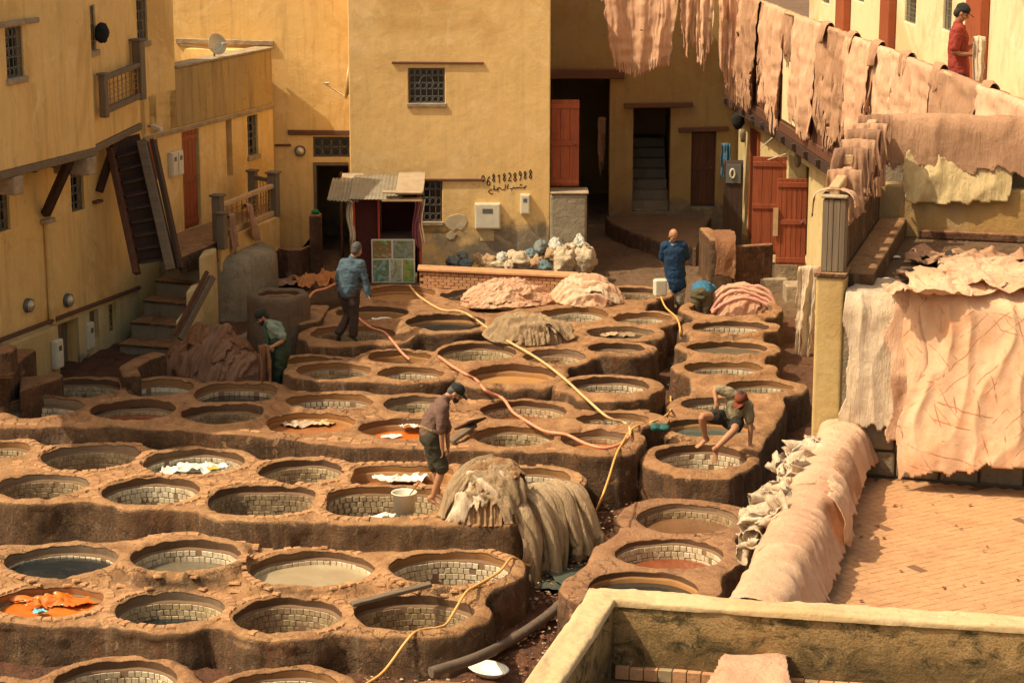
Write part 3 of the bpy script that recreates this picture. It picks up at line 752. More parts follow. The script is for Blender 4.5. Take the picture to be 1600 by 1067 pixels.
CH1 = Cluster('H', [V_(436, 458, 68, 2.10, 'dark', .35, tiles=0, rim=.11, raise_=.02, label='tall drum vat of dark water beside the arch under the stairs')],
  None, 2.15, M['drum'], 'tall round masonry drum beside the arch', base=.9, cell=.05)
def settle():
    th = np.linspace(0, 2*math.pi, 72, endpoint=False)
    vats = [(v, c) for c in ALL for v in c.vats]
    def rimpts(v, g):
        c_, s_ = np.cos(th), np.sin(th); k = (np.abs(c_)**v.sq+np.abs(s_)**v.sq)**(-1/v.sq)
        return v.c.x+c_*k*(v.r+g), v.c.y+s_*k*(v.ry+g)
    for it in range(26):
        moved = 0
        for i, (v, c) in enumerate(vats):
            X, Y = rimpts(v, 0)
            for (w, d) in vats[i+1:]:
                if abs(w.c.x-v.c.x) > v.r+w.r+.3 or abs(w.c.y-v.c.y) > v.ry+w.ry+.4: continue
                need = .075 if c is d else .17
                m = w.sdf(X, Y).min()
                if m < need:
                    moved += 1; dx, dy = w.c.x-v.c.x, w.c.y-v.c.y; L_ = math.hypot(dx, dy)+1e-6; st = min(.012, (need-m)*.3)
                    v.c.x -= dx/L_*st; v.c.y -= dy/L_*st; w.c.x += dx/L_*st; w.c.y += dy/L_*st
                    if abs(dy) > abs(dx)*.6: v.ry *= .985; w.ry *= .985
                    if abs(dx) > abs(dy)*.6: v.r *= .99; w.r *= .99
            X, Y = rimpts(v, .04)
            for d in ALL:
                if d is c or d.z < c.z-.02: continue
                o = d.outer(X, Y); k = o.argmin()
                if o[k] < .03:
                    moved += 1; dx, dy = v.c.x-X[k], v.c.y-Y[k]; L_ = math.hypot(dx, dy)
                    v.c.x += dx/L_*.012; v.c.y += dy/L_*.012; v.ry *= .985
                    if abs(dx) > abs(dy): v.r *= .99
        if not moved: break
    for v, c in vats: v.ry = max(v.ry, v.r*.55)
settle()
for c in ALL: c.build()
# ------------------------------------------------------------------ paving stones on the flat tops
def pavers():
    me0 = bpy.data.meshes.new('paving_stone'); w, l, t = .108, .168, .020
    P = [(x*l/2, y*w/2, 0) for x, y in ((-1,-1),(1,-1),(1,1),(-1,1))]+[(x*(l/2-.012), y*(w/2-.012), t) for x, y in ((-1,-1),(1,-1),(1,1),(-1,1))]
    Fq = [(4, 5, 6, 7), (0, 1, 5, 4), (1, 2, 6, 5), (2, 3, 7, 6), (3, 0, 4, 7)]
    me0.from_pydata(P, [], Fq); me0.materials.append(M['paver']); me0.update(); base = np.array(P)
    for cl in (CA, CB, CC):
        xs = [p[0] for p in cl.poly]; ys = [p[1] for p in cl.poly]
        pts = []
        # ring stones round each mouth, then rows between
        for v in cl.vats:
            rr = v.r+.075; n = int(2*math.pi*rr/.115)
            if cl is CC or v.raise_ > .04: continue
            for i in range(n):
                th = 2*math.pi*i/n; c_, s_ = math.cos(th), math.sin(th); k = (abs(c_)**v.sq+abs(s_)**v.sq)**(-1/v.sq)
                x, y = c_*k*(v.r+.085), s_*k*(v.ry+.085)
                pts.append((v.c.x+x, v.c.y+y, math.atan2(y, x), 1, .72))
        y = min(ys)
        j = 0
        while y < max(ys):
            x = min(xs)+(.09 if j % 2 else 0)+.05*math.sin(j*2.3)
            while x < max(xs):
                pts.append((x+rng.uniform(-.012, .012), y+.05*math.sin(x*.7+j*.02)+rng.uniform(-.01, .01), rng.uniform(-.09, .09)+.1*math.sin(x*.5), 0, 1)); x += .178
            y += .117; j += 1
        pts = np.array(pts); X, Y = pts[:, 0], pts[:, 1]
        hs = np.min(np.stack([v.sdf(X, Y) for v in cl.vats]), 0); so = cl.outer(X, Y)
        ok = (so < -.09) & np.where(pts[:, 3] > 0, hs > .02, hs > .215)
        if cl is CC: ok &= hs > .2
        wear = fbm(X*.6, Y*.6, 0, 51)
        ok &= (wear < .75) & (nrg.rand(len(X)) > .04)
        # ring stones of one mouth must not overlap another mouth's
        pts = pts[ok]; Z = cl.height(pts[:, 0], pts[:, 1])-.012
        order = np.argsort(pts[:, 1]); pts, Z = pts[order], Z[order]
        kept = []; grid = {}
        for i in range(len(pts)):
            x, y = pts[i, 0], pts[i, 1]; g = (int(x/.14), int(y/.14)); bad = False
            for a in (-1, 0, 1):
                for b in (-1, 0, 1):
                    for k in grid.get((g[0]+a, g[1]+b), ()):
                        dx, dy = pts[k, 0]-x, pts[k, 1]-y
                        if (dx*dx+dy*dy < .0081): bad = True
            if not bad: grid.setdefault(g, []).append(i); kept.append(i)
        nmax = 298 if cl is not CC else 0
        par = cl.obj
        VV = []; FF = []
        for c_i, i in enumerate(kept):
            x, y, a, ring, sc = pts[i]; tx, ty = rng.uniform(-.018, .018), rng.uniform(-.018, .018); sx = sc*rng.uniform(.88, 1.02); sy = rng.uniform(.92, 1.02)
            if c_i < nmax:
                o = bpy.data.objects.new('paving_stone', me0); col.objects.link(o); o.parent = par
                o.location = (x, y, Z[i]+rng.uniform(-.002, .002)); o.rotation_euler = (tx, ty, a); o.scale = (sx, sy, 1)
            else:
                Rm = np.array(Matrix.Rotation(a, 3, 'Z') @ Matrix.Rotation(ty, 3, 'Y') @ Matrix.Rotation(tx, 3, 'X'))
                b = len(VV)*8; VV.append((base*np.array([sx, sy, 1])) @ Rm.T+np.array([x, y, Z[i]+rng.uniform(-.002, .002)])); FF += [[q+b for q in f] for f in Fq]
        if VV:
            o = mesh_np('paving', np.concatenate(VV), FF, M['paver'], par, False); o['kind'] = 'stuff'
pavers()
# ------------------------------------------------------------------ ground
def ground():
    # deep earth sheet far below the pits, out to the horizon
    e = 600; n = 2
    g = mesh_np('ground', [(-e, -e, -1.05), (e, -e, -1.05), (e, e, -1.05), (-e, e, -1.05)], [(0, 1, 2, 3)], M['ground'], None, False)
    tag(g, 'bare earth under and around the whole yard', None, None, 'structure')
    h = .07; X0, X1, Y0, Y1 = -9.0, 6.5, 21.5, 48.5
    nx, ny = int((X1-X0)/h)+1, int((Y1-Y0)/h)+1
    gx, gy = np.meshgrid(X0+np.arange(nx)*h, Y0+np.arange(ny)*h); cx, cy = gx[:-1, :-1]+h/2, gy[:-1, :-1]+h/2
    keep = np.ones(cx.shape, bool)
    for c in ALL: keep &= c.outer(cx, cy) > -.13
    z = gz(gy)+.045*fbm(gx*.9, gy*.9, 0, 61)+.03*fbm(gx*4, gy*4, 0, 62)+.012*fbm(gx*13, gy*13, 0, 63, 2)
    z = z-.10*np.exp(-((gx-(.9+.03*(gy-25)))/.5)**2)*(gy < 34)
    # sunk walk behind the left end of the middle terrace, where the waders stand
    idx = np.arange(nx*ny).reshape(ny, nx); q = np.stack([idx[:-1, :-1], idx[:-1, 1:], idx[1:, 1:], idx[1:, :-1]], -1)
    far = cy > 38.2
    V = np.stack([gx.ravel(), gy.ravel(), z.ravel()], -1)
    for nm, mk, mt, lb in (('mud', keep & ~far, M['mud'], 'churned red mud between the vat terraces'), ('yard_ground', keep & far, M['ground'], 'bare trodden ground in front of the alley doors')):
        f_ = q[mk]; uq, inv_ = np.unique(f_, return_inverse=True)
        o = mesh_np(nm, V[uq], inv_.reshape(f_.shape), mt); tag(o, lb, None, None, 'structure')
ground()
# ------------------------------------------------------------------ buildings
def wall(pl, a0, a1, c0, c1, holes, m, name='wall', parent=None, b=0.0, th=.35, step=None, top_fn=None):
    """a real thick wall with openings (a0,a1,c0,c1), reveals and back, front face at b"""
    A = sorted(set([a0, a1]+[h[0] for h in holes]+[h[1] for h in holes])); Cc = sorted(set([c0, c1]+[h[2] for h in holes]+[h[3] for h in holes]))
    A = [a for a in A if a0 <= a <= a1]; Cc = [c for c in Cc if c0 <= c <= c1]
    mb = MB()
    solid = lambda i, j: (0 <= i < len(A)-1 and 0 <= j < len(Cc)-1 and not any(h[0] < (A[i]+A[i+1])/2 < h[1] and h[2] < (Cc[j]+Cc[j+1])/2 < h[3] for h in holes))
    for i in range(len(A)-1):
        for j in range(len(Cc)-1):
            if not solid(i, j): continue
            x0, x1, z0, z1 = A[i], A[i+1], Cc[j], Cc[j+1]
            mb.add([pl.w(x0, b, z0), pl.w(x1, b, z0), pl.w(x1, b, z1), pl.w(x0, b, z1)], [(0, 1, 2, 3)])
            mb.add([pl.w(x0, b-th, z0), pl.w(x1, b-th, z0), pl.w(x1, b-th, z1), pl.w(x0, b-th, z1)], [(3, 2, 1, 0)])
            for (di, dj, P) in ((-1, 0, [(x0, z0), (x0, z1)]), (1, 0, [(x1, z1), (x1, z0)]), (0, -1, [(x1, z0), (x0, z0)]), (0, 1, [(x0, z1), (x1, z1)])):
                if not solid(i+di, j+dj):
                    (p, q), (r, s_) = P; mb.add([pl.w(p, b, q), pl.w(r, b, s_), pl.w(r, b-th, s_), pl.w(p, b-th, q)], [(0, 1, 2, 3)])
    me = bpy.data.meshes.new(name); me.from_pydata(mb.v, [], mb.f)
    bm = bmesh.new(); bm.from_mesh(me); bmesh.ops.remove_doubles(bm, verts=bm.verts, dist=1e-4); bmesh.ops.recalc_face_normals(bm, faces=bm.faces)
    bm.to_mesh(me); bm.free(); me.materials.append(m)
    o = bpy.data.objects.new(name, me); link(o, parent)
    if parent is not None: keep_world(o, parent)
    bv = o.modifiers.new('b', 'BEVEL'); bv.width = .018; bv.segments = 2; bv.limit_method = 'ANGLE'; bv.angle_limit = R(50)
    return o
def pbox_px(pl, x0, y0, x1, y1, b=0.0):
    """photo box -> a0,a1,c0,c1 on plane (edges measured through the box middle)"""
    ym, xm = (y0+y1)/2, (x0+x1)/2
    a0 = pl.hit(x0, ym, b)[0]; a1 = pl.hit(x1, ym, b)[0]; c1 = pl.hit(xm, y0, b)[1]; c0 = pl.hit(xm, y1, b)[1]
    return min(a0, a1), max(a0, a1), c0, c1
def grille(pl, box, b, parent, nv=4, nh=5, arch=False, m=None, scroll=True):
    a0, a1, c0, c1 = box; mb = MB(); m = m or M['iron']
    r = .009
    for i in range(nv+1):
        a = a0+(a1-a0)*i/nv; mb.tube([pl.w(a, b, c0), pl.w(a, b, c1)], r, 6)
    for j in range(nh+1):
        c = c0+(c1-c0)*j/nh; mb.bar(pl.w(a0, b+.004, c), pl.w(a1, b+.004, c), .016, .010)
    if scroll:
        for i in range(nv):
            for j in range(nh):
                ca, cc = a0+(a1-a0)*(i+.5)/nv, c0+(c1-c0)*(j+.5)/nh; ra, rc = (a1-a0)/nv*.42, (c1-c0)/nh*.42
                if (j % 2 == 0) or nh < 4:
                    mb.tube([pl.w(ca+ra*math.cos(t), b+.006, cc+rc*math.sin(t)) for t in np.linspace(0, 2*math.pi, 13)], r*.7, 5, False)
    if arch:
        ca, cc = (a0+a1)/2, c0+(c1-c0)*.5
        mb.tube([pl.w(ca+.14*math.cos(t), b+.012, cc+.02+.17*math.sin(t)) for t in np.linspace(0, math.pi, 12)], r*1.2, 6)
    return mb.build('grille', m, parent)
def window(pl, px, parent, b=0.0, nv=4, nh=5, sill=True, frame=M['wood_grey'], th=.35, arch=False, pane=True, scroll=True, rec=.10):
    box = pbox_px(pl, *px, b); a0, a1, c0, c1 = box
    f = MB(); w = .035
    for A0, A1, C0, C1 in ((a0, a0+w, c0, c1), (a1-w, a1, c0, c1), (a0+w, a1-w, c0, c0+w), (a0+w, a1-w, c1-w, c1)): f.pbox(pl, A0+.002, A1-.002, b-rec-.05, b-rec+.01, C0+.002, C1-.002)
    fo = f.build('window', frame, parent, .004)
    if pane:
        g = MB(); g.pbox(pl, a0+w, a1-w, b-rec-.03, b-rec-.022, c0+w, c1-w); g.build('pane', M['glass'], fo)
    grille(pl, (a0+.012, a1-.012, c0+.012, c1-.012), b-.05, fo, nv, nh, arch, scroll=scroll)
    if sill:
        s_ = MB(); s_.pbox(pl, a0-.03, a1+.03, b-.06, b+.035, c0-.07, c0+.004); s_.build('sill', M['ledge'], fo, .008)
    return box
def lintel(pl, x0, y0, x1, y1, parent, m, b=0.0, out=.05, name='lintel'):
    a0, c0 = pl.hit(x0, y0, b); a1, c1 = pl.hit(x1, y1, b)
    h = .05 if out > .04 else .022; mb = MB(); P = [pl.w(a, bb, c+dz) for dz in (-h, h) for a, c, bb in ((a0, c0, b-.1), (a0, c0, b+out), (a1, c1, b+out), (a1, c1, b-.1))]
    mb.box8(P); return mb.build(name, m, parent, .01)
def plank_door(pl, box, b, parent, m, n=4, th=.04, name='door', rails=True, frame=None):
    a0, a1, c0, c1 = box; d = None; w = (a1-a0)/n
    base = MB(); base.pbox(pl, a0+.004, a1-.004, b-th*.5, b, c0+.004, c1-.004); d = base.build(name, m, parent)
    for i in range(n):
        p = MB(); p.pbox(pl, a0+w*i+.004, a0+w*(i+1)-.004, b, b+.016, c0+.006, c1-.006); p.build('plank', m, d, .003)
    if rails:
        for f in (.03, .47, .9):
            r = MB(); r.pbox(pl, a0, a1, b+.016, b+.036, c0+(c1-c0)*f, c0+(c1-c0)*f+.09); r.build('rail', m, d, .004)
        k = MB(); k.lathe(pl.w(a0+(a1-a0)*.85, b+.05, c0+(c1-c0)*.5), [(.0, -.02), (.022, -.01), (.022, .01), (0, .02)], 10); k.build('handle', M['iron'], d)
    return d
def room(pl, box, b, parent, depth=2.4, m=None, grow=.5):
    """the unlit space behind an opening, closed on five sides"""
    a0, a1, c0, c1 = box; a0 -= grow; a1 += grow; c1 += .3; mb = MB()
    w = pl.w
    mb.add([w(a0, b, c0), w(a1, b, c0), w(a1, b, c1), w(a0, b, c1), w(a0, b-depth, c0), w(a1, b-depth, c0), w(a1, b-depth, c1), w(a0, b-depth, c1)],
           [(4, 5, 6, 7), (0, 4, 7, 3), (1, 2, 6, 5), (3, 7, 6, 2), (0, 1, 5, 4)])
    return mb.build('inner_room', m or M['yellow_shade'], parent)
def meter(pl, px, parent_b, label, b=0.0, m=None, doors=1, grp=None, text=True):
    a0, a1, c0, c1 = pbox_px(pl, *px, b); root = empty('meter_box', pl.w((a0+a1)/2, b, c0), label, 'utility box', grp)
    mb = MB(); mb.pbox(pl, a0, a1, b+.002, b+.09, c0, c1); mb.build('casing', m or M['white'], root, .012, 2)
    w = (a1-a0)/doors
    for i in range(doors):
        d = MB(); d.pbox(pl, a0+w*i+.02, a0+w*(i+1)-.02, b+.091, b+.104, c0+.025, c1-.025); d.build('door', m or M['white'], root, .006, 2)
        g = MB(); g.pbox(pl, a0+w*i+w*.3, a0+w*(i+1)-w*.3, b+.104, b+.108, c0+(c1-c0)*.62, c0+(c1-c0)*.80); g.build('vent' if not text else 'marking', M['iron'], root)
    return root
# --- main yellow house, facing the camera
Wm = Plane(0, 41.0, 90)                    # a = world x
hm = empty('yellow_house', (-1.2, 41, 1.4), 'large ochre house with a phone number painted beside its lower window', 'building')
aL, aR = Wm.hit(547, 250)[0], Wm.hit(859.5, 250)[0]
ww1 = pbox_px(Wm, 638, 107, 695, 162); ww2 = pbox_px(Wm, 652, 283, 691, 347)
wall(Wm, aL, aR, .9, 7.7, [ww1, ww2], M['yellow_main'], 'wall', hm)
window(Wm, (638, 107, 695, 162), hm, nv=6, nh=5, arch=True, scroll=True)
window(Wm, (652, 283, 691, 347), hm, nv=4, nh=5)
lintel(Wm, 612, 98, 756, 99, hm, M['lintel'], out=.035); lintel(Wm, 662, 281, 758, 281, hm, M['lintel'], out=.035)
# side returns, roof and an added, unseen rear block
s_ = MB(); s_.pbox(Wm, aL, aL+.35, -5.2, -.353, .9, 7.7); s_.pbox(Wm, aR-.35, aR, -5.2, -.353, .9, 7.7); s_.build('side_wall', M['yellow_main'], hm)
s_ = MB(); s_.pbox(Wm, aL+.352, aR-.352, -3.9, -.353, 7.4, 7.6); s_.pbox(Wm, aL, aR-.001, -5.2, -3.901, 7.4, 10.6); s_.build('roof', M['ledge'], hm)  # the taller second box is an unseen block added to shade the alley
# broken corner pier of bare stone at the foot of the right end
low = pbox_px(Wm, 859, 303, 917, 400, .0)
lw = empty('low_wall', Wm.w(low[0], .1, 1.3), 'rough low wall stub with moss streaks at the right foot of the ochre house', 'wall')
mb = MB(); mb.pbox(Wm, low[0]+.004, low[1], -.55, .06, .9, low[3]); o = mb.build('masonry', M['stone_grey'], lw, .05, 3)
cap = MB(); cap.pbox(Wm, low[0]+.01, low[1]+.03, -.57, .08, low[3]+.002, low[3]+.035); cap.build('coping', M['ledge'], lw, .012, 2)
meter(Wm, (742, 317, 782, 357), hm, 'square white meter cabinet on the ochre house above the rubbish sacks')
meter(Wm, (813, 303, 828, 334), hm, 'narrow white meter box, right of the square cabinet on the ochre house')
# old pasted notice and plaster scars
for px_, m_, lab in (((750, 361, 772, 370), M['hide_yellow'], 'small yellowed notice pasted under the square meter cabinet'),):
    a0, a1, c0, c1 = pbox_px(Wm, *px_); mb = MB(); mb.pbox(Wm, a0, a1, .002, .006, c0-.08, c1); o = mb.build('pasted_notice', m_); tag(o, lab, 'notice')
def scar(pts, name, lab):
    P = [Wm.hit(x, y) for x, y in pts]; n = len(P); V = [tuple(Wm.w(a, .010, c)) for a, c in P]+[tuple(Wm.w(a+.0, .0015, c)) for a, c in P]
    mb = MB(); mb.add(V, [tuple(range(n))]+[(i, (i+1) % n, n+(i+1) % n, n+i) for i in range(n)]); o = mb.build(name, M['ledge'], hm, .003); return o
M['scar'] = plaster('bare_filler', (.58, .47, .30), (.52, .42, .27), (.30, .22, .13), .3, streak=.2)
o = scar([(696, 344), (702, 338), (716, 334), (727, 337), (730, 345), (727, 353), (722, 360), (714, 357), (708, 362), (700, 356), (694, 352)], 'plaster_patch', ''); o.data.materials[0] = M['scar']
o = scar([(698, 365), (706, 361), (713, 366), (709, 373), (703, 375), (697, 371)], 'plaster_patch', ''); o.data.materials[0] = M['scar']
# spray-painted phone number and a line of Arabic script
def strokes(lst, x, y, w, h, r, name, parent, label=None):
    mb = MB()
    for st in lst:
        pts = [(x+w*a, y+h*(1-b)) for a, b in st]
        P = []
        for i in range(len(pts)-1):
            for t in (0, .5): P.append((pts[i][0]*(1-t)+pts[i+1][0]*t, pts[i][1]*(1-t)+pts[i+1][1]*t))
        P.append(pts[-1]); W3 = [Wm.w(*(lambda q: (q[0], .006, q[1]))(Wm.hit(*p))) for p in P]
        # flat painted ribbon
        V = []; fs = []
        for i, p in enumerate(W3):
            t = (W3[min(i+1, len(W3)-1)]-W3[max(i-1, 0)]); t = t.normalized() if t.length > 0 else Vector((1, 0, 0)); nn = Vector((-t.z, 0, t.x))
            for sgn, yy in ((1, 0), (-1, 0), (-1, .005), (1, .005)): V.append(p+nn*(r*sgn)+Vector((0, yy, 0)))
        for i in range(len(W3)-1):
            for k in range(4): fs.append((i*4+k, i*4+(k+1) % 4, (i+1)*4+(k+1) % 4, (i+1)*4+k))
        mb.add(V, fs)
    return mb.build(name, M['paintblack'], parent)
DG = {
 '0': [[(.5, 1), (.15, .75), (.15, .3), (.5, 0), (.85, .3), (.85, .75), (.5, 1)]],
 '6': [[(.75, 1), (.3, .75), (.12, .35), (.35, .02), (.75, .1), (.8, .4), (.45, .55), (.18, .38)]],
 '8': [[(.5, .52), (.2, .75), (.5, 1), (.8, .76), (.5, .52), (.18, .25), (.5, 0), (.82, .25), (.5, .52)]],
 '1': [[(.25, .75), (.6, 1), (.55, 0)]],
 '2': [[(.2, .8), (.5, 1), (.8, .78), (.6, .45), (.15, 0), (.9, .04)]],
 '9': [[(.8, .7), (.5, .5), (.2, .7), (.45, 1), (.8, .8), (.7, .3), (.4, 0)]],
}
x = 752
for ch, dy in zip('0681828988', (3, 4, 2, 1, 0, -1, -1, -3, -4, -5)):
    strokes(DG[ch], x, 271+dy+rng.uniform(-1, 1), 6.4+rng.uniform(-.8, .6), (14 if ch != '0' else 11)+rng.uniform(-2, 1), .009, 'digit', hm); x += 8.2
AR = [[(1.0, .75), (.93, .6), (.97, .5), (.84, .5), (.80, .62), (.78, .48), (.74, .6), (.71, .46), (.66, .6), (.63, .42), (.56, .44)], [(.88, .85), (.82, .9), (.85, .78)],
      [(.52, .95), (.49, .40)], [(.45, .9), (.43, .35), (.36, .32)], [(.34, .34), (.30, .55), (.22, .45), (.27, .30), (.18, .28), (.15, .45)], [(.15, .85), (.14, .25)], [(.10, .35), (.04, .3), (.0, .1), (.06, -.15), (.12, -.1)], [(.25, .08), (.26, .02)], [(.60, .2), (.61, .14)]]
strokes(AR, 763, 287, 60, 14, .008, 'script', hm)
# --- recessed back wall left of the main house, and above the roof terrace
Wb = Plane(0, 42.9, 90)
hb = empty('recessed_house', (-4, 42.9, 1.2), 'recessed ochre house front with an open dark doorway left of the stall', 'building')
dr = pbox_px(Wb, 491, 254, 546, 430); fan = pbox_px(Wb, 489, 214, 546, 246)
wall(Wb, -9.5, aL-.002, .6, 7.9, [dr, fan], M['yellow'], 'wall', hb)
room(Wb, dr, -.35, hb, 2.0)
window(Wb, (489, 214, 546, 246), hb, nv=4, nh=2, pane=True, sill=False)
lintel(Wb, 450, 207, 546, 208, hb, M['lintel'], out=.05); lintel(Wb, 430, 227, 455, 227, hb, M['lintel'], out=.04); lintel(Wb, 275, 64, 428, 68, hb, M['ledge'], out=.06)
mb = MB(); mb.pbox(Wb, dr[0], dr[0]+.06, -.2, .02, dr[2], dr[3]); mb.pbox(Wb, dr[0]+.06, dr[1]-.001, -.2, .02, dr[3]-.06, dr[3]); mb.build('door_frame', M['wood_grey'], hb)
mb = MB(); mb.bar(Wb.w(dr[1]-.14, .01, dr[2]+1.1), Wb.w(dr[1]-.14, .25, dr[2]+1.1), .05, 2.0); mb.build('door', M['wood_brown'], hb)
def lamp_bowl(pl, px, py, label, r=.1, b=0.0):
    a, c = pl.hit(px, py, b); root = empty('bulkhead_lamp', pl.w(a, b, c), label, 'wall lamp', 'round bulkhead lamps on the walls')
    Mx = Matrix((pl.u, Vector((0, 0, 1)), pl.n)).transposed()
    mb = MB(); mb.lathe(pl.w(a, b, c), [(0, .0), (r*1.1, .0), (r*1.1, .03), (r*.95, .05)], 20, Mx); mb.build('backplate', M['iron'], root)
    mb = MB(); mb.lathe(pl.w(a, b, c), [(r*.9, .045), (r*.85, .07), (r*.6, .11), (0, .125)], 20, Mx); mb.build('glass_bowl', M['metal'], root)
    mb = MB(); mb.tube([pl.w(a+r*math.cos(t), b+.07, c+r*math.sin(t)) for t in np.linspace(0, 6.29, 18)], .008, 6, False); mb.build('cage', M['iron'], root)
lamp_bowl(Wb, 469, 236, 'bulkhead lamp on the wall left of the open dark doorway')
# dish aerials
def dish(c, nrm, r, label, m=None):
    root = empty('satellite_dish', c, label, 'satellite dish', 'satellite dishes on the houses'); z = Vector(nrm).normalized()
    x = z.cross(Vector((0, 0, 1))).normalized(); y = z.cross(x); Mx = Matrix((x, y, z)).transposed()
    mb = MB(); mb.lathe(c, [(0, -.12*r/.4), (r*.5, -.09*r/.4), (r*.85, -.03*r/.4), (r, 0), (r, .012), (r*.84, -.02*r/.4), (r*.5, -.075*r/.4), (0, -.105*r/.4)], 28, Mx); mb.build('reflector', m or M['metal'], root)
    lnb = Vector(c)+z*r*1.3-Vector((0, 0, 1))*r*.25
    mb = MB(); mb.tube([Vector(c)-Vector((0, 0, 1))*r*.95, lnb], .012, 6); mb.tube([lnb, lnb+(Vector(c)-lnb).normalized()*.08], .025, 8); mb.tube([lnb-x*.05, lnb+x*.05], .02, 8); mb.build('feed_arm', M['metal'], root)
    mb = MB(); mb.tube([Vector(c)-z*.1, Vector(c)-z*.1-Vector((0, 0, r*1.1))], .02, 8); mb.build('bracket', M['iron'], root)
    return root
dish(atD(543, 128, 42.0), (-1, -.02, .12), .34, 'white satellite dish seen edge-on at the left corner of the ochre house')
# --- alley recess, in the shade, right of the main house
Wr = Plane(0, 46.3, 90)
hr = empty('alley_house', (2.5, 46.3, 1.8), 'shaded house front closing the alley, with a black stair opening', 'building')
o1 = pbox_px(Wr, 850, 124, 952, 352); o2 = pbox_px(Wr, 989, 169, 1047, 332); o3 = pbox_px(Wr, 1080, 203, 1118, 325)
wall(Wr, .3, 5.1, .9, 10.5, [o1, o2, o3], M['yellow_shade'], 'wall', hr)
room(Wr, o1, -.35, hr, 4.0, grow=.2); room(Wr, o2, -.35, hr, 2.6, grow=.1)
mb = MB()
for i in range(7): mb.pbox(Wr, o2[0], o2[1], -.5-.28*i-.28, -.352, o2[2]+.19*i+(.002 if i else 0), o2[2]+.19*(i+1)) if i == 0 else mb.pbox(Wr, o2[0], o2[1], -2.7, -.352-.28*i, o2[2]+.19*i+.001, o2[2]+.19*(i+1))
mb.build('inner_stair', M['stone_grey'], hr)
plank_door(Wr, (o3[0], o3[1], o3[2]+.02, o3[3]), -.12, hr, M['wood_brown'], 3)
a0, c0 = Wr.hit(860, 115); a1, _ = Wr.hit(975, 115)
mb = MB(); mb.pbox(Wr, a0-.4, a1, -.3, .12, Wr.hit(900, 123)[1], Wr.hit(900, 108)[1]); mb.build('beam', M['lintel'], hr, .02)
lintel(Wr, 975, 165, 1082, 163, hr, M['lintel'], out=.1); lintel(Wr, 1060, 203, 1138, 201, hr, M['lintel'], out=.08)
# open red shutter hanging on the corner of the main house
pld = Plane(aR+.02, 41.3, 90)
bx = pbox_px(pld, 861, 156, 905, 291); rs = empty('red_shutter', pld.w(bx[0], 0, bx[2]), 'tall red two-panel shutter standing open at the corner of the ochre house', 'shutter')
plank_door(pld, bx, 0, rs, M['wood_red'], 3, name='leaf')
tree_dark = MB()
# dark hanging cloth inside the alley opening
# raised platform and gutter in the alley
pf = empty('alley_platform', (2.6, 45, 1.5), 'raised earthen platform with a curved dark edge before the stair opening', 'platform')
P = [at(945, 333, 1.86), at(1112, 333, 1.86), at(1096, 372, 1.72), at(1088, 398, 1.66), at(1030, 385, 1.7), at(985, 366, 1.74), at(955, 348, 1.8)]
mb = MB(); mb.prism([(p.x, p.y) for p in P], 1.0, 1.80); mb.build('masonry', M['ground'], pf, .05, 2)
P = [at(1089, 333, 1.6), at(1160, 333, 1.6), at(1160, 420, 1.4), at(1072, 432, 1.4)]
# --- right house: wall runs away to the alley corner, gallery above
Rt = Plane(4.54, 46.0, 180-4.5+0, 1)
Rt = Plane(4.54, 46.0, 175.5, 1)       # a grows towards the camera; b to the left (yard side)
if Rt.n.x > 0: Rt.n = -Rt.n
Rt.o = Rt.o - Rt.n*.30
hR = empty('gallery_house', Rt.w(5, 0, 1.5), 'pale house on the right with red doors below and a hide-hung gallery above', 'building')
def rb(x0, y0, x1, y1, b=0.0):
    ym = (y0+y1)/2
    a0 = Rt.hit(x0, ym, b)[0]; a1 = Rt.hit(x1, ym, b)[0]
    if a0 > a1: a0, a1 = a1, a0
    xm = (x0+x1)/2
    return a0, a1, Rt.hit(xm, y1, b)[1], Rt.hit(xm, y0, b)[1]
print('Rt px', [Rt.hit(x, 300) for x in (1140, 1180, 1260)])
# openings of the lower storey: slim red frame, shaded door way, gap behind the two open door leaves
d1 = rb(1173, 203, 1186, 405); d2 = rb(1230, 250, 1262, 415); d0 = rb(1146, 255, 1160, 392)
wall(Rt, -.2, 13.2, .8, 4.12, [d0, d1, d2], M['yellow_low'], 'wall', hR)
for d in (d0, d1, d2): room(Rt, d, -.35, hR, 1.5, grow=.1)
mb = MB(); mb.pbox(Rt, d1[0], d1[0]+.12, -.2, .05, d1[2], d1[3]); mb.pbox(Rt, d1[1]-.1, d1[1], -.2, .05, d1[2], d1[3]); mb.build('door_frame', M['wood_red'], hR, .005)
DK = 4.14
mb = MB(); mb.pbox(Rt, -.1, 24.0, -1.5, .34, DK+.14, DK+.34); mb.build('gallery_deck', M['wood_brown'], hR, .02)
mb = MB(); mb.pbox(Rt, -.1, 24.0, .10, .34, DK-.06, DK+.138); mb.build('deck_beam', M['wood_dark'], hR, .01)
for i in range(24): j = MB(); j.pbox(Rt, .2+i, .34+i, -.02, .42, DK-.0, DK+.12); j.build('joist', M['wood_dark'], hR, .008)
# gallery parapet panels (boarded, pale) below the hanging rail
pp = MB(); 
pp.pbox(Rt, -.1, 24.0, .26, .32, DK+.342, DK+1.55); pp.build('parapet', M['wood_brown'], hR, .01)
for i_, (x0_, x1_) in enumerate(((1224, 1252),)):
    q0_, q1_, _, _ = rb(x0_, 60, x1_, 170, .33); pn_ = MB(); pn_.pbox(Rt, q0_, q1_, .322, .34, DK+.40, DK+1.5); pn_.build('parapet_panel', M['pale_wall'], hR, .005)
mb = MB(); mb.pbox(Rt, -.1, 24.0, -1.44, .255, DK+.342, 5.70); mb.build('walkway_floor', M['ledge'], hR)
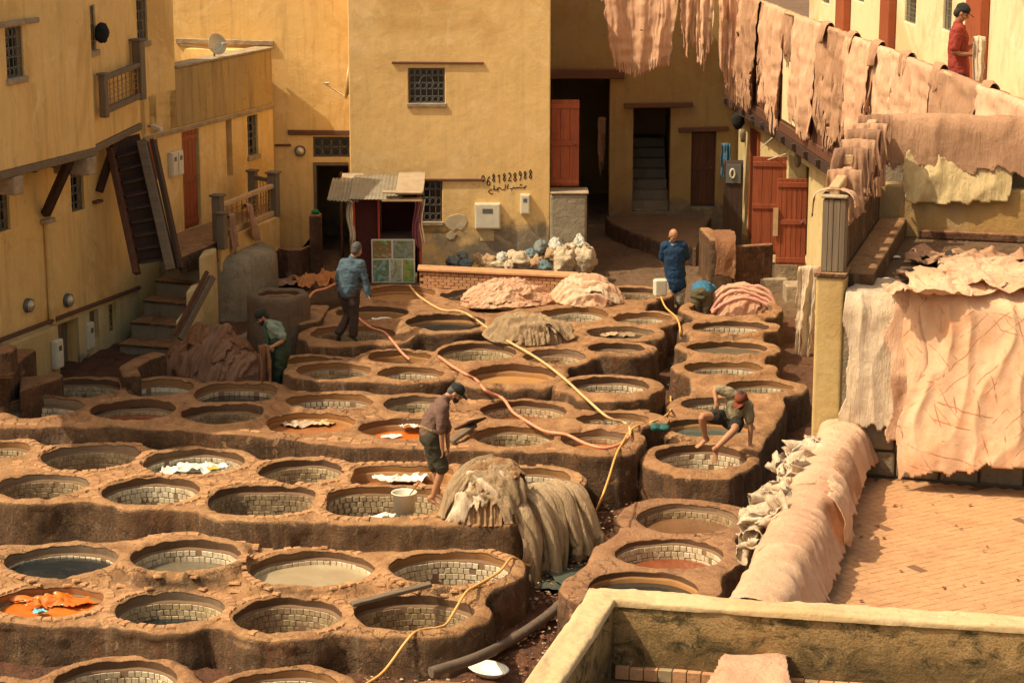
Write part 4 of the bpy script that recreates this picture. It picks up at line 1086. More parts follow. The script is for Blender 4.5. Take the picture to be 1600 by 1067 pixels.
# posts and rail
for i in range(13):
    p = MB(); p.pbox(Rt, .6+i*1.9, .72+i*1.9, .14, .26, DK+.34, 6.50); p.build('post', M['wood_red'], hR, .006)
mb = MB(); mb.tube([Rt.w(a, .30, 6.48+.015*math.sin(a*2)) for a in np.arange(-.1, 24.2, .6)], .035, 8); rl = mb.build('hanging_rail', M['wood_light'], hR)
# upper wall behind the walkway, with windows and red door posts
def rup(x0, y0, x1, y1): return rb(x0, y0, x1, y1, -1.45)
uw = [rup(1413, -10, 1431, 37), rup(1473, -20, 1487, 49), rup(1335, -25, 1350, 3), rup(1284, -25, 1296, 6)]
wall(Rt, -.2, 24.5, DK+.342, 10.5, uw, M['pale_wall'], 'wall', hR, -1.45)
for w_ in uw:
    fo = MB(); fo.pbox(Rt, w_[0], w_[1], -1.62, -1.55, w_[2], w_[2]+.04); fo.pbox(Rt, w_[0], w_[1], -1.62, -1.55, w_[3]-.04, w_[3]); f = fo.build('window', M['wood_grey'], hR)
    g = MB(); g.pbox(Rt, w_[0], w_[1], -1.66, -1.64, w_[2]+.04, w_[3]-.04); g.build('pane', M['glass'], f); grille(Rt, (w_[0]+.02, w_[1]-.02, w_[2]+.02, w_[3]-.02), -1.5, f, 3, 6, scroll=False)
for x0, x1 in ((1312, 1325), (1382, 1396), (1517, 1541)):
    a0, a1, _, _ = rb(x0, 20, x1, 60, -1.4); p = MB(); p.pbox(Rt, a0, a1, -1.44, -1.30, DK+.344, 9.5); p.build('timber_post', M['wood_red'], hR, .01)
# end wall toward alley above: shade wall with the big hide, rafters
# open red doors: two leaves standing out into the yard
def leaf(px, D, az, label, n=5, m=None):
    x0, y0, x1, y1 = px; p0 = atD(x0, (y0+y1)/2, D); pl = Plane(p0.x, p0.y, az); 
    if pl.n.y > 0: pl.n = -pl.n
    box = pbox_px(pl, x0, y0, x1, y1); root = empty('door_leaf', pl.w(0, 0, box[2]), label, 'door', 'open red plank doors on the right')
    plank_door(pl, box, 0, root, m or M['wood_red'], n, name='panel'); return pl, box
leaf((1175, 245, 1236, 398), 41.2, 97, 'farther red panelled door standing open, partly covered by the plank one', 4)
pl_, bx_ = leaf((1213, 279, 1260, 414), 39.8, 95, 'nearer red plank door standing open with a pale latch bar', 6)
mb = MB(); mb.pbox(pl_, bx_[0]-.06, bx_[0]+.03, .02, .06, pl_.hit(1216, 368)[1], pl_.hit(1216, 325)[1]); o = mb.build('latch_bar', M['wood_light']); tag(o, 'upright pale latch bar fixed at the edge of the nearer red door', 'latch bar')
# black lean-to cupboard with a round dial, and blue jacket
cb = atD(1150, 330, 43.4); plc = Plane(cb.x, cb.y, 96)
if plc.n.y > 0: plc.n = -plc.n
bxc = pbox_px(plc, 1130, 254, 1160, 378); r = empty('cupboard', plc.w(bxc[0], 0, bxc[2]), 'black cupboard with a framed white emblem on top by the alley corner', 'cupboard')
mb = MB(); mb.pbox(plc, bxc[0], bxc[1], -.35, 0, bxc[2]-.1, bxc[3]); mb.build('body', M['wood_dark'], r, .01)
mb = MB(); mb.pbox(plc, bxc[0]+.04, bxc[1]-.04, .002, .03, bxc[3]-.42, bxc[3]-.03); mb.build('sign_board', M['iron'], r, .005)
c_ = plc.w((bxc[0]+bxc[1])/2-.02, .045, bxc[3]-.22)
mb = MB(); mb.tube([c_+Vector((.045*math.cos(t), 0, .09*math.sin(t))) for t in np.linspace(0, 6.29, 16)], .020, 6, False); mb.build('emblem', M['white'], r)
# ------------------------------------------------------------------ left house
PL = Plane(-7.45, 35.0, 20.0)
if PL.n.x < 0: PL.n = -PL.n
def lb(x0, y0, x1, y1, b=0.0):
    a0 = PL.hit(x0, (y0+y1)/2, b)[0]; a1 = PL.hit(x1, (y0+y1)/2, b)[0]
    return a0, a1, PL.hit((x0+x1)/2, y1, b)[1], PL.hit((x0+x1)/2, y0, b)[1]
hL = empty('stair_house', PL.w(2, 0, 1.0), 'ochre house along the left edge with balcony, props and outside stairs', 'building')
aEnd = PL.hit(428, 250)[0]; aRoof = PL.hit(271, 60)[0]
zC = PL.hit(418, 168)[1]
openL = {
 'door1': lb(286, 203, 313, 357), 'reddoor': lb(229, 219, 247, 283), 'niche': lb(354, 187, 363, 276), 'win': lb(387, 180, 403, 243),
 'bw1': lb(111, 262, 131, 330), 'bw0': lb(-8, 284, 15, 362), 'lw1': lb(137, 484, 151, 531), 'lw2': lb(167, 474, 179, 518), 'ldoor': lb(90, 500, 122, 640)}
wt = wall(PL, -4.5, aEnd, .5, 5.2, list(openL.values()), M['yellow'], 'wall', hL)
# lower storey is set back and paler: a shallow skin with a ledge line over it
for k in ('door1', 'reddoor', 'ldoor'): room(PL, openL[k], -.35, hL, 1.3, grow=.05)
o = openL['door1']; w_ = o[1]-o[0]
plank_door(PL, (o[0], o[1]-.1*w_, o[2]+.02, o[3]), -.05, hL, M['wood_red'], 4)
o = openL['reddoor']; plank_door(PL, (o[0], o[1], o[2]+.02, o[3]), -.05, hL, M['wood_red'], 3)
o = openL['ldoor']; plank_door(PL, (o[0]+.25, o[1], o[2]+.02, o[3]), -.2, hL, M['wood_grey'], 3, rails=False)
o = openL['niche']; mb = MB(); mb.pbox(PL, o[0]-.05, o[1]+.05, -.34, -.3, o[2]-.05, o[3]+.05); mb.build('shutter', M['wood_dark'], hL)
for k, nv, nh in (('win', 3, 5), ('bw1', 3, 5), ('bw0', 4, 5), ('lw1', 2, 4), ('lw2', 2, 4)):
    a0, a1, c0, c1 = openL[k]; f = MB(); f.pbox(PL, a0-.0, a1, -.16, -.12, c0, c0+.04); f.pbox(PL, a0, a1, -.16, -.12, c1-.04, c1); f.pbox(PL, a0, a0+.04, -.16, -.12, c0+.04, c1-.04); f.pbox(PL, a1-.04, a1, -.16, -.12, c0+.04, c1-.04)
    fo = f.build('window', M['wood_dark'], hL, .004); g = MB(); g.pbox(PL, a0+.04, a1-.04, -.15, -.14, c0+.04, c1-.04); g.build('pane', M['glass'], fo)
    grille(PL, (a0+.01, a1-.01, c0+.01, c1-.01), -.05, fo, nv, nh)
    if k in ('win',): s_ = MB(); s_.pbox(PL, a0-.04, a1+.04, -.08, .04, c0-.08, c0+.004); s_.build('sill', M['ledge'], fo, .008)
# pale lower skin with its own ledge, below the string line
zl0 = PL.hit(16, 519, .06)[1]; zl1 = PL.hit(200, 461, .06)[1]; zl = (zl0+zl1)/2
aS = PL.hit(215, 520)[0]
wall(PL, -4.5, aS, .5, zl-.03, [openL[k] for k in ('lw1', 'lw2', 'ldoor')], M['yellow_low'], 'lower_wall', hL, b=.045, th=.043)
mb = MB(); mb.pbox(PL, -4.5, aS, .046, .11, zl-.028, zl+.03); mb.build('string_course', M['lintel'], hL, .01)
# roof terrace parapet, stained
mb = MB(); zp = PL.hit(270, 108)[1]
mb.pbox(PL, aRoof+.002, aEnd, -.32, .012, zC+.04, zp); mb.build('parapet', M['stained'], hL, .03, 3)
mb = MB(); mb.pbox(PL, aRoof+.002, aEnd+.03, -.36, .05, zp+.002, zp+.045); mb.build('coping', M['ledge'], hL, .015, 2)
mb = MB(); mb.pbox(PL, aEnd-.32, aEnd, -3.2, -.322, zC-2.9, zp); mb.build('end_wall', M['yellow'], hL, .02)
mb = MB(); mb.pbox(PL, aRoof, aEnd-.33, -4.2, -.33, zp-.62, zp-.5); mb.build('roof', M['ledge'], hL)
mb = MB(); mb.pbox(PL, aRoof+.1, aEnd-.4, -2.3, -2.15, zp-.49, zp+.10); mb.build('rear_parapet', M['stained'], hL, .02)
mb = MB(); mb.pbox(PL, PL.hit(222, 210)[0], aEnd+.02, .013, .06, zC-.03, zC+.035); mb.build('string_course', M['ledge'], hL, .012)
# upper storeys
P1 = atD(141, 240, 34.6); P1 = Vector((P1.x, P1.y, 0)); P2 = Vector((PL.w(PL.hit(220, 207)[0], 0, 0).x, PL.w(PL.hit(220, 207)[0], 0, 0).y, 0))
az2 = math.degrees(math.atan2(P2.x-P1.x, P2.y-P1.y)); PB = Plane(P1.x, P1.y, az2)
if PB.n.x < 0: PB.n = -PB.n
LB = (P2-P1).length
PA = Plane(P1.x, P1.y, 20.0)
if PA.n.x < 0: PA.n = -PA.n
PA.o = PA.o+PA.n*.10
def qb(pl, x0, y0, x1, y1):
    a0 = pl.hit(x0, (y0+y1)/2)[0]; a1 = pl.hit(x1, (y0+y1)/2)[0]; return a0, a1, pl.hit((x0+x1)/2, y1)[1], pl.hit((x0+x1)/2, y0)[1]
zO = 4.66; zT = 8.6
wa = qb(PA, 10, 42, 37, 122); wb = qb(PB, 139, 9, 150, 80); wbt = qb(PB, 211, -18, 229, 66)
wb = (max(wb[0], .03), wb[1], wb[2], wb[3])
wall(PA, -6.0, .02, zO+.1, zT, [wa], M['yellow'], 'upper_wall', hL)
wall(PB, .021, LB, zO+.1, zT, [wb], M['yellow'], 'upper_wall', hL)
Pw = Plane(P2.x, P2.y, 20.0)
if Pw.n.x < 0: Pw.n = -Pw.n
aW = Pw.hit(272, 60)[0]
wc = qb(Pw, 212, -16, 229, 66); wc = (max(wc[0], .02), wc[1]+.02, wc[2], wc[3])
wall(Pw, .003, aW, zC+.04, zT, [wc], M['yellow'], 'upper_wall', hL, b=.0)
mb = MB(); mb.pbox(Pw, aW-.35, aW-.002, -4, -.352, zC, zT); mb.build('end_wall', M['yellow'], hL)
for pl, w_, nv in ((PA, wa, 4), (PB, wb, 2), (Pw, wc, 3)):
    a0, a1, c0, c1 = w_; f = MB(); f.pbox(pl, a0, a1, -.16, -.12, c0, c0+.04); f.pbox(pl, a0, a0+.04, -.16, -.12, c0+.04, c1); f.pbox(pl, a1-.04, a1, -.16, -.12, c0+.04, c1)
    fo = f.build('window', M['wood_grey'], hL, .004); g = MB(); g.pbox(pl, a0+.04, a1-.04, -.15, -.14, c0+.04, c1); g.build('pane', M['glass'], fo); grille(pl, (a0+.01, a1-.01, c0+.01, c1-.01), -.04, fo, nv, 5)
    s_ = MB(); s_.pbox(pl, a0-.04, a1+.04, -.08, .05, c0-.09, c0+.004); s_.build('sill', M['ledge'], fo, .01)
mb = MB(); a0, c0 = PA.hit(-5, 41); a1, c1 = PA.hit(56, 27); mb.pbox(PA, a0, a1, .003, .07, c0-.03, c0+.05); mb.build('lintel', M['ledge'], hL, .012)
# underside beams: pale weathered edge beams
def edge(pl, a0, a1, name):
    mb = MB(); mb.pbox(pl, a0, a1, -.16, .03, zO-.02, zO+.098); mb.build(name, M['wood_greyx'], hL, .012)
edge(PA, -6.0, .0, 'edge_beam'); edge(PB, .025, LB, 'edge_beam')
# soffit closing the overhang
q0 = PA.w(-6, -.16, 0); q1 = PA.w(0, -.16, 0); q2 = PB.w(LB, -.16, 0); q3 = PL.w(-4.5, -.1, 0); q4 = PL.w(PL.hit(220, 207)[0], -.1, 0)
mb = MB(); mb.prism([(q.x, q.y) for q in (q0, q1, q2, q4, q3)], zO+.0, zO+.1); mb.build('soffit', M['wood_dark'], hL)
for a in np.arange(-4.2, .4, .55):
    j = MB(); j.bar(PA.w(a, -.2, zO-.05), PA.w(a, -1.1, zO-.05), .08, .1); j.build('joist', M['wood_dark'], hL)
mb = MB(); a_, b_ = PA.w(-6, -4, 0), PA.w(0, -4, 0); mb.prism([(q.x, q.y) for q in (PA.w(-6, -.3, 0), PA.w(-.02, -.3, 0), PB.w(LB, -.3, 0), Pw.w(aW-.36, -.3, 0), Pw.w(aW-.36, -4, 0), PA.w(-6, -4.5, 0))], zT-.25, zT-.05); mb.build('roof', M['ledge'], hL)
# beam stubs and struts holding the overhang
for px_, py_ in ((25, 284), (139, 252)):
    a, c = PA.hit(px_, py_) if px_ < 100 else PA.hit(139, 252); a = min(a, -.1); mb = MB(); mb.pbox(PA, a-.12, a+.12, -.6, .06, zO-.30, zO-.022); mb.build('beam_end', M['ledge'], hL, .02)
def strut(p0, p1, t=.13):
    mb = MB(); mb.bar(p0, p1, t, t); mb.build('strut', M['wood_dark'], hL, .01)
a, c = PL.hit(66, 335); a2, c2 = PA.hit(122, 262)
strut(PL.w(a, .06, c), PA.w(a2, -.15, zO-.04)); 
a, c = PL.hit(150, 300); a2, c2 = PB.hit(190, 235)
strut(PL.w(a, .06, c), PB.w(a2, -.1, zO-.04), .11)
a, c = PL.hit(73, 340); mb = MB(); mb.pbox(PL, a-.2, a+.08, .0, .12, c-.08, c); mb.build('corbel', M['ledge'], hL, .01)
a, c = PL.hit(150, 312); mb = MB(); mb.pbox(PL, a-.14, a+.08, .0, .10, c-.05, c); mb.build('corbel', M['lintel'], hL, .01)
# drain groove pipe down the wall
a0, c0 = PL.hit(69, 345); _, c1 = PL.hit(75, 505)
mb = MB(); mb.tube([PL.w(a0, .05, c0), PL.w(a0+.01, .05, (c0+c1)/2), PL.w(a0, .06, c1)], .055, 10); r = mb.build('downpipe', M['yellow']); tag(r, 'ochre painted downpipe below the wooden prop on the left house', 'drainpipe')
# balcony rail panel on the upper floor
def rail_panel(pl, a0, a1, b, c0, c1, root, posts=True, nb=9, cap=M['wood_greyx'], hz=0.0):
    H = c1-c0
    mb = MB(); mb.bar(pl.w(a0, b, c1), pl.w(a1, b, c1+hz), .09, .08); mb.build('handrail', cap, root, .01)
    mb = MB(); mb.bar(pl.w(a0, b, c0+.05), pl.w(a1, b, c0+.05+hz), .08, .10); mb.build('bottom_rail', cap, root, .01)
    for i in range(nb):
        a = a0+(a1-a0)*(i+.5)/nb; z0, z1 = c0+.1+hz*(i+.5)/nb, c1-.04+hz*(i+.5)/nb
        mb = MB(); mb.tube([pl.w(a, b, z0), pl.w(a, b, z1)], .009, 6)
        for f in (.2, .5, .8): mb.lathe(pl.w(a, b, z0+(z1-z0)*f), [(0, -.02), (.022, 0), (0, .02)], 8)
        if i < nb-1:
            ra = (a1-a0)/nb
            for f in (.32, .68): mb.tube([pl.w(a+ra/2+ra*.42*math.cos(t), b, z0+(z1-z0)*f+.05*math.sin(t)) for t in np.linspace(0, 6.29, 9)], .006, 5, False)
        mb.build('baluster', M['iron_lt'], root)
def newel(p, h, root, s=.17):
    mb = MB(); mb.box((p.x, p.y, p.z+h/2), s, s, h, PL.rot()); mb.build('post', M['wood_grey'], root, .01)
    mb = MB(); mb.box((p.x, p.y, p.z+h+.02), s*1.35, s*1.35, .04, PL.rot()); mb.build('post_cap', M['wood_grey'], root, .008)
a0, c0 = PB.hit(150, 179); a1, c1 = PB.hit(207, 166); ct = PB.hit(150, 122)[1]
rb_ = empty('balcony_rail', PB.w(a0, .1, c0), 'small grey-posted balcony railing with studded bars high on the left house', 'railing')
rail_panel(PB, a0, a1, .14, c0, ct, rb_); newel(PB.w(a0, .14, c0-.05), ct-c0+.1, rb_, .12); newel(PB.w(a1, .14, c0-.02), ct-c0+.42, rb_, .17)
# --- landing, arch and stairs
zL = 2.62
def lp(px, py, z): return at(px, py, z)
ls = empty('landing', at(370, 380, zL-.3), 'raised landing in front of the red upstairs door, carried on an arch', 'landing')
pA = PL.w(PL.hit(272, 372)[0], .0, 0); pB = PL.w(aEnd, .0, 0); pC = at(425, 322, zL); pC = at(428, 352, zL-.2); pD = at(338, 388, zL); pE = at(283, 402, zL)
pA, pB = PL.w(PL.hit(262, 380)[0], .002, 0), PL.w(aEnd, .002, 0)
pC = at(430, 340, zL); pD = at(340, 378, zL)
mb = MB(); mb.prism([(p.x, p.y) for p in (pA, pB, pC, pD, pE)], zL-.32, zL); mb.build('slab', M['terra_b'], ls, .02, 2)
# front face plaster band
fd = (pC-pD); fd.z = 0; Lf = fd.length; azf = math.degrees(math.atan2(fd.x, fd.y)); PF = Plane(pD.x, pD.y, azf)
if PF.n.y > 0: PF.n = -PF.n
mb = MB(); mb.pbox(PF, -.05, Lf, .003, .09, zL-.62, zL+.04); mb.build('fascia', M['yellow'], ls, .02)
mb = MB(); mb.pbox(PF, Lf-.30, Lf-.02, -.3, .06, .9, zL-.63); mb.build('pier', M['yellow'], ls, .02)
# rounded oven-like bay under the landing
cen = PF.w(Lf*.36, -.55, 0); bay = MB(); n = 28
prof = [(1.18, .9), (1.20, 1.6), (1.19, 2.05), (1.15, 2.25), (1.0, 2.34), (0, 2.36)]
bay.lathe((cen.x, cen.y, 0), prof, 40); bo = bay.build('bay', M['bay'], ls)
# landing rails
lr = empty('landing_rail', PF.w(0, 0, zL), 'weathered wooden railing with iron lattice round the landing', 'railing')
rail_panel(PF, .12, Lf-.10, .0, zL+.05, zL+.62, lr, nb=11, cap=M['wood_light'])
newel(PF.w(.06, 0, zL), .80, lr, .17); newel(PF.w(Lf-.04, 0, zL), .84, lr, .18); newel(PF.w(-.12, .15, zL-.1), .62, lr, .15)
bk = PL.w(PL.hit(362, 300)[0]+.2, .35, zL); newel(bk, .8, lr, .15)
q0 = bk+Vector((0, 0, .7)); q1 = PF.w(Lf-.04, 0, zL+.7)
mb = MB(); mb.bar(q0, q1, .07, .07); mb.build('handrail', M['wood_grey'], lr); 
for i in range(7):
    p = q0.lerp(q1, (i+.5)/7); mb = MB(); mb.tube([p-Vector((0, 0, .03)), p-Vector((0, 0, .6))], .009, 6); mb.build('baluster', M['iron_lt'], lr)
# masonry stairs going up to the landing
st = empty('stone_stairs', at(240, 560, 1.0), 'worn masonry stairs climbing to the landing on the left', 'stairs')
steps = [((168, 246), 566, .98), ((186, 268), 536, 1.24), ((204, 286), 502, 1.51), ((224, 298), 468, 1.79), ((243, 308), 437, 2.06), ((258, 316), 411, 2.33)]
for i, ((x0, x1), y, z) in enumerate(steps):
    p0, p1 = at(x0, y, z), at(x1, y+6, z); d = 1.0
    u = Vector((1, -.12, 0)).normalized(); w = (p1-p0).length; v = Vector((.25, 1, 0)).normalized()
    P = [p0, p1, p1+v*d*(1.3 if i < 5 else .8), p0+v*d*(1.3 if i < 5 else .8)]
    mb = MB(); mb.prism([(p.x, p.y) for p in P], .5, z-.045); mb.build('riser', M['stone_grey'], st, .02, 2)
    P = [p0-v*.04, p1-v*.04+u*.02, p1+v*d*.9, p0+v*d*.9]
    mb = MB(); mb.prism([(p.x, p.y) for p in P], z-.043, z); mb.build('tread', M['terra_b'], st, .015, 2)
# plastered cheek walls stepping down beside them
for i, ((x0, y0), (x1, y1), z) in enumerate([((310, 400), (332, 394), 2.66), ((290, 455), (310, 450), 2.2), ((274, 500), (292, 495), 1.75)]):
    p0, p1 = at(x0, y0, z), at(x1, y1, z); v = Vector((.0, 1, 0)).normalized()
    P = [p0, p1, p1+v*.55, p0+v*.55]; mb = MB(); mb.prism([(p.x, p.y) for p in P], .5, z); mb.build('cheek_wall', M['yellow_low'], st, .05, 3)
# steep timber stair hanging under the upper storey
ts_ = empty('timber_stair', at(230, 420, 2.2), 'steep dark timber stair with a pale weathered stringer, seen from behind', 'stairs')
zb_, zt_ = 2.12, 4.6
T0, T1 = atD(172, 232, 36.4), atD(222, 220, 36.6); B0, B1 = atD(214, 428, 35.7), atD(268, 422, 35.9)
for (t, b, m_, w) in ((T0, B0, 'wood_brown', .10), (T1, B1, 'wood_greyx', .16)):
    mb = MB(); mb.bar(t, b, w, .22, Vector((0, -1, 0))); mb.build('stringer', M[m_], ts_, .012)
mb = MB(); mb.bar(T1+Vector((.17, .1, 0)), B1+Vector((.14, .1, 0)), .07, .26, Vector((0, -1, 0))); mb.build('stringer', M['wood_dark'], ts_, .01)
for i in range(9):
    f = (i+.7)/9.5; p, q = T0.lerp(B0, f), T1.lerp(B1, f); mb = MB(); mb.bar(p+Vector((.03, .12, 0)), q+Vector((-.05, .12, 0)), .26, .04); mb.build('tread', M['wood_dark'], ts_, .006)
    if i % 2 == 0 or True:
        f2 = (i+.2)/9.5; p, q = T0.lerp(B0, f2), T1.lerp(B1, f2); mb = MB(); mb.bar(p+Vector((.03, .16, 0)), q+Vector((-.05, .16, 0)), .03, .30); mb.build('back_plank', M['wood_dark'], ts_)
# plank prop leaning on the cheek wall
mb = MB(); mb.bar(atD(280, 530, 34.3), atD(332, 432, 34.9), .10, .12); pr = mb.build('leaning_timber', M['wood_greyx'], None, .012); tag(pr, 'split grey timber leaning beside the masonry stairs', 'timber')
mb = MB(); mb.bar(atD(272, 524, 34.2), atD(324, 424, 34.8), .05, .07); pr = mb.build('leaning_timber', M['wood_brown'], None, .008); tag(pr, 'thin dark batten lying along the split grey timber by the stairs', 'timber')
# wall fittings
lampL = [(42, 477, 'left bulkhead lamp of two above the low shop doors'), (104, 469, 'right bulkhead lamp of two above the low shop doors')]
for x, y, l in lampL:
    a, c = PL.hit(x, y); Pq = Plane(0, 0, 0); 
    lamp_bowl(PL, x, y, l, .105)
a0, a1, c0, c1 = lb(262, 236, 280, 275); mbx = meter(PL, (262, 236, 280, 275), hL, 'pair of tall meter boxes beside the upstairs red door', doors=2)
meter(PL, (131, 503, 141, 545), hL, 'white meter box by the low shop window on the left')
meter(PL, (80, 530, 92, 575), hL, 'white meter box on the pier left of the low shop door', b=.3)
a0, c0 = PL.hit(28, 585); a1, c1 = PL.hit(84, 575)
mb = MB(); mb.pbox(PL, a0-.6, PL.hit(92, 560, .3)[0]+.02, .047, .299, .5, zl-.03); r = mb.build('buttress', M['yellow_low'], hL, .03, 2)
cm = empty('security_camera', PL.w(PL.hit(229, 196)[0], .1, PL.hit(229, 196)[1]), 'small white security camera below the eaves beam on the left', 'camera')
p = PL.w(PL.hit(231, 197)[0], 0, PL.hit(231, 197)[1]); mb = MB(); mb.tube([p, p+PL.n*.12+Vector((0, 0, -.03))], .015, 6); mb.build('bracket', M['iron'], cm)
mb = MB(); mb.bar(p+PL.n*.08+PL.u*.02, p+PL.n*.30-PL.u*.06+Vector((0, 0, -.05)), .09, .08); mb.build('body', M['white'], cm, .015, 2)
dish(PL.w(PL.hit(343, 75)[0], -.05, zp+.28), (.55, -.6, .25), .2, 'cream drum-shaped dish on the roof terrace parapet')
mb = MB(); mb.tube([PL.w(PL.hit(272, 70)[0], .1, zp+.42), PL.w(PL.hit(343, 75)[0]-.1, -.05, zp+.2)], .018, 6); o = mb.build('roof_pole', M['metal']); tag(o, 'thin pale pole lying over the roof terrace by the dish', 'pole')
# black sack hanging at the upper window
def blob(c, rx, ry, rz, seed, n=18, m=10, amp=.18, flat=None):
    V = []; Fq = []
    for j in range(m+1):
        ph = math.pi*j/m
        for i in range(n):
            th = 2*math.pi*i/n; d = Vector((math.sin(ph)*math.cos(th), math.sin(ph)*math.sin(th), math.cos(ph)))
            k = 1+amp*float(fbm(d.x*1.7+seed, d.y*1.7, d.z*1.7, seed, 3))+amp*.5*(1-2*abs(float(vnoise(d.x*4+seed, d.y*4, d.z*2.2, seed+9))))+amp*.25*(1-2*abs(float(vnoise(d.x*9+seed, d.y*9, d.z*5, seed+19))))
            p = Vector((d.x*rx*k, d.y*ry*k, d.z*rz*k))
            if flat is not None and p.z < -rz*flat: p.z = -rz*flat
            V.append(Vector(c)+p)
    for j in range(m):
        for i in range(n): Fq.append((j*n+i, (j+1)*n+i, (j+1)*n+(i+1) % n, j*n+(i+1) % n))
    return V, Fq
M['black'] = cloth_mat('black_cloth', (.025, .024, .022), .3)
a, c = PB.hit(148, 52); V, Fq = blob(PB.w(max(a, .12), .12, c), .11, .1, .15, 5); o = mesh_np('hanging_bag', V, Fq, M['black']); tag(o, 'black bag hanging on the slim upper window of the left house', 'bag')
# sunk orange wall at the left edge and ramp
mb = MB(); P = [at(-70, 650, 1.3), at(12, 632, 1.3), at(40, 604, 1.3), at(60, 590, 1.3), at(-70, 592, 1.3)]
rw = empty('ramp_wall', at(0, 600, 1.0), 'stepped orange-brown earthen wall at the left edge', 'wall')
mb.prism([(p.x, p.y) for p in P], .6, 1.78); mb.build('masonry', M['terra'], rw, .06, 3)
mb = MB(); P = [at(-70, 605, 1.7), at(22, 600, 1.7), at(30, 590, 1.7), at(-70, 580, 1.7)]; mb.prism([(p.x, p.y) for p in P], 1.782, 2.2); mb.build('upper_course', M['terra'], rw, .05, 3)
mb = MB(); P = [at(30, 610, 1.5), at(95, 594, 1.45), at(100, 588, 1.45), at(30, 588, 1.5)]; mb.prism([(p.x, p.y) for p in P], .6, 1.5); mb.build('toe', M['terra'], rw, .05, 3)
# curved parapet in the alley mouth left of the doorway, gas bottle green
cv = empty('curved_parapet', at(465, 430, 1.6), 'curved brown parapet before the dark doorway', 'wall')
pts = [(432, 396), (450, 400), (470, 400), (488, 392), (496, 368)]
mb = MB(); Pp = [at(x, y+16, 1.75) for x, y in pts]; out = Pp; inn = [p+Vector((0, .28, 0)) for p in Pp]
mb.prism([(p.x, p.y) for p in out+inn[::-1]], 1.0, 2.05); mb.build('masonry', M['terra_c'], cv, .03, 2)
mb = MB(); p = at(492, 400, 1.9); mb.box((p.x, p.y+.3, 1.9), .22, .35, 1.5); mb.build('pier', M['terra_c'], cv, .04, 3)
V, Fq = blob((p.x, p.y+.3, 2.69), .075, .06, .05, 3); M['green'] = cloth_mat('green_cloth', (.03, .22, .05)); o = mesh_np('green_bag', V, Fq, M['green']); tag(o, 'small bright green bag on the pier beside the doorway', 'bag')
# low trough walls by the heap of brown hides and beside the drum
def lowwall(pts, z0, z1, th, m, label, name='low_wall', cat='wall', bev=.05):
    P = [at(x, y, z1) for x, y in pts]; out = []; inn = []
    for i, p in enumerate(P):
        t = (P[min(i+1, len(P)-1)]-P[max(i-1, 0)]); t.z = 0; t.normalize(); nn = Vector((-t.y, t.x, 0)); out.append(p); inn.append(p+nn*th)
    mb = MB(); mb.prism([(p.x, p.y) for p in out+inn[::-1]], z0, z1); o = mb.build(name, m, None, bev, 3); tag(o, label, cat); return o
lowwall([(221, 585), (215, 572), (235, 560), (262, 552)], .6, 1.45, .3, M['terra'], 'low curved brown kerb wall by the brown hide heap')
lowwall([(312, 522), (360, 528), (395, 526), (420, 512)], .6, 1.32, .3, M['stone_grey'], 'pale stone ledge below the rounded bay')
lowwall([(470, 506), (500, 500), (516, 476)], .9, 1.66, .35, M['terra_b'], 'stubby block between the stone drum and the blue-shirted man')
# ------------------------------------------------------------------ roof terraces on the right (close to the camera)
K = .7
def kz(z): return CH-K*(CH-z)
def kp(x, y): return Vector((x*K, y*K, 0))
W0 = Vector((1.77, 16.2, 0)); W1 = Vector((3.22, 21.4, 0))       # camera-side end and far end of the draped low wall (left edge)
AZT = math.degrees(math.atan2(W1.x-W0.x, W1.y-W0.y))
PT = Plane(W1.x, W1.y, AZT)                                       # a away, b to the right
if PT.n.x < 0: PT.n = -PT.n
ZLOW, ZF, ZU = 3.78, 3.27, 5.07
LW = (W1-W0).length
bt = empty('terrace_building', PT.w(-3, 2, 2), 'building with two brick roof terraces on the right, its near wall draped with hides', 'building')
mb = MB(); mb.pbox(PT, -9.5, .0, .0, 9, -1.0, ZF-.03); mb.build('lower_block', M['terra_b'], bt)
mb = MB(); mb.pbox(PT, .0, 4.9, .0, 9, -1.0, ZU-.03); mb.build('upper_block', M['stone_grey'], bt)
mb = MB(); mb.pbox(PT, -LW-.3, -.0, .003, .34, ZF-.029, ZLOW-.02); mb.build('low_parapet', M['terra_b'], bt, .05, 3)
# stone retaining face under the hung hides
for j in range(6):
    a = 0; x = .34
    while x < 7:
        w = rng.uniform(.28, .5); s_ = MB(); s_.pbox(PT, -.07+rng.uniform(-.012, .012), -.002, x, x+w-.02, ZF+.28*j+.005, ZF+.28*(j+1)-.015); s_.build('stone', M['stone_grey'], bt, .025, 2); x += w
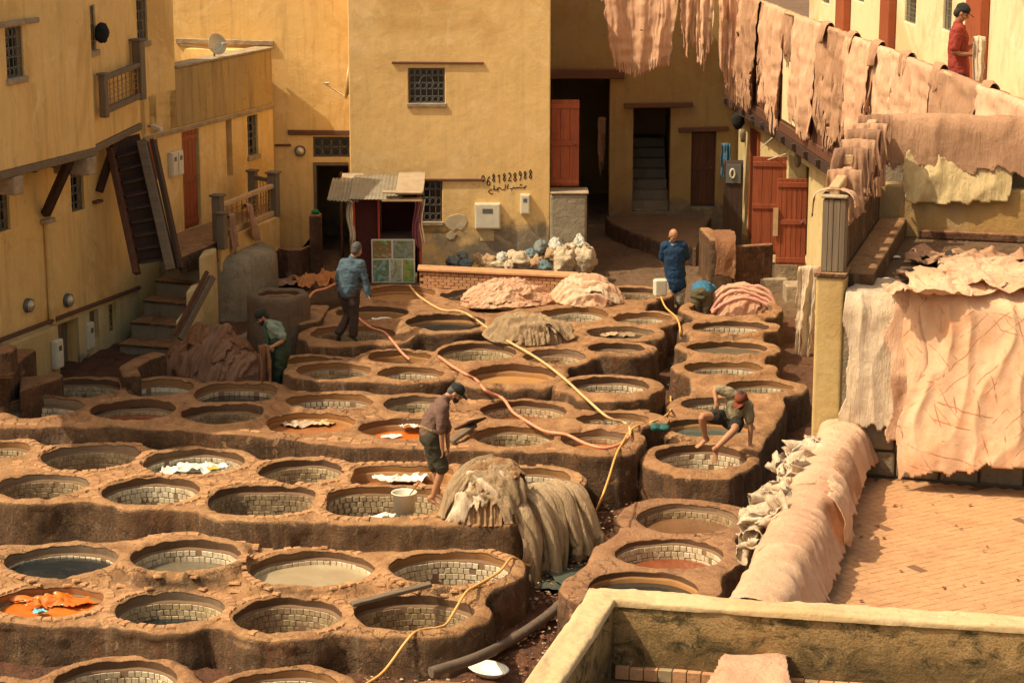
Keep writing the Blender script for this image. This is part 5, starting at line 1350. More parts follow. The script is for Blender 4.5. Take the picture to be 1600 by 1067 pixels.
# brick floors laid in herringbone
def herring(b0, b1, a0, a1, z, label, name, seed=0, limit=298):
    fl = MB(); fl.pbox(PT, a0, a1, b0, b1, z-.03, z-.004); par = fl.build(name, M['joint']); tag(par, label, None, None, 'structure')
    Lb, Wb_ = .196, .098; t = .0045
    me = bpy.data.meshes.new('brick'); P = [(x*(Lb/2-.002), y*(Wb_/2-.002), 0) for x, y in ((-1,-1),(1,-1),(1,1),(-1,1))]+[(x*(Lb/2-.0035), y*(Wb_/2-.0035), t) for x, y in ((-1,-1),(1,-1),(1,1),(-1,1))]
    Fq = [(4, 5, 6, 7), (0, 1, 5, 4), (1, 2, 6, 5), (2, 3, 7, 6), (3, 0, 4, 7)]; me.from_pydata(P, [], Fq); me.materials.append(M['floor_brick']); me.update(); base = np.array(P)
    base_ang = math.atan2(PT.u.y, PT.u.x)+R(45)
    cs, sn = math.cos(base_ang), math.sin(base_ang); c0 = PT.w((a0+a1)/2, (b0+b1)/2, 0)
    items = []; W = Wb_
    for i in range(-108, 108):
        for j in range(-108, 108):
            # herringbone lattice: each cell column holds one brick along x and one along y
            k = (i-j) % 4
            if k == 0: u, v, ang = (i+1)*W, (j+.5)*W, 0
            elif k == 2: u, v, ang = None, None, 0
            else: u = None
            if k == 0: items.append(((i+1)*W, (j+.5)*W, 0.0))
            if k == 2+1: items.append(((i+.5)*W, (j+1)*W, math.pi/2))
    out = []
    for (u, v, g) in items:
        x, y = c0.x+u*cs-v*sn, c0.y+u*sn+v*cs; d = Vector((x, y, 0))-PT.o; a, b = d.dot(PT.u), d.dot(PT.n)
        if a0+.07 < a < a1-.07 and b0+.07 < b < b1-.07 and rng.random() > .012:
            pr = proj((x, y, z)); 
            if -60 < pr[0] < 1720: out.append((y, x, y, g))
    out.sort(); VV = []; FF = []
    for n_, (_, x, y, g) in enumerate(out):
        dz = rng.uniform(-.0006, .0006); tx, ty = rng.uniform(-.004, .004), rng.uniform(-.004, .004); an = base_ang+g+rng.uniform(-.02, .02)
        vis = proj((x, y, z)); infr = 1180 < vis[0] < 1600 and vis[1] < 1067 and vis[1] > 740
        if infr and limit > 0:
            limit -= 1; o = bpy.data.objects.new('brick', me); col.objects.link(o); o.parent = par; o.location = (x, y, z-.004+dz); o.rotation_euler = (tx, ty, an)
        else:
            Rm = np.array(Matrix.Rotation(an, 3, 'Z') @ Matrix.Rotation(ty, 3, 'Y') @ Matrix.Rotation(tx, 3, 'X')); b = len(VV)*8; VV.append(base @ Rm.T+np.array([x, y, z-.004+dz])); FF += [[q+b for q in f] for f in Fq]
    if VV: o = mesh_np('brickwork', np.concatenate(VV), FF, M['floor_brick'], par, False); o['kind'] = 'stuff'
herring(.341, 7.5, -9.0, -.08, ZF, 'herringbone brick floor of the lower roof terrace', 'terrace_floor')
fl = MB(); fl.pbox(PT, .03, 4.2, .3, 8.5, ZU-.029, ZU); o = fl.build('upper_terrace_floor', M['ground']); tag(o, 'dusty floor of the upper roof terrace strewn with hides', None, None, 'structure')
# corner column, upper parapet, post and rails
zcol = kz(3.52)
PTS = Plane(PT.o.x, PT.o.y, AZT)
if PTS.n.x < 0: PTS.n = -PTS.n
PTS.o = PTS.o-PTS.n*.15
cc = empty('corner_column', PTS.w(.1, .15, ZLOW), 'tall yellow-limewashed corner pillar at the end of the draped low wall', 'column')
M['limeyellow'] = plaster('limewash_yellow', (.52, .38, .16), (.45, .32, .13), (.26, .15, .06), .5, bump=.014, streak=.5)
mb = MB(); mb.pbox(PTS, -.02, .30, -.02, .27, 2.2, zcol-.05); mb.build('shaft', M['limeyellow'], cc, .03, 3)
mb = MB(); mb.pbox(PTS, -.04, .32, -.04, .29, zcol-.048, zcol+.0); mb.build('capital', M['terra_b'], cc, .015, 2)
up = empty('upper_parapet', PTS.w(2, .2, ZU), 'orange-brown parapet of the upper terrace running away from the pillar', 'wall')
mb = MB(); mb.pbox(PTS, .304, 3.75, .03, .20, ZU-.9, ZU+.62); mb.build('masonry', M['terra'], up, .03, 3)
mb = MB(); mb.pbox(PTS, .304, 3.75, .203, .52, ZU+.001, ZU+.22); mb.build('ledge', M['terra_b'], up, .03, 3)
zp0, zp1 = kz(4.59), kz(5.07)
tp = empty('timber_post', PTS.w(.1, .1, zcol), 'square post of weathered grey planks standing on the yellow pillar', 'post')
for i in range(4):
    mb = MB(); mb.pbox(PTS, .02, .26, .02+.058*i+[0, .004, -.003, .002][i], .02+.058*i+[.060, .052, .058, .055][i], zcol+.003, zp0-.02+.01*(i % 2)); mb.build('plank', M['wood_grey'], tp, .006)
for i in range(3):
    mb = MB(); mb.pbox(PTS, .262, .285, .03+.07*i, .03+.07*i+.06, zcol+.003, zp0-.03); mb.build('plank', M['wood_grey'], tp, .004)
mb = MB(); mb.pbox(PTS, .0, .30, .0, .27, zp0, zp0+.03); mb.build('cap', M['ledge'], tp, .01)
rl = empty('parapet_rail', PTS.w(2, .1, zp0), 'pale squared rail climbing in steps from the post to the far corner', 'rail')
for a0, a1, z0, z1 in ((.1, 1.35, zp0+.06, zp0+.10), (1.2, 2.4, zp0+.22, zp0+.25), (2.3, 3.7, zp1-.06, zp1)):
    mb = MB(); mb.bar(PTS.w(a0, .12, z0), PTS.w(a1, .12, z1), .11, .11); mb.build('timber', M['wood_light'], rl, .012)
for a, z in ((1.3, zp0+.16), (2.35, zp0+.2), (3.6, zp1-.1)):
    mb = MB(); mb.pbox(PTS, a-.05, a+.05, .07, .17, ZU+.621, z); mb.build('upright', M['wood_grey'], rl, .01)
# far wall of the upper terrace
fw = empty('far_parapet', PT.w(3.8, 3, ZU), 'stained ochre parapet closing the upper terrace at the back', 'wall')
mb = MB(); mb.pbox(PT, 3.76, 4.0, .03, 8.5, ZU-.8, ZU+.60); mb.build('masonry', M['stained'], fw, .03, 3)
mb = MB(); mb.pbox(PT, 3.62, 3.758, .53, 8.5, ZU+.001, ZU+.10); mb.build('step', M['terra_c'], fw, .02, 2)
mb = MB(); mb.pbox(PT, 4.0+.01, 4.2, .0, 8.5, ZU-.8, zp1-.15); mb.build('rear_stonework', M['stone_grey'], fw, .02)
mb = MB(); mb.tube([PT.w(3.9, b, zp1+.0) for b in np.arange(-.05, 8.5, .6)], .035, 8); mb.build('pole', M['wood_light'], fw)
# near parapet at the bottom, L-shaped with a tiled trough behind
npar = empty('near_parapet', Vector((1.5, 14.8, 3.8)), 'thick moss-stained yellow parapet with a corner at the bottom of the photo', 'wall')
zN = 4.27; q0 = at(925, 918, zN); q1 = at(1600, 962, zN); q2 = at(820, 1067, zN)
un = (q1-q0); un.z = 0; un.normalize(); vn = (q0-q2); vn.z = 0; vn.normalize()      # right, away
M['mossy'] = MOSS
M['sandcap'] = plaster('sandy_coping', (.60, .44, .24), (.50, .35, .18), (.22, .15, .07), .9, bump=.02, streak=.1)
th = .20
A_ = q0; B_ = q0+un*5.2; Cq = q0-vn*4.2
def ppoly(P, z0, z1, name, m, par, bev=.02, seg=2):
    mb = MB(); mb.prism([(p.x, p.y) for p in P], z0, z1); return mb.build(name, m, par, bev, seg)
ppoly([A_, B_, B_-vn*th, A_+un*th*1.0-vn*th], 2.5, zN-.052, 'masonry', M['mossy'], npar, .01)
ppoly([A_-vn*.002, A_+un*th-vn*(th+.002), Cq+un*th, Cq], 2.5, zN-.052, 'masonry', M['mossy'], npar, .01)
def rough_cap(P0, P1, sd_, w, h, z, name, m, par, seed):
    P0, P1, sd_ = Vector(P0), Vector(P1), Vector(sd_).normalized(); L_ = (P1-P0).length; nn_ = int(L_/.025); S = np.linspace(0, 1, nn_)
    prof = [(-.5, -1), (-.51, -.4), (-.47, -.08), (-.40, 0)]+[(x, .0) for x in np.linspace(-.3, .3, 9)]+[(.40, 0), (.47, -.08), (.51, -.4), (.5, -1)]
    V = []
    for j, (a, b) in enumerate(prof):
        x = S*L_; nz_ = .010*fbm(x*3+seed, a*2, b, seed, 3)+.006*vnoise(x*22, a*9, b*3, seed+5); edge_ = abs(a) > .39
        chip = .020*np.maximum(0, fbm(x*4+seed, np.sign(a)*3., 0, seed+9, 3)-.35)*edge_
        off = a*w+0*S+(-np.sign(a)*chip if edge_ else 0)+(.5*nz_ if edge_ else 0); zz = z+b*h+0*S+(nz_ if b > -.9 else 0)-(chip if b > -.2 else 0)
        V.append(np.stack([P0.x+(P1.x-P0.x)*S+sd_.x*off, P0.y+(P1.y-P0.y)*S+sd_.y*off, zz], -1))
    V = np.stack(V).reshape(-1, 3); np_ = len(prof); idx = np.arange(np_*nn_).reshape(np_, nn_); q = np.stack([idx[:-1, :-1], idx[:-1, 1:], idx[1:, 1:], idx[1:, :-1]], -1).reshape(-1, 4)
    return mesh_np(name, V, q, m, par)
rough_cap(A_-vn*(th/2)-un*.012, B_-vn*(th/2), vn, th+.035, .055, zN, 'coping', M['sandcap'], npar, 3)
rough_cap(Cq+un*(th/2), A_+un*(th/2)-vn*.01, un, th+.035, .055, zN-.003, 'coping', M['sandcap'], npar, 8)
# row of ledge tiles along the inner foot
zt2 = zN-.50
for i in range(44):
    s0 = A_+un*(th+.03+.104*i)-vn*(th+.004)
    if rng.random() < .04: continue
    mb = MB(); P = [s0, s0+un*.098, s0+un*.098-vn*.05, s0-vn*.05]; mb.prism([(p.x, p.y) for p in P], zt2-.09, zt2+rng.uniform(-.004, .004)); mb.build('tile', M['tile_dark' if i % 5 == 3 else 'brick'], npar, .004)
fl2 = MB(); P = [A_+un*(th+.003)-vn*(th+.003), B_-vn*(th+.003), B_-vn*4.2, A_+un*(th+.003)-vn*4.2]; fl2.prism([(p.x, p.y) for p in P], 2.6, zt2-.10); o = fl2.build('trough_floor', M['ground']); tag(o, 'wet dirty floor between the near parapet and the nearer wall', None, None, 'structure')
lowq = A_+un*.95-vn*.62
w3 = empty('near_inner_wall', lowq, 'low sandy wall at the bottom edge carrying a pink hide', 'wall')
ppoly([lowq, lowq+un*5, lowq+un*5-vn*.4, lowq-vn*.4], 2.6, zt2+.10, 'masonry', M['sandcap'], w3, .03, 3)
# ------------------------------------------------------------------ hides
def sheet_obj(name, Pf, U, S, keep, m, thick=.007, parent=None):
    V = Pf.reshape(-1, 3); nu, ns = len(U), len(S)
    idx = np.arange(nu*ns).reshape(ns, nu)
    q = np.stack([idx[:-1, :-1], idx[:-1, 1:], idx[1:, 1:], idx[1:, :-1]], -1)[keep]
    if len(q) == 0: return None
    uq, inv = np.unique(q, return_inverse=True)
    o = mesh_np(name, V[uq], inv.reshape(q.shape), m, parent)
    s_ = o.modifiers.new('thick', 'SOLIDIFY'); s_.thickness = thick; s_.offset = 0
    return o
HG = 'hides hung over the gallery rail'
def hang(A, B, L, seed, m, out, narrow=.75, back=.35, fold=.05, fringe=.3, nf=5.0, gather=0.0, label=None, group=None, name='hide', strands=1.0, belly=.05, rad=.045, swing=0.0, cat='hide', ns=70):
    A, B = Vector(A), Vector(B); w = (B-A).length; t = (B-A).normalized(); out = Vector(out).normalized()
    nu = max(20, int(w/.012)); nu = min(nu, 110)
    U = np.linspace(0, 1, nu); S = np.linspace(-back, L, ns); u, s = np.meshgrid(U, S)
    f = np.clip(s/L, 0, 1); ab = np.abs(s)
    wid = (1-gather*(1-np.exp(-f*6)))*(1-(1-narrow)*f**1.3)
    uu = .5+(u-.5)*wid + swing*f**1.5
    ridg = lambda x, y, sd: 1-2*np.abs(vnoise(x, y, 0, sd))
    fd = np.sin(u*nf*6.28+seed+1.6*vnoise(s*.9, u*2, 0, seed))*.45+.8*vnoise(u*nf*1.7, s*.7+seed, 0, seed+3)+.6*ridg(u*nf*3.1+.5*vnoise(s*1.5, u*3, 0, seed), s*.8, seed+5)+.3*ridg(u*nf*8, s*1.5, seed+15)
    amp = fold*np.minimum(1, ab/.5+.15)
    o = np.where(s < 0, -1, 1)*rad*np.minimum(1, ab/rad) + amp*fd + belly*np.sin(f*3.1)*f + .02*vnoise(u*8, s*8, 0, seed+8)
    o = np.maximum(o, np.where(s > .02, rad*.6, -9)) if False else o
    z = -np.maximum(ab-rad*.6, 0)+np.where(ab < rad, rad*(1-(ab/rad)**2)*.7, 0) - .018*np.abs(u-.5)*2
    base = np.array(A)[None, None, :]+np.array(t)[None, None, :]*(uu*w)[..., None]+np.array(out)[None, None, :]*o[..., None]
    base = base+np.array([0, 0, 1.0])[None, None, :]*z[..., None]
    base[..., 0:2] += (np.array(t[:2])[None, None, :])*(.014*vnoise(u*6, s*7, 0, seed+12))[..., None]
    uc = (u[:-1, :-1]+u[1:, 1:])/2; sc_ = (s[:-1, :-1]+s[1:, 1:])/2
    low = L*(1-fringe*(.5+.5*vnoise(uc*2.6+seed, seed*.3, 0, 7)) - strands*.10*(.5+.5*vnoise(uc*w*60, seed, 0, 5))*(1) - fringe*.5*np.abs(uc-.5)**2*4)
    bk = back*(.75+.25*vnoise(uc*5, seed, 0, 21))
    e = .05*(.5+.5*vnoise(sc_*6, seed*1.7, 0, 9)); e2 = .05*(.5+.5*vnoise(sc_*6, seed*2.7, 0, 19))
    keep = (sc_ < low) & (sc_ > -bk) & (uc > e) & (uc < 1-e2)
    # strand gaps near the hem
    gap = vnoise(uc*w*55, sc_*.8+seed, 0, 31) > .42-.0*sc_
    keep &= ~(gap & (sc_ > low-.22*L*strands) & (strands > .2))
    keep &= ~((vnoise(uc*6+seed, sc_*5, 0, 37) > .93) & (f[:-1, :-1] > .2))
    ob = sheet_obj(name, base, U, S, keep, M[m], .006)
    if ob and label: tag(ob, label, cat, group)
    return ob
# gallery rail: a measured from the alley corner towards the camera, rail at b=.30, z=6.5
gl = [(1150, 1172, 2.45, 'hide_pink', 'narrow pale hide at the alley end of the gallery rail with a long ragged tail'),
      (1168, 1192, 2.25, 'hide_tan', 'tan hide with a dark cloth caught beside it on the gallery rail'),
      (1198, 1228, 2.35, 'hide_pink', 'long hide with a thin dangling tail left of the little barred gallery window'),
      (1250, 1287, 2.12, 'hide_pink', 'broad pale hide right of the little barred gallery window'),
      (1288, 1330, 2.0, 'hide_tan', 'shaggy-hemmed hide, first with a rolled brown top from the alley end'),
      (1329, 1368, 1.85, 'hide_pink', 'smooth pale hide, second with a rolled brown top from the alley end'),
      (1366, 1412, 1.75, 'hide_peach', 'broad creased hide, third with a rolled brown top from the alley end'),
      (1411, 1462, 1.7, 'hide_pink', 'hide hung just left of the man in red'),
      (1460, 1532, 1.7, 'hide_tan', 'wide hide hung right below the man in red'),
      (1536, 1615, 1.7, 'hide_peach', 'widest pale hide at the right end of the rail')]
def rail_a(px):
    lo, hi = -2.0, 24.0
    for _ in range(40):
        mid = (lo+hi)/2
        if proj(Rt.w(mid, .30, 6.5))[0] < px: lo = mid
        else: hi = mid
    return (lo+hi)/2
for i, (x0, x1, L_, m_, lab) in enumerate(gl):
    a0, a1 = rail_a(x0), rail_a(x1); a1 = a1-.02
    hang(Rt.w(a0-.12, .30+.03*(i % 2), 6.51), Rt.w(a1+.12, .30+.03*(i % 2), 6.51), L_*1.1, 11+i*7, m_, Rt.n, narrow=.82, back=.45, fold=.06 if i > 4 else .08, fringe=.22, nf=2.2+.4*(i % 3), label=lab, group=HG, belly=.04)
    # rolled brown neck piece folded on top of the rail at the far edge of each hide
    if i >= 4:
        aa = a0+.05; hang(Rt.w(aa, .29, 6.56), Rt.w(aa+.42, .29, 6.56), .42, 91+i, 'hide_tan', Rt.n, narrow=.55, back=.5, fold=.05, fringe=.3, nf=2, label='small brown neck piece folded over the rail on top of a hide', group='neck pieces folded over the gallery rail', strands=.3, belly=.03, rad=.07, ns=34)
# darker back layers between the pale ones
for i, (x0, x1, L_) in enumerate([(1188, 1202, 1.9), (1226, 1240, 1.0), (1284, 1296, 1.8), (1322, 1334, 1.7), (1362, 1371, 1.6), (1404, 1416, 1.6), (1526, 1545, 1.5)]):
    a0, a1 = rail_a(x0), rail_a(x1)
    hang(Rt.w(a0, .26, 6.5), Rt.w(a1, .26, 6.5), L_, 211+i*5, 'hide_tan', Rt.n, narrow=.8, back=.3, fold=.07, fringe=.35, nf=1.6, label='narrow shaded hide edge hanging between the broad gallery hides', group='narrow hides between the broad ones')
i = 0
a_ = rail_a(1160)
while a_ < rail_a(1600):
    hang(Rt.w(a_, .235, 6.49), Rt.w(a_+.8, .235, 6.49), 1.55+.3*math.sin(i*1.9), 801+i*3, 'hide_tan' if i % 2 else 'hide_brown2', Rt.n, narrow=.95, back=.2, fold=.05, fringe=.3, nf=2.4, label='darker hide of the back layer behind the pale gallery hides', group='back layer of hides on the gallery rail'); a_ += .78; i += 1
# hides on the cross pole over the alley
Pc = Plane(0, 44.4, 90)
def c3(px, z): a = Pc.hit(px, 0)[0]; return Pc.w(a, 0, z)
pole = MB(); pole.tube([c3(935, 6.75), c3(1060, 6.72), c3(1185, 6.75)], .035, 8); o = pole.build('drying_pole', M['wood_light']); tag(o, 'pole crossing above the alley with the big fan-shaped hide', 'pole')
hang(c3(938, 6.77), c3(1066, 6.77), 2.12, 301, 'hide_pink', (0, -1, 0), narrow=.62, back=.5, fold=.06, fringe=.16, nf=3.0, label='very large fan-shaped pale hide hanging over the alley opening', strands=.4, belly=.12, group=None, ns=110)
hang(c3(1062, 6.77), c3(1088, 6.77), 2.05, 303, 'hide_pink', (0, -1, 0), narrow=.7, fold=.06, nf=2, label='slim ragged hide just right of the big fan-shaped hide')
hang(c3(1086, 6.77), c3(1116, 6.77), 2.2, 305, 'hide_peach', (0, -1, 0), narrow=.75, fold=.08, nf=2, label='twisted pale hide with an orange fold over the alley')
hang(c3(1122, 6.77), c3(1152, 6.77), 2.6, 307, 'hide_pink', (0, -1, 0), narrow=.8, fold=.06, nf=2.2, label='longest straight pale hide hanging over the alley corner')
hang(c3(1176, 5.5), c3(1190, 5.5), .75, 309, 'black', (0, -1, 0), narrow=.5, fold=.06, nf=1.5, label='dark green cloth hanging between two gallery hides', name='cloth', cat='cloth', strands=0)
hang(Rt.w(20.2, -.6, 8.2), Rt.w(21.9, -.6, 8.2), 1.9, 311, 'hide_pink', Rt.n, narrow=.92, fold=.1, fringe=.05, nf=2.0, strands=0, label='large hide hanging behind the rail at the top right corner')
mb = MB(); mb.tube([Rt.w(19.6, -.6, 8.18), Rt.w(24, -.6, 8.18)], .03, 8); o = mb.build('drying_pole', M['wood_light']); tag(o, 'pole near the top right corner carrying a large hide', 'pole')
# --- drapes laid across a wall or an edge
def drape(pl, a0, a1, path, m, seed, label, group=None, amp=.03, rag=.14, flare=.0, n=90, name='hide', bulge=None, sag=0.0, wr=1.0, cat='hide', tear=.0, ns=None):
    """path: list of (b, z) across; a along"""
    P = np.array(path, float); d = np.hypot(*np.diff(P, axis=0).T); cum = np.concatenate([[0], np.cumsum(d)]); T = cum[-1]
    nu = n; ns = ns or int(max(30, T/.022)); U = np.linspace(0, 1, nu); S = np.linspace(0, T, ns); u, s = np.meshgrid(U, S)
    b = np.interp(s, cum, P[:, 0]); z = np.interp(s, cum, P[:, 1]); e = .05
    b1, z1 = np.interp(np.clip(s+e, 0, T), cum, P[:, 0]), np.interp(np.clip(s+e, 0, T), cum, P[:, 1]); b0, z0 = np.interp(np.clip(s-e, 0, T), cum, P[:, 0]), np.interp(np.clip(s-e, 0, T), cum, P[:, 1])
    b, z = (b+b0+b1)/3, (z+z0+z1)/3
    tb, tz = b1-b0, z1-z0; L_ = np.hypot(tb, tz)+1e-9; nb, nz = -tz/L_, tb/L_
    vert = np.clip(np.abs(tz)/L_, 0, 1)
    A = a0+(a1-a0)*u; x = A; 
    dd = amp*(.9*vnoise(x*1.5+seed, s*.7, 0, seed)*(.3+vert)+.8*wr*(.05+vert*.9)/(.25+vert)*(1-2*np.abs(vnoise(x*5+seed+.6*vnoise(s*2, x, 0, seed), s*1.3, 0, seed+1)))*(.25+vert)+.15*wr*vnoise(x*13, s*6, 0, seed+2)+.35*vnoise(x*2.2, s*2.0, 0, seed+4))
    dd = dd+amp*.6+.004*fbm(x*9, s*9, 0, seed+40, 3)
    k = np.sign(nz[ns//2, 0]) or 1
    b = b+nb*dd*k; z = z+nz*dd*k-sag*np.sin(u*3.14)*(1-vert)
    endd = np.minimum(s, T-s); 
    A = A+flare*(u-.5)*np.clip((s-T*.6)/(T*.4), 0, 1)+.02*vnoise(x*4, s*5, 0, seed+6)
    base = np.array(pl.o)[None, None, :]+np.array(pl.u)[None, None, :]*A[..., None]+np.array(pl.n)[None, None, :]*b[..., None]+np.array([0, 0, 1.])[None, None, :]*z[..., None]
    uc, sc_ = (u[:-1, :-1]+u[1:, 1:])/2, (s[:-1, :-1]+s[1:, 1:])/2; w = abs(a1-a0)
    r1 = rag*(.5+.5*vnoise(uc*w*2.2, seed, 0, seed+11))+rag*.4*vnoise(uc*w*14, seed, 0, 3)*.5; r2 = rag*(.5+.5*vnoise(uc*w*2.2, seed, 5, seed+12))+rag*.4*vnoise(uc*w*14, seed, 3, 3)*.5
    ru = .05*(1+vnoise(sc_*4, seed, 0, 15))/w*1.0
    keep = (sc_ > r1) & (sc_ < T-r2) & (uc > ru) & (uc < 1-ru)
    if tear: keep &= ~(vnoise(uc*w*2.5+seed, sc_*2.5, 0, 77) > 1-tear)
    o = sheet_obj(name, base, U, S, keep, M[m], .008)
    if o: tag(o, label, cat, group)
    return o
DW = None
pth = lambda l, r, fl=.0: [(-.05, ZLOW-l), (-.03, ZLOW-.05), (.02, ZLOW+.03), (.17, ZLOW+.06), (.34, ZLOW+.02), (.39, ZLOW-.06), (.42+fl*.4, ZLOW-r*.6), (.45+fl, ZLOW-r)]
drape(PT, -2.5, -.02, pth(.40, .40, .05), 'hide_peach', 401, 'smooth pale hide over the far half of the low wall by the yellow pillar', DW, amp=.035, rag=.1, n=150)
drape(PT, -4.3, -2.35, pth(.3, .46, .12), 'hide_pink', 402, 'pink hide draped over the middle of the low wall with torn flaps', DW, amp=.038, rag=.16, n=120)
drape(PT, -5.75, -4.1, pth(.35, .44, .10), 'hide_peach', 403, 'hide over the near end of the low wall behind the mossy parapet', DW, amp=.035, rag=.12, n=110)
drape(PT, -2.0, -1.2, [(.25, ZLOW+.10), (.38, ZLOW+.06), (.44, ZLOW-.05), (.47, ZLOW-.48)], 'hide_tan', 404, 'small tan flap hanging on the terrace side of the low wall near the pillar', amp=.04, rag=.12, n=60)
drape(PT, -3.0, -2.2, [(.2, ZLOW+.13), (.38, ZLOW+.09), (.45, ZLOW-.03), (.52, ZLOW-.47)], 'hide_peach', 405, 'gathered pointed flap where two hides meet on the low wall', amp=.06, rag=.2, n=60, flare=-.3)
# great hides hung over the edge of the upper terrace
PU = Plane(PT.o.x, PT.o.y, AZT+90)
if PU.n.y > 0: PU.n = -PU.n                      # a to the right, b towards the camera
b0 = PU.hit(1312, 620, .2)[0]; b1 = PU.hit(1415, 620, .2)[0]; b2 = PU.hit(1398, 650, .35)[0]; b3 = PU.hit(1640, 620, .35)[0]
drape(PU, b0-.02, b1+.35, [(-.75, ZU+.05), (-.3, ZU+.06), (-.03, ZU+.05), (.08, ZU-.08), (.14, ZU-.6), (.18, ZU-1.1), (.21, ZF+.36)], 'hide_cream', 411, 'greyish-cream hide hanging beside the yellow pillar, left of the scored pink one', amp=.06, rag=.22, n=130, wr=.4)
drape(PU, b2, b3+1.0, [(-1.1, ZU+.12), (-.5, ZU+.16), (-.05, ZU+.16), (.16, ZU+.02), (.26, ZU-.5), (.38, ZU-1.1), (.46, ZF+.08)], 'hide_scored', 412, 'huge pink hide scored with red-brown lines hanging over the terrace edge', amp=.095, rag=.26, n=260, wr=.42, ns=150) if 'hide_scored' in M else None
drape(PU, b2-.15, b2+.55, [(-.3, ZU+.10), (-.02, ZU+.13), (.12, ZU-.02), (.24, ZU-.7), (.30, ZF+.18)], 'hide_pink', 413, 'narrow curled hide edge between cream and scored hides', amp=.06, rag=.3, n=50, flare=-.2)
# hide on the pole at the back of the upper terrace, and the parchment below it
hb0 = PT.w(3.92, -.1, 0); pz = zp1+.02
def fp(b, z, a=3.88): return PT.w(a, b, z)
drape(PU, -.05, 3.9, [(-3.97, zp1-.15), (-3.93, zp1+.03), (-3.86, zp1+.04), (-3.81, zp1-.05), (-3.78, zp1-.30), (-3.76, zp1-.62)], 'hide_tan', 421, 'brown-pink hide slung over the pole at the back of the upper terrace', amp=.045, rag=.34, n=150, wr=.8)
drape(PU, .28, 1.55, [(-3.78, zp1-.30), (-3.74, zp1-.5), (-3.72, zp1-.75), (-3.71, zp1-.98)], 'hide_yellow', 422, 'stiff yellowish parchment hide under the slung brown one', amp=.05, rag=.2, n=90, wr=1.2)
# hides bunched over the climbing parapet rail
for i, (a, zt_, L_, m_, lab) in enumerate([(.75, zp0+.14, .80, 'hide_tan', 'tan hide over the rail nearest the grey plank post'), (1.25, zp0+.30, .70, 'hide_brown2', 'brown knotted hide at the first step of the parapet rail'),
      (1.75, zp0+.32, .95, 'hide_tan', 'tan hide with a rolled collar midway up the parapet rail'), (2.3, zp0+.36, .8, 'hide_brown2', 'dark hide under the rolled collar one on the parapet rail'), (2.85, zp1+.02, 1.05, 'hide_tan', 'shaggy hide before the far corner of the parapet rail'), (3.45, zp1+.04, .7, 'hide_brown2', 'bundle of brown strips knotted at the far corner of the parapet rail')]):
    hang(PTS.w(a, -.05, zt_), PTS.w(a, .34, zt_+.01), L_, 431+i*3, m_, -PTS.u, narrow=1.25, back=.45, fold=.09, nf=2.2, label=lab, fringe=.35, belly=.05, rad=.07)
drape(PTS, .0, .3, [(-.06, zp0-.25), (-.05, zp0+.03), (.13, zp0+.07), (.3, zp0+.03), (.31, zp0-.12)], 'hide_pink', 451, 'pale cloth folded over the top of the grey plank post', amp=.02, rag=.04, n=30)
# --- flat crumpled sheets
def flat(c, w, h, rot, amp, m, seed, label, cat='hide', group=None, name='hide', n=60, rag=.2, curl=.05, tilt=0.0, parent=None):
    U = np.linspace(-1, 1, n); S = np.linspace(-1, 1, n); u, s = np.meshgrid(U, S)
    ang = np.arctan2(s, u); r = np.maximum(np.abs(u), np.abs(s)); rr = np.hypot(u, s)
    x, y = u*w/2, s*h/2
    z = amp*(1-2*np.abs(vnoise(x*3.2/max(w, .5)*1.4+seed, y*3.0/max(h, .5), 0, seed)))+amp*.6*vnoise(x*7+seed, y*7, 0, seed+1)+amp*.5*(1-2*np.abs(vnoise(x*13+seed, y*11, 0, seed+2)))
    z = np.maximum(z, -amp*.4)+amp*.4+curl*np.clip(rr-.75, 0, 1)**2*3*np.maximum(0, vnoise(ang*1.5, seed, 0, seed+5))
    x = x+.08*w*vnoise(u*2, s*2, 0, seed+7); y = y+.08*h*vnoise(u*2, s*2, 3, seed+8)
    cs, sn = math.cos(rot), math.sin(rot)
    P = np.stack([c[0]+x*cs-y*sn, c[1]+x*sn+y*cs, c[2]+z+tilt*y], -1)
    uc, sc_ = (u[:-1, :-1]+u[1:, 1:])/2, (s[:-1, :-1]+s[1:, 1:])/2; a_ = np.arctan2(sc_, uc); rc = (np.abs(uc)**3+np.abs(sc_)**3)**(1/3)
    keep = rc < 1-rag*(.5+.5*vnoise(np.cos(a_)*2.2+seed, np.sin(a_)*2.2, 0, seed+9))-rag*.3*vnoise(np.cos(a_)*9, np.sin(a_)*9, 0, seed)
    o = sheet_obj(name, P, U, S, keep, M[m], .006, parent)
    if o and label: tag(o, label, cat, group)
    return o
ufl = [(1520, 405, 1.5, .9, 'hide_tan', 'darker hide lying farthest back on the upper terrace floor'), (1560, 425, 1.6, 1.0, 'hide_peach', 'pale crumpled hide at the back right of the floor pile'), (1500, 450, 1.5, .9, 'hide_pink', 'pink hide lying folded at the left of the floor pile'),
       (1580, 455, 1.7, .9, 'hide_peach', 'large salted hide spread at the right of the floor pile'), (1480, 470, 1.4, .6, 'hide_peach', 'salted hide at the front edge of the floor pile'), (1575, 472, 1.6, .6, 'hide_pink', 'pink hide at the front right of the floor pile')]
for i, (x, y, w, h, m_, lab) in enumerate(ufl):
    p = at(x, y, ZU+.05); flat((p.x, p.y, ZU+.02+.035*i), w, h, R(-15+20*math.sin(i*2.1)), .06, m_, 461+i*3, lab, n=70)
for i, (x, y, w) in enumerate([(1465, 415, .5), (1482, 428, .35), (1430, 460, .45)]):
    p = at(x, y, ZU); flat((p.x, p.y, ZU+.01), w, .35, i, .06, 'hide_dark', 481+i, ['blackened scrap behind the pale floor hides', 'blackened scrap touching the pale floor hides', 'blackened scrap nearest the parapet ledge'][i], cat='scrap', name='scrap', n=26, rag=.5)
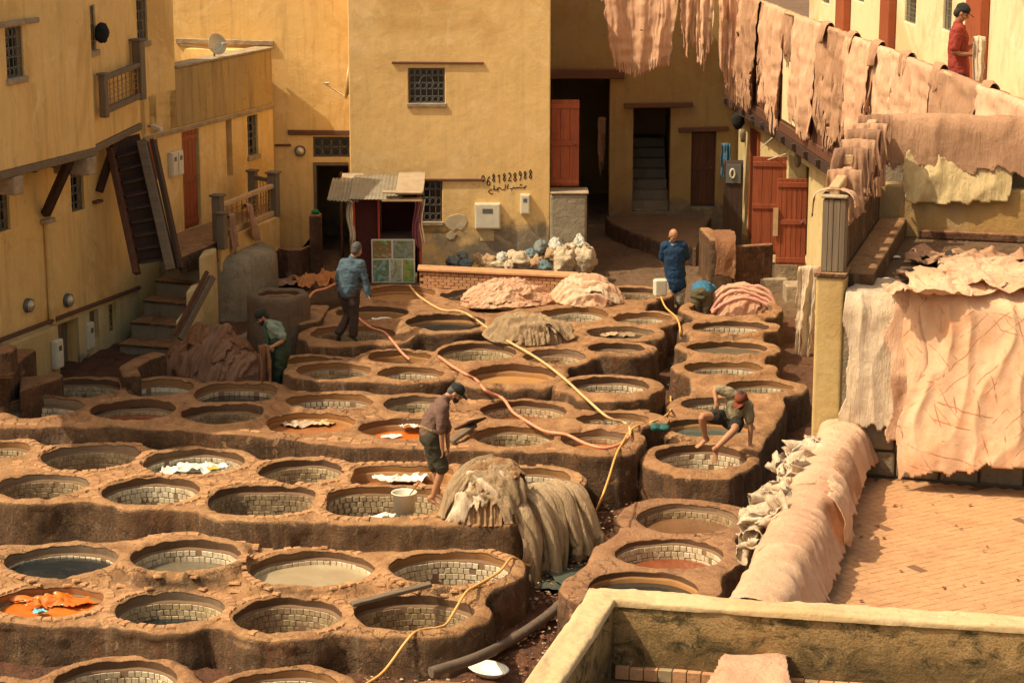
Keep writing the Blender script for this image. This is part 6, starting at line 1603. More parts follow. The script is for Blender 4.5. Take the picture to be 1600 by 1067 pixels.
p = at(1398, 404, ZU); flat((p.x, p.y, ZU+.005), .16, .1, .3, .01, 'whiteplastic', 487, 'crumpled white paper on the upper terrace floor', cat='litter', name='paper', n=14)
# folded scraps hanging on the yard side of the low wall
V_all = []; F_all = []; 
for i in range(150):
    a = rng.uniform(-3.3, -.75); g = (a+3.3)/2.55; b = rng.uniform(-.36, .02)*(1-.3*abs(g-.5)); z = ZLOW+.02-(-b)*rng.uniform(.3, 1.5)-rng.uniform(0, .12)
    c = PT.w(a, b, z); w, h = rng.uniform(.08, .22), rng.uniform(.06, .15); rot = rng.uniform(0, 6.28); n = 8
    U = np.linspace(-1, 1, n); u, s = np.meshgrid(U, U); cu = rng.uniform(1.2, 3.5)
    x = np.sin(u*cu)/cu*w; zz = (1-np.cos(u*cu))/cu*w*.8+.02*vnoise(u*3, s*3, i, 5); y = s*h*(1+.4*np.sin(3*u+i))
    Mr = np.array(Matrix.Rotation(rng.uniform(-1.3, 1.3), 3, 'X') @ Matrix.Rotation(rot, 3, 'Z') @ Matrix.Rotation(rng.uniform(-1.2, 1.2), 3, 'Y'))
    P = np.stack([x, y, zz], -1).reshape(-1, 3) @ Mr.T+np.array(c); bse = len(V_all)*n*n
    V_all.append(P); idx = np.arange(n*n).reshape(n, n)+bse; F_all.append(np.stack([idx[:-1, :-1], idx[:-1, 1:], idx[1:, 1:], idx[1:, :-1]], -1).reshape(-1, 4))
o = mesh_np('hide_scraps', np.concatenate(V_all), np.concatenate(F_all), M['hide_cream']); s_ = o.modifiers.new('t', 'SOLIDIFY'); s_.thickness = .006
tag(o, 'tangle of curled cream offcuts spilling over the yard side of the low wall', 'offcuts', None, 'stuff')
# --- heaps
def heap(c, rx, ry, H, n, mats, seed, labels, group, pw=2.6, rot=0.0, fold=.04, dirv=0.0, wr=1.0, rag=.22, size=1.0, lift=.016):
    for i in range(n):
        ox, oy = rx*.35*math.sin(i*2.4+seed), ry*.35*math.cos(i*1.7+seed); 
        if i == 0: ox = oy = 0
        w = rx*2.5*size*(1-.04*i if i else 1.1); h = ry*2.5*size*(1-.04*i if i else 1.1); nn = 120
        U = np.linspace(-1, 1, nn); u, s = np.meshgrid(U, U); x, y = ox+u*w/2, oy+s*h/2
        r = np.sqrt((x/rx)**2+(y/ry)**2); an = np.arctan2(y/ry, x/rx); r = r*(1+.16*vnoise(np.cos(an)*1.6+seed, np.sin(an)*1.6, 0, seed+77)); k = np.clip(r, 0, 1.0)
        z = H*(1-k**pw); over = np.maximum(r-1.0, 0)
        # pull the overhanging cloth back to the foot of the heap
        f = np.where(r > 1.03, 1.03/np.maximum(r, 1e-6), 1); x2, y2 = x*f, y*f
        z = z*(1+.22*vnoise(x*2.4/rx*.5+seed, y*2.4/ry*.5, 0, seed+70))+H*.12*vnoise(x*5, y*5, seed, 71)*(1-k)-over*rx*.9
        a = dirv+i*.35; cu = x*math.cos(a)+y*math.sin(a); cv = -x*math.sin(a)+y*math.cos(a)
        fd = (1-2*np.abs(vnoise(cu*5.5*wr+seed+i*3, cv*1.3, 0, seed+i)))+.6*(1-2*np.abs(vnoise(cu*11*wr+.4*vnoise(cv*3, cu, 0, 3), cv*2.4, 0, seed+i+50)))+.4*(1-2*np.abs(vnoise(cu*21*wr, cv*6, 0, seed+i+9)))+.3*vnoise(cu*26, cv*22, 0, seed+i+19)
        nrm = np.stack([x2/rx**2*k*H*1.2, y2/ry**2*k*H*1.2, np.full(x.shape, .55)], -1); nrm /= np.linalg.norm(nrm, axis=-1, keepdims=True)
        off = lift*(i+1)+fold*fd*1.0
        P = np.stack([x2, y2, np.maximum(z, -.02)], -1)+nrm*off[..., None]
        cs, sn = math.cos(rot), math.sin(rot)
        P = np.stack([c[0]+P[..., 0]*cs-P[..., 1]*sn, c[1]+P[..., 0]*sn+P[..., 1]*cs, c[2]+P[..., 2]], -1)
        uc, sc_ = (u[:-1, :-1]+u[1:, 1:])/2, (s[:-1, :-1]+s[1:, 1:])/2; a_ = np.arctan2(sc_, uc); rc = (np.abs(uc)**4+np.abs(sc_)**4)**.25
        lim = 1-rag*(.5+.5*vnoise(np.cos(a_)*2.4+seed+i, np.sin(a_)*2.4, 0, seed+9))-rag*.35*vnoise(np.cos(a_)*8, np.sin(a_)*8, i, seed)
        if i: lim = lim*(.62+.3*rng.random())
        keep = (rc < lim) & (z[:-1, :-1] > -.10-.05*vnoise(x[:-1, :-1]*3, y[:-1, :-1]*3, 0, seed))
        o = sheet_obj('hide', P, U, U, keep, M[mats[i % len(mats)]], .010)
        if o: tag(o, ('topmost ' if i == n-1 else 'lowest and widest ' if i == 0 else '')+labels, 'hide', group)
p = at(332, 600, .80)
heap((p.x, p.y+.25, .80), .76, .50, .64, 8, ['hide_brown', 'hide_brown2', 'hide_brown2', 'hide_brown'], 31, 'wet brown hide heaped beside the man in green waders', 'wet brown hides heaped by the stairs', fold=.07, wr=1.2, dirv=.4)
p = at(762, 812, 1.0)
heap((p.x, p.y+.25, .98), .48, .40, .50, 7, ['hide_ochre' if 'hide_ochre' in M else 'hide_grey', 'hide_grey', 'hide_grey', 'hide_cream', 'hide_grey'], 41, 'mottled ochre hide in the upright heap beside the barefoot man', 'hides in the upright heap by the barefoot man', pw=5, fold=.05, dirv=0, rag=.3, wr=1.4)
p = at(792, 474, 1.62)
heap((p.x, p.y+.2, 1.58), .78, .50, .27, 4, ['hide_pink', 'hide_pink', 'hide_peach'], 51, 'pink hide in the long low heap before the brick kerb', 'hides in the long pink heap', pw=2.2, fold=.055, dirv=1.3, wr=1.5, rot=.1)
p = at(922, 474, 1.62)
heap((p.x, p.y+.25, 1.58), .56, .45, .33, 4, ['hide_peach', 'hide_pink', 'hide_cream'], 61, 'pale hide in the rounded cream heap before the rubbish sacks', 'hides in the rounded cream heap', pw=2.6, fold=.06, dirv=.6, wr=1.3)
p = at(826, 530, 1.6)
heap((p.x, p.y+.25, 1.52), .62, .40, .30, 5, ['hide_grey', 'hide_grey', 'hide_cream', 'hide_grey'], 71, 'grey-brown hide in the shaggy heap in the middle distance', 'hides in the grey-brown heap', pw=3.2, fold=.06, dirv=.2, rag=.3)
p = at(1162, 474, 1.66)
heap((p.x, p.y+.35, 1.45), .56, .45, .48, 3, ['hide_red', 'hide_red', 'hide_pink'], 81, 'rose hide in the rounded heap behind the right-hand vat column', 'rose hides in the rounded heap', pw=2.4, fold=.03, dirv=1.5, wr=1.0)
for i in range(4):      # strips wound one over the other on the rose heap
    f = i/4; pts = []; R0 = .5-.03*i
    for t in np.linspace(.15, 2.95, 16): pts.append(Vector((p.x+.58*math.cos(t), p.y+.12-.5*f+.1*math.sin(t), 1.45+(.50-.34*f**1.5)*math.sin(t)*(1+.12*math.sin(t*3+i))+.03)))
    mb = MB(); mb.tube(pts, [.035*(1+.35*math.sin(3*j+i)) for j in range(16)], 7); o = mb.build('hide', M['hide_red' if i % 3 != 1 else 'hide_pink']); tag(o, 'rose hide rolled into a strip arched over the rounded heap', 'hide', 'rolled rose strips on the rounded heap')
# hides folded side by side over the right end of the paved terrace
base0, base1 = at(800, 815, 1.0), at(905, 782, 1.0)
dirr = (base1-base0); dirr.z = 0; Lr = dirr.length; dirr.normalize(); outv = Vector((dirr.y, -dirr.x, 0)); 
if outv.y > 0: outv = -outv
outv = (outv+Vector((.25, 0, 0))).normalized()
nS = 19
for i in range(nS):
    f = i/(nS-1); c0 = base0+dirr*(Lr*f+.04*math.sin(i*5.1))+Vector((-.05, .12, 0))-outv*(.05*math.sin(i*2.7)); top = 1.0+.13+.12*math.sin(f*2.6+.3)-.04*(i % 2); drop = .14+.24*f+.20*math.sin(i*1.9)*math.sin(i*.7+1)
    ins = .30+.1*math.sin(i*2.3); sw = Vector((rng.uniform(-.12, .12), rng.uniform(-.05, .05), 0))
    cps = [c0-outv*(ins+.15)+Vector((0, 0, 1.02-0-c0.z)), c0-outv*.26+Vector((0, 0, top-.10-c0.z)), c0-outv*.08+Vector((0, 0, top-c0.z)), c0+outv*.12+Vector((0, 0, top-.06-c0.z)), c0+outv*.26+Vector((0, 0, top-.30-c0.z))+sw*.3, c0+outv*.33+Vector((0, 0, .62-c0.z))+sw*.6, c0+outv*.34+Vector((0, 0, drop+.14-c0.z))+sw, c0+outv*.30+Vector((0, 0, drop-c0.z))+sw*1.3]
    cps = [Vector((q.x, q.y, q.z)) for q in cps]
    pts = []
    for k in range(len(cps)-1):
        pm, p0, p1, pn = cps[max(k-1, 0)], cps[k], cps[k+1], cps[min(k+2, len(cps)-1)]
        for t in (0, .2, .4, .6, .8):
            pts.append(.5*((2*p0)+(p1-pm)*t+(2*pm-5*p0+4*p1-pn)*t*t+(3*p0-pm-3*p1+pn)*t**3))
    pts.append(cps[-1]); m = len(pts); nc = 18; V = []
    wd, tk = .080+.035*math.sin(i*1.3)+.02*math.sin(i*3.1), .075
    for j, q in enumerate(pts):
        t = (pts[min(j+1, m-1)]-pts[max(j-1, 0)]).normalized(); sd_ = (dirr-t*dirr.dot(t)).normalized(); nn = t.cross(sd_)
        fl = 1+.25*math.sin(j*.25+i); e = (.35 if j in (0, m-1) else 1); sd_ = (sd_+nn*.45*math.sin(j*.16+i*1.7)).normalized(); nn = t.cross(sd_)
        for k in range(nc):
            a = 2*math.pi*k/nc; rid = 1+.20*float(vnoise(a*1.9+i*5, j*.13, i, 3))+.16*math.sin(a*4+i)+.10*math.sin(a*7+i*2+j*.1)
            V.append(q+sd_*(math.cos(a)*wd*fl*e*rid)+nn*(math.sin(a)*tk*e*rid))
    Fq = [(j*nc+k, j*nc+(k+1) % nc, (j+1)*nc+(k+1) % nc, (j+1)*nc+k) for j in range(m-1) for k in range(nc)]
    o = mesh_np('hide', V, Fq, M[['hide_grey', 'hide_greyl', 'hide_greyl'][i % 3] if 'hide_greyl' in M else 'hide_grey']); tag(o, ('leftmost ' if i == 0 else 'rightmost ' if i == nS-1 else '')+'grey-beige hide folded over the rim at the right end of the paved terrace', 'hide', 'grey-beige hides folded side by side over the rim')
# ------------------------------------------------------------------ stall, sacks, hoses and small things
def topz(X, Y):
    best = gz(Y).astype(float)
    for c in ALL:
        ok = c.outer(X, Y) < 0
        if not ok.any(): continue
        for v in c.vats: ok &= v.sdf(X, Y) >= 0
        best = np.where(ok, np.maximum(best, c.height(X, Y)), best)
    return best
def hose(pts, r, m, label, zs=None, name='hose', sag=.0, cat='hose'):
    """pts: (px, py, guessed z)"""
    P = [at(x, y, z) for x, y, z in pts]; Q = []
    for i in range(len(P)-1):
        p0, p1 = P[i], P[i+1]; pm, pn = P[max(i-1, 0)], P[min(i+2, len(P)-1)]; n = max(3, int((p1-p0).length/.09))
        for k in range(n):
            t = k/n; Q.append(.5*((2*p0)+(p1-pm)*t+(2*pm-5*p0+4*p1-pn)*t*t+(3*p0-pm-3*p1+pn)*t**3))
    Q.append(P[-1])
    tz_ = topz(np.array([q.x for q in Q]), np.array([q.y for q in Q])); Z = [max(q.z, float(t)+r*1.1) for q, t in zip(Q, tz_)]
    for it in range(2): Z = [max(Z[i], (Z[max(i-1, 0)]+Z[i]+Z[min(i+1, len(Z)-1)])/3) for i in range(len(Z))]
    Z = [(Z[max(i-1, 0)]+2*Z[i]+Z[min(i+1, len(Z)-1)])/4 for i in range(len(Z))]
    # keep each point on its line of sight from the survey position by sliding it on its own height
    R_ = []
    for q, z in zip(Q, Z):
        d = q-Vector((0, 0, CH)); k = (z-CH)/d.z; R_.append(Vector((0, 0, CH))+d*k)
    mb = MB(); mb.tube(R_, r, 8); o = mb.build(name, m); tag(o, label, cat); return o
hose([(640, 446, 1.62), (655, 463, 1.62), (690, 484, 1.62), (718, 486, 1.62), (740, 497, 1.6), (780, 525, 1.6), (840, 560, 1.56), (880, 590, 1.53), (915, 622, 1.50), (950, 652, 1.36), (975, 660, 1.25), (985, 673, 1.22), (978, 690, 1.2), (965, 700, 1.2)], .020, M['hose_t'], 'pale orange hose from the poster stall down to the hose junction')
hose([(686, 557, 1.5), (705, 571, 1.47), (725, 583, 1.45), (745, 594, 1.43), (760, 611, 1.4), (785, 622, 1.35), (800, 642, 1.28), (815, 653, 1.28), (850, 673, 1.25), (885, 679, 1.25), (915, 693, 1.25), (945, 700, 1.23), (970, 693, 1.23), (984, 680, 1.23)], .023, M['hose_p'], 'thick pink hose sweeping over the tan-water vat behind the barefoot man')
hose([(560, 497, 1.62), (580, 512, 1.62), (600, 519, 1.6), (615, 535, 1.55), (628, 551, 1.5), (640, 562, 1.4)], .021, M['hose_p'], 'short pink hose at the feet of the blue-shirted man')
hose([(478, 474, 1.7), (490, 456, 1.8), (508, 451, 1.8), (530, 440, 1.8)], .021, M['hose_p'], 'red-pink hose end beside the blue-shirted man')
hose([(1032, 462, 1.7), (1040, 480, 1.65), (1058, 498, 1.62), (1063, 520, 1.4), (1060, 550, 1.1), (1051, 580, 1.0), (1048, 620, .95), (1048, 640, 1.1), (1030, 655, 1.2), (990, 668, 1.25), (972, 693, 1.25), (962, 712, 1.2), (950, 750, .85), (935, 790, .5), (918, 828, .3)], .015, M['hose_y'], 'thin yellow hose from the jerrycan to the mud by the beige hides')
hose([(838, 884, .35), (822, 882, .5), (800, 871, .70), (780, 893, .72), (745, 914, .66), (727, 926, .68), (708, 958, .5), (692, 978, .5), (655, 984, .52), (636, 1000, .50), (600, 1048, .22), (572, 1068, .2)], .017, M['hose_y'], 'yellow hose lying over the two right-hand vats of the front terrace')
hose([(673, 1050, .06), (745, 1027, .08), (802, 998, .12), (860, 958, .15), (897, 921, .2)], .065, M['pipe'], 'fat grey-brown pipe lying in the mud below the front terrace', name='pipe', cat='pipe')
# loose planks
def plank(p, q, w, t, m, label, name='plank'):
    mb = MB(); mb.bar(p, q, w, t); o = mb.build(name, m, None, .008); tag(o, label, 'plank'); return o
plank(at(549, 944, .60), at(673, 912, .72), .11, .05, M['wood_greyx'], 'grey plank lying between two vats of the front terrace')
plank(at(722, 668, 1.32), at(748, 655, 1.52), .30, .03, M['wood_dark'], 'dark board propped at the white-tiled vat behind the barefoot man', 'board')
plank(at(705, 690, 1.28), at(742, 664, 1.40), .10, .05, M['wood_greyx'], 'grey board end lying left of the dark propped board', 'board')
# plastic basin, bucket, jerrycan, shoes
c = at(764, 1055, .06); r_ = empty('plastic_basin', c, 'battered white plastic basin lying in the mud at the bottom', 'basin')
Mx = Matrix.Rotation(R(-35), 3, 'Z') @ Matrix.Rotation(R(8), 3, 'X') @ Matrix.Diagonal((1.35, .8, 1))
mb = MB(); mb.lathe(c+Vector((0, 0, .02)), [(0, 0), (.13, .0), (.19, .07), (.205, .085), (.195, .09), (.125, .015), (0, .012)], 28, Mx); mb.build('shell', M['whiteplastic'], r_)
c = at(632, 800, 1.0); r_ = empty('bucket', c, 'whitish plastic bucket with a red stick standing on the pit edge', 'bucket')
mb = MB(); mb.lathe(c, [(0, .01), (.13, .0), (.155, .26), (.175, .27), (.165, .28), (.145, .262), (.12, .03), (0, .03)], 28); mb.build('shell', M['white'], r_)
mb = MB(); mb.tube([c+Vector((.16*math.cos(t), -.02, .27-.10*math.sin(t))) for t in np.linspace(0, math.pi, 14)], .005, 6); mb.build('handle', M['iron'], r_)
mb = MB(); mb.tube([c+Vector((-.06, .05, .05)), c+Vector((.2, -.05, .42))], .009, 6); o = mb.build('stick', M['wood_red']); tag(o, 'thin red stick standing in the whitish bucket', 'stick')
c = at(1031, 462, 1.70); r_ = empty('jerrycan', c, 'square dented cream can with an open top beside the man in the navy polo', 'can')
mb = MB(); mb.box(c+Vector((0, 0, .15)), .22, .18, .30, Matrix.Rotation(R(12), 3, 'Z')); mb.build('body', M['white'], r_, .03, 3)
mb = MB(); mb.tube([c+Vector((.11*math.cos(t), 0, .29+.09*math.sin(t))) for t in np.linspace(0, math.pi, 12)], .007, 6); mb.build('handle', M['iron'], r_)
M['teal_r'] = cloth_mat('teal_rubber', (.03, .12, .11), .2, .5)
for dx, lab in ((-6, 'left teal sandal of the pair beside the teal-water vat'), (8, 'right teal sandal of the pair beside the teal-water vat')):
    p = at(1030+dx, 671, 1.27); mb = MB(); V, Fq = blob(p+Vector((0, 0, .035)), .07, .13, .045, 5+dx, 12, 8, .2); o = mesh_np('sandal', V, Fq, M['teal_r']); tag(o, lab, 'sandal')
# soaking cloths and sacks in the vats
def soak(px, py, z, w, h, rot, amp, m, seed, lab, nm='hide', cat='hide', rag=.25): 
    p = at(px, py, z); return flat((p.x, p.y, z-.03), w*1.05, h*1.35, rot, amp*.55, m, seed, lab, cat=cat, name=nm, n=56, rag=rag, curl=0.0)
M['yellow_cloth'] = cloth_mat('yellow_stained_sheet', (.80, .48, .06))
M['orange_wet'] = NT('wet_orange_plastic').done((.62, .16, .02), .18, None, .6)
M['cyan'] = cloth_mat('cyan_plastic', (.18, .55, .60), .2, .4)
soak(283, 733, .82, .62, .34, .1, .08, 'whiteplastic', 501, 'crumpled white plastic sheet in the vat, left piece', 'plastic_sheet', 'plastic sheet')
soak(325, 731, .84, .60, .30, -.1, .08, 'whiteplastic', 502, 'crumpled white plastic sheet in the vat, right piece', 'plastic_sheet', 'plastic sheet')
soak(333, 729, .90, .16, .14, .4, .03, 'yellow_cloth', 503, 'yellow-stained rag lying on the white plastic sheet', 'rag', 'rag')
soak(88, 938, .42, 1.25, .38, .12, .08, 'orange_wet', 504, 'shiny orange plastic film floating in the orange vat', 'plastic_film', 'plastic film', .5)
soak(62, 955, .43, .16, .12, .4, .07, 'cyan', 505, 'small cyan plastic scrap at the edge of the orange vat', 'plastic_scrap', 'scrap')
soak(470, 661, 1.12, .62, .30, .2, .05, 'hide_cream', 506, 'pale hide soaking in rusty water, left one', rag=.4); soak(505, 658, 1.12, .45, .26, -.3, .05, 'hide_yellow', 507, 'yellowish hide soaking in rusty water, right one', rag=.4)
soak(645, 665, 1.15, .42, .2, .2, .08, 'whiteplastic', 508, 'white sack in the orange vat behind the barefoot man', 'sack', 'sack'); soak(612, 680, 1.08, .34, .14, .3, .03, 'whiteplastic', 509, 'flat white sack at the near side of the orange vat', 'sack', 'sack')
soak(700, 672, 1.2, .3, .15, .2, .06, 'whiteplastic', 510, 'white sack end showing right of the barefoot man', 'sack', 'sack')
soak(628, 748, .86, .75, .3, .1, .09, 'whiteplastic', 511, 'white plastic bag in the square pit of brown liquor', 'plastic_bag', 'plastic bag'); soak(685, 745, .82, .45, .2, -.2, .06, 'hide_cream', 512, 'cream hide end in the square pit beside the white bag')
soak(600, 803, .72, .45, .12, .3, .04, 'whiteplastic', 513, 'white sheet scrap below the bucket', 'plastic_sheet', 'plastic sheet')
soak(968, 521, 1.46, .75, .38, .1, .05, 'hide_grey', 514, 'mottled hide floating in the dark distant vat', rag=.35); soak(955, 521, 1.48, .3, .14, .4, .04, 'hide_pink', 515, 'small pink hide floating on the mottled one')
soak(598, 497, 1.5, .35, .16, .1, .03, 'whiteplastic', 516, 'white scrap floating in the murky vat', 'plastic_scrap', 'scrap'); soak(590, 485, 1.52, .12, .1, .1, .05, 'whiteplastic', 517, 'tiny white ball of plastic in the murky vat', 'plastic_scrap', 'scrap')
# stall with posters
M['maroon'] = cloth_mat('maroon_cloth', (.075, .022, .018), .3); M['purple'] = cloth_mat('faded_purple_cloth', (.30, .11, .13)); M['white_cloth'] = cloth_mat('dirty_white_cloth', (.72, .65, .48))
M['redpaint'] = plain('red_painted_wood', (.40, .05, .03), .6)
Ws = Plane(0, 39.3, 90)
g = lambda x, y, b=0.0: Ws.hit(x, y, b)
sx0, zb0 = g(556, 438); sx1, _ = g(656, 438); zt0 = g(600, 312)[1]; zg = float(gz(39.3))
zg2 = zb0-.05
bt_ = empty('stall', Ws.w((sx0+sx1)/2, 0, zg2), 'makeshift maroon stall with a patched tin roof at the foot of the ochre house', 'stall')
mb = MB(); mb.pbox(Ws, sx0, sx0+.42, -1.0, -.02, zg2, zt0); mb.build('side_curtain', M['maroon'], bt_, .02)
mb = MB(); mb.pbox(Ws, sx0+.421, sx1, -1.02, -.98, zg2, zt0); mb.build('back_cloth', M['maroon'], bt_)
mb = MB(); mb.pbox(Ws, sx1-.05, sx1, -.98, -.06, zg2, zt0); mb.build('side_board', M['maroon'], bt_)
a0, c0 = g(580, 375); mb = MB(); mb.pbox(Ws, a0, sx1-.055, -.9, -.03, c0-.06, c0-.0); mb.build('counter', M['wood_grey'], bt_, .008)
mb = MB(); mb.pbox(Ws, a0-.01, sx1-.03, -.025, .02, c0-.07, c0-.02); mb.build('counter_edge', M['redpaint'], bt_)
for a in (sx0-.03, sx0+.42, sx1+.0): mb = MB(); mb.pbox(Ws, a, a+.04, .0, .04, zg2-.05, zt0+.02); mb.build('post', M['redpaint'], bt_)
for i, (x, y, w_, h_, rot) in enumerate([(598, 357, .10, .1, .2), (640, 368, .12, .08, .1), (610, 366, .1, .06, 0)]):
    pass
# curtains at the sides
def strip(x0, x1, y0, y1, m, seed, b, par, nm):
    a0, ct = g(x0, y0, b); a1, _ = g(x1, y0, b); cb_ = g((x0+x1)/2, y1, b)[1]; U = np.linspace(0, 1, 24); S = np.linspace(0, 1, 30); u, s = np.meshgrid(U, S)
    P = np.array(Ws.o)+np.array(Ws.u)*(a0+(a1-a0)*u+.03*np.sin(s*6+seed))[..., None]+np.array(Ws.n)*(b+.03*np.sin(u*14+s*2+seed))[..., None]+np.array([0, 0, 1.])*(ct+(cb_-ct)*s)[..., None]
    keep = (s[:-1, :-1] < .9+.1*vnoise(u[:-1, :-1]*6, seed, 0, 3)); return sheet_obj(nm, P, U, S, keep, M[m], .006, par)
strip(646, 657, 309, 392, 'purple', 1, .05, bt_, 'curtain'); strip(655, 662, 312, 388, 'white_cloth', 2, .03, bt_, 'curtain'); strip(543, 552, 316, 382, 'white_cloth', 3, .06, bt_, 'curtain')
# patched roof
def roofsheet(x0, y0, x1, y1, z0, m, corr, b0, b1, tilt, nm='roof_sheet', th=.012, dz=0.0):
    a0, c0 = g(x0, y1, b1); a1, _ = g(x1, y1, b1); n = 60; U = np.linspace(0, 1, n); S = np.linspace(0, 1, 8); u, s = np.meshgrid(U, S)
    A = a0+(a1-a0)*u; z = c0+dz+(b1-(b0+(b1-b0)*s))*tilt+corr*np.sin(A*90)+.012*vnoise(A*3, s*3, 0, int(x0))
    P = np.array(Ws.o)+np.array(Ws.u)*A[..., None]+np.array(Ws.n)*(b0+(b1-b0)*s)[..., None]+np.array([0, 0, 1.])*z[..., None]
    return sheet_obj(nm, P, U, S, np.ones((7, n-1), bool), m, th, bt_)
M['tin'] = plain('old_tin', (.30, .25, .17), .6, .2, sc=5, vary=.35); M['cardboard'] = plain('weathered_board', (.42, .31, .19), .85, sc=5, vary=.3)
roofsheet(511, 300, 560, 314, 0, M['tin'], .012, -1.0, .28, .16); roofsheet(545, 300, 628, 313, 0, M['tin'], .004, -1.05, .32, .17, dz=.02); roofsheet(618, 296, 661, 306, 0, M['cardboard'], .0, -1.0, .3, .15, dz=.03, th=.03)
roofsheet(598, 300, 660, 302, 0, M['cardboard'], .0, .18, .36, .1, dz=.0, th=.03); roofsheet(532, 283, 566, 290, 0, M['cardboard'], 0, -1.2, -.7, .3, dz=.0, th=.03)
mb = MB(); mb.pbox(Ws, *sorted((g(598, 300)[0], g(660, 300)[0])), .10, .34, zt0+.02, zt0+.06); mb.build('roof_batten', M['wood_light'], bt_)
# the printed picture panel: six plain garden views
def poster_mat(i):
    n = NT('poster_print'); cols = [((.10, .22, .05), (.30, .10, .04), (.45, .40, .30)), ((.25, .30, .32), (.10, .20, .06), (.50, .25, .12)), ((.30, .45, .50), (.08, .20, .06), (.45, .12, .05)), ((.14, .30, .06), (.45, .45, .40), (.35, .08, .04)), ((.35, .45, .12), (.10, .25, .06), (.5, .2, .05)), ((.12, .28, .06), (.40, .42, .42), (.30, .3, .1))][i % 6]
    v = n.addv(n.pos, (i*1.7, 0, i*.9)); c = n.mix(n.ramp(n.noise(6, 6, .8, v, 1.2), [(.42, 0), (.56, 1)]), cols[0], cols[1]); c = n.mix(n.ramp(n.noise(11, 5, .8, v, 1.), [(.54, 0), (.62, 1)]), c, cols[2]); return n.done(c, .45, None, .4)
pr_ = empty('poster_panel', Ws.w(*[g(613, 440)[0], .06, zb0]), 'framed panel of six green garden pictures on the front of the stall', 'poster')
M['paperwhite'] = plain('poster_border', (.62, .62, .52), .6, vary=.1)
a0, zt1 = g(580, 374, .07); a1, _ = g(648, 374, .07); zb1 = g(615, 442, .07)[1]
mb = MB(); mb.pbox(Ws, a0, a1, .045, .07, zb1, zt1); mb.build('board', M['paperwhite'], pr_, .004)
W_, H_ = a1-a0, zt1-zb1
for i, (u0, u1, v0, v1) in enumerate([(.03, .46, .56, .97), (.50, .97, .56, .97), (.03, .40, .03, .53), (.44, .69, .03, .53), (.72, .97, .03, .53)]):
    mb = MB(); mb.pbox(Ws, a0+W_*u0, a0+W_*u1, .0705, .074, zb1+H_*v0, zb1+H_*v1); mb.build('picture', poster_mat(i), pr_)
# brick kerb wall before the sacks
kb0, kb1 = at(655, 419, 1.98), at(905, 431, 1.98)
kw = empty('brick_kerb', kb0, 'long low brick kerb with a pale coping in front of the rubbish sacks', 'wall')
mb = MB(); mb.prism([(kb0.x, kb0.y), (kb1.x, kb1.y), (kb1.x, kb1.y+.3), (kb0.x, kb0.y+.3)], 1.1, 1.93); mb.build('masonry', M['terra_c'], kw, .01)
mb = MB(); mb.prism([(kb0.x-.03, kb0.y-.05), (kb1.x, kb1.y-.05), (kb1.x, kb1.y+.33), (kb0.x-.03, kb0.y+.33)], 1.932, 1.985); mb.build('coping', M['brick'], kw, .012)
me = bpy.data.meshes.new('brick'); bb = MB(); bb.box((0, 0, 0), .135, .02, .05); me.from_pydata(bb.v, [], bb.f); me.materials.append(M['brick'])
du = (kb1-kb0); du.z = 0; Lk = du.length; du.normalize()
for j in range(5):
    for i in range(int(Lk/.148)):
        p = kb0+du*(.08+.148*i+(.07 if j % 2 else 0)); o = bpy.data.objects.new('brick', me); link(o, kw); o.location = Vector((p.x, p.y-.006+rng.uniform(-.003, .003), 1.66+.056*j))-kw.location; o.rotation_euler = (0, 0, math.atan2(du.y, du.x))
# rubbish sacks and bundles
M['sack'] = cloth_mat('woven_white_sack', (.56, .44, .29), .6, sc=14); M['sack2'] = cloth_mat('brown_sack', (.42, .27, .15), .5); M['sack3'] = cloth_mat('grey_bag', (.20, .22, .20), .5); M['sack4'] = cloth_mat('blue_bag', (.13, .19, .20), .5); M['sack5'] = cloth_mat('yellow_bag', (.45, .30, .06), .3); M['bagclear'] = cloth_mat('pale_grey_plastic', (.50, .50, .42), .3, .35)
sk = [(710, 410, 22, 16, 'sack3'), (728, 413, 24, 14, 'sack4'), (748, 408, 18, 20, 'sack2'), (762, 412, 26, 22, 'sack2'), (742, 418, 16, 12, 'sack5'), (757, 418, 22, 12, 'sack5'), (785, 404, 18, 16, 'bagclear'), (778, 416, 30, 16, 'sack'), (800, 402, 20, 18, 'sack'), (815, 408, 34, 26, 'sack'), (838, 412, 20, 20, 'sack2'), (852, 416, 18, 16, 'sack4'), (830, 398, 22, 14, 'sack4'), (845, 388, 22, 20, 'sack3'), (868, 386, 22, 22, 'bagclear'), (862, 400, 20, 20, 'sack2'), (883, 408, 32, 36, 'sack'), (912, 408, 34, 40, 'sack'), (905, 384, 18, 26, 'bagclear'), (890, 390, 20, 16, 'sack'), (722, 400, 14, 14, 'sack3'), (795, 415, 14, 14, 'sack'), (873, 419, 14, 10, 'sack')]
names = {'sack': 'whitish woven', 'sack2': 'brown', 'sack3': 'dark grey', 'sack4': 'bluish', 'sack5': 'mustard-yellow', 'bagclear': 'pale grey plastic'}
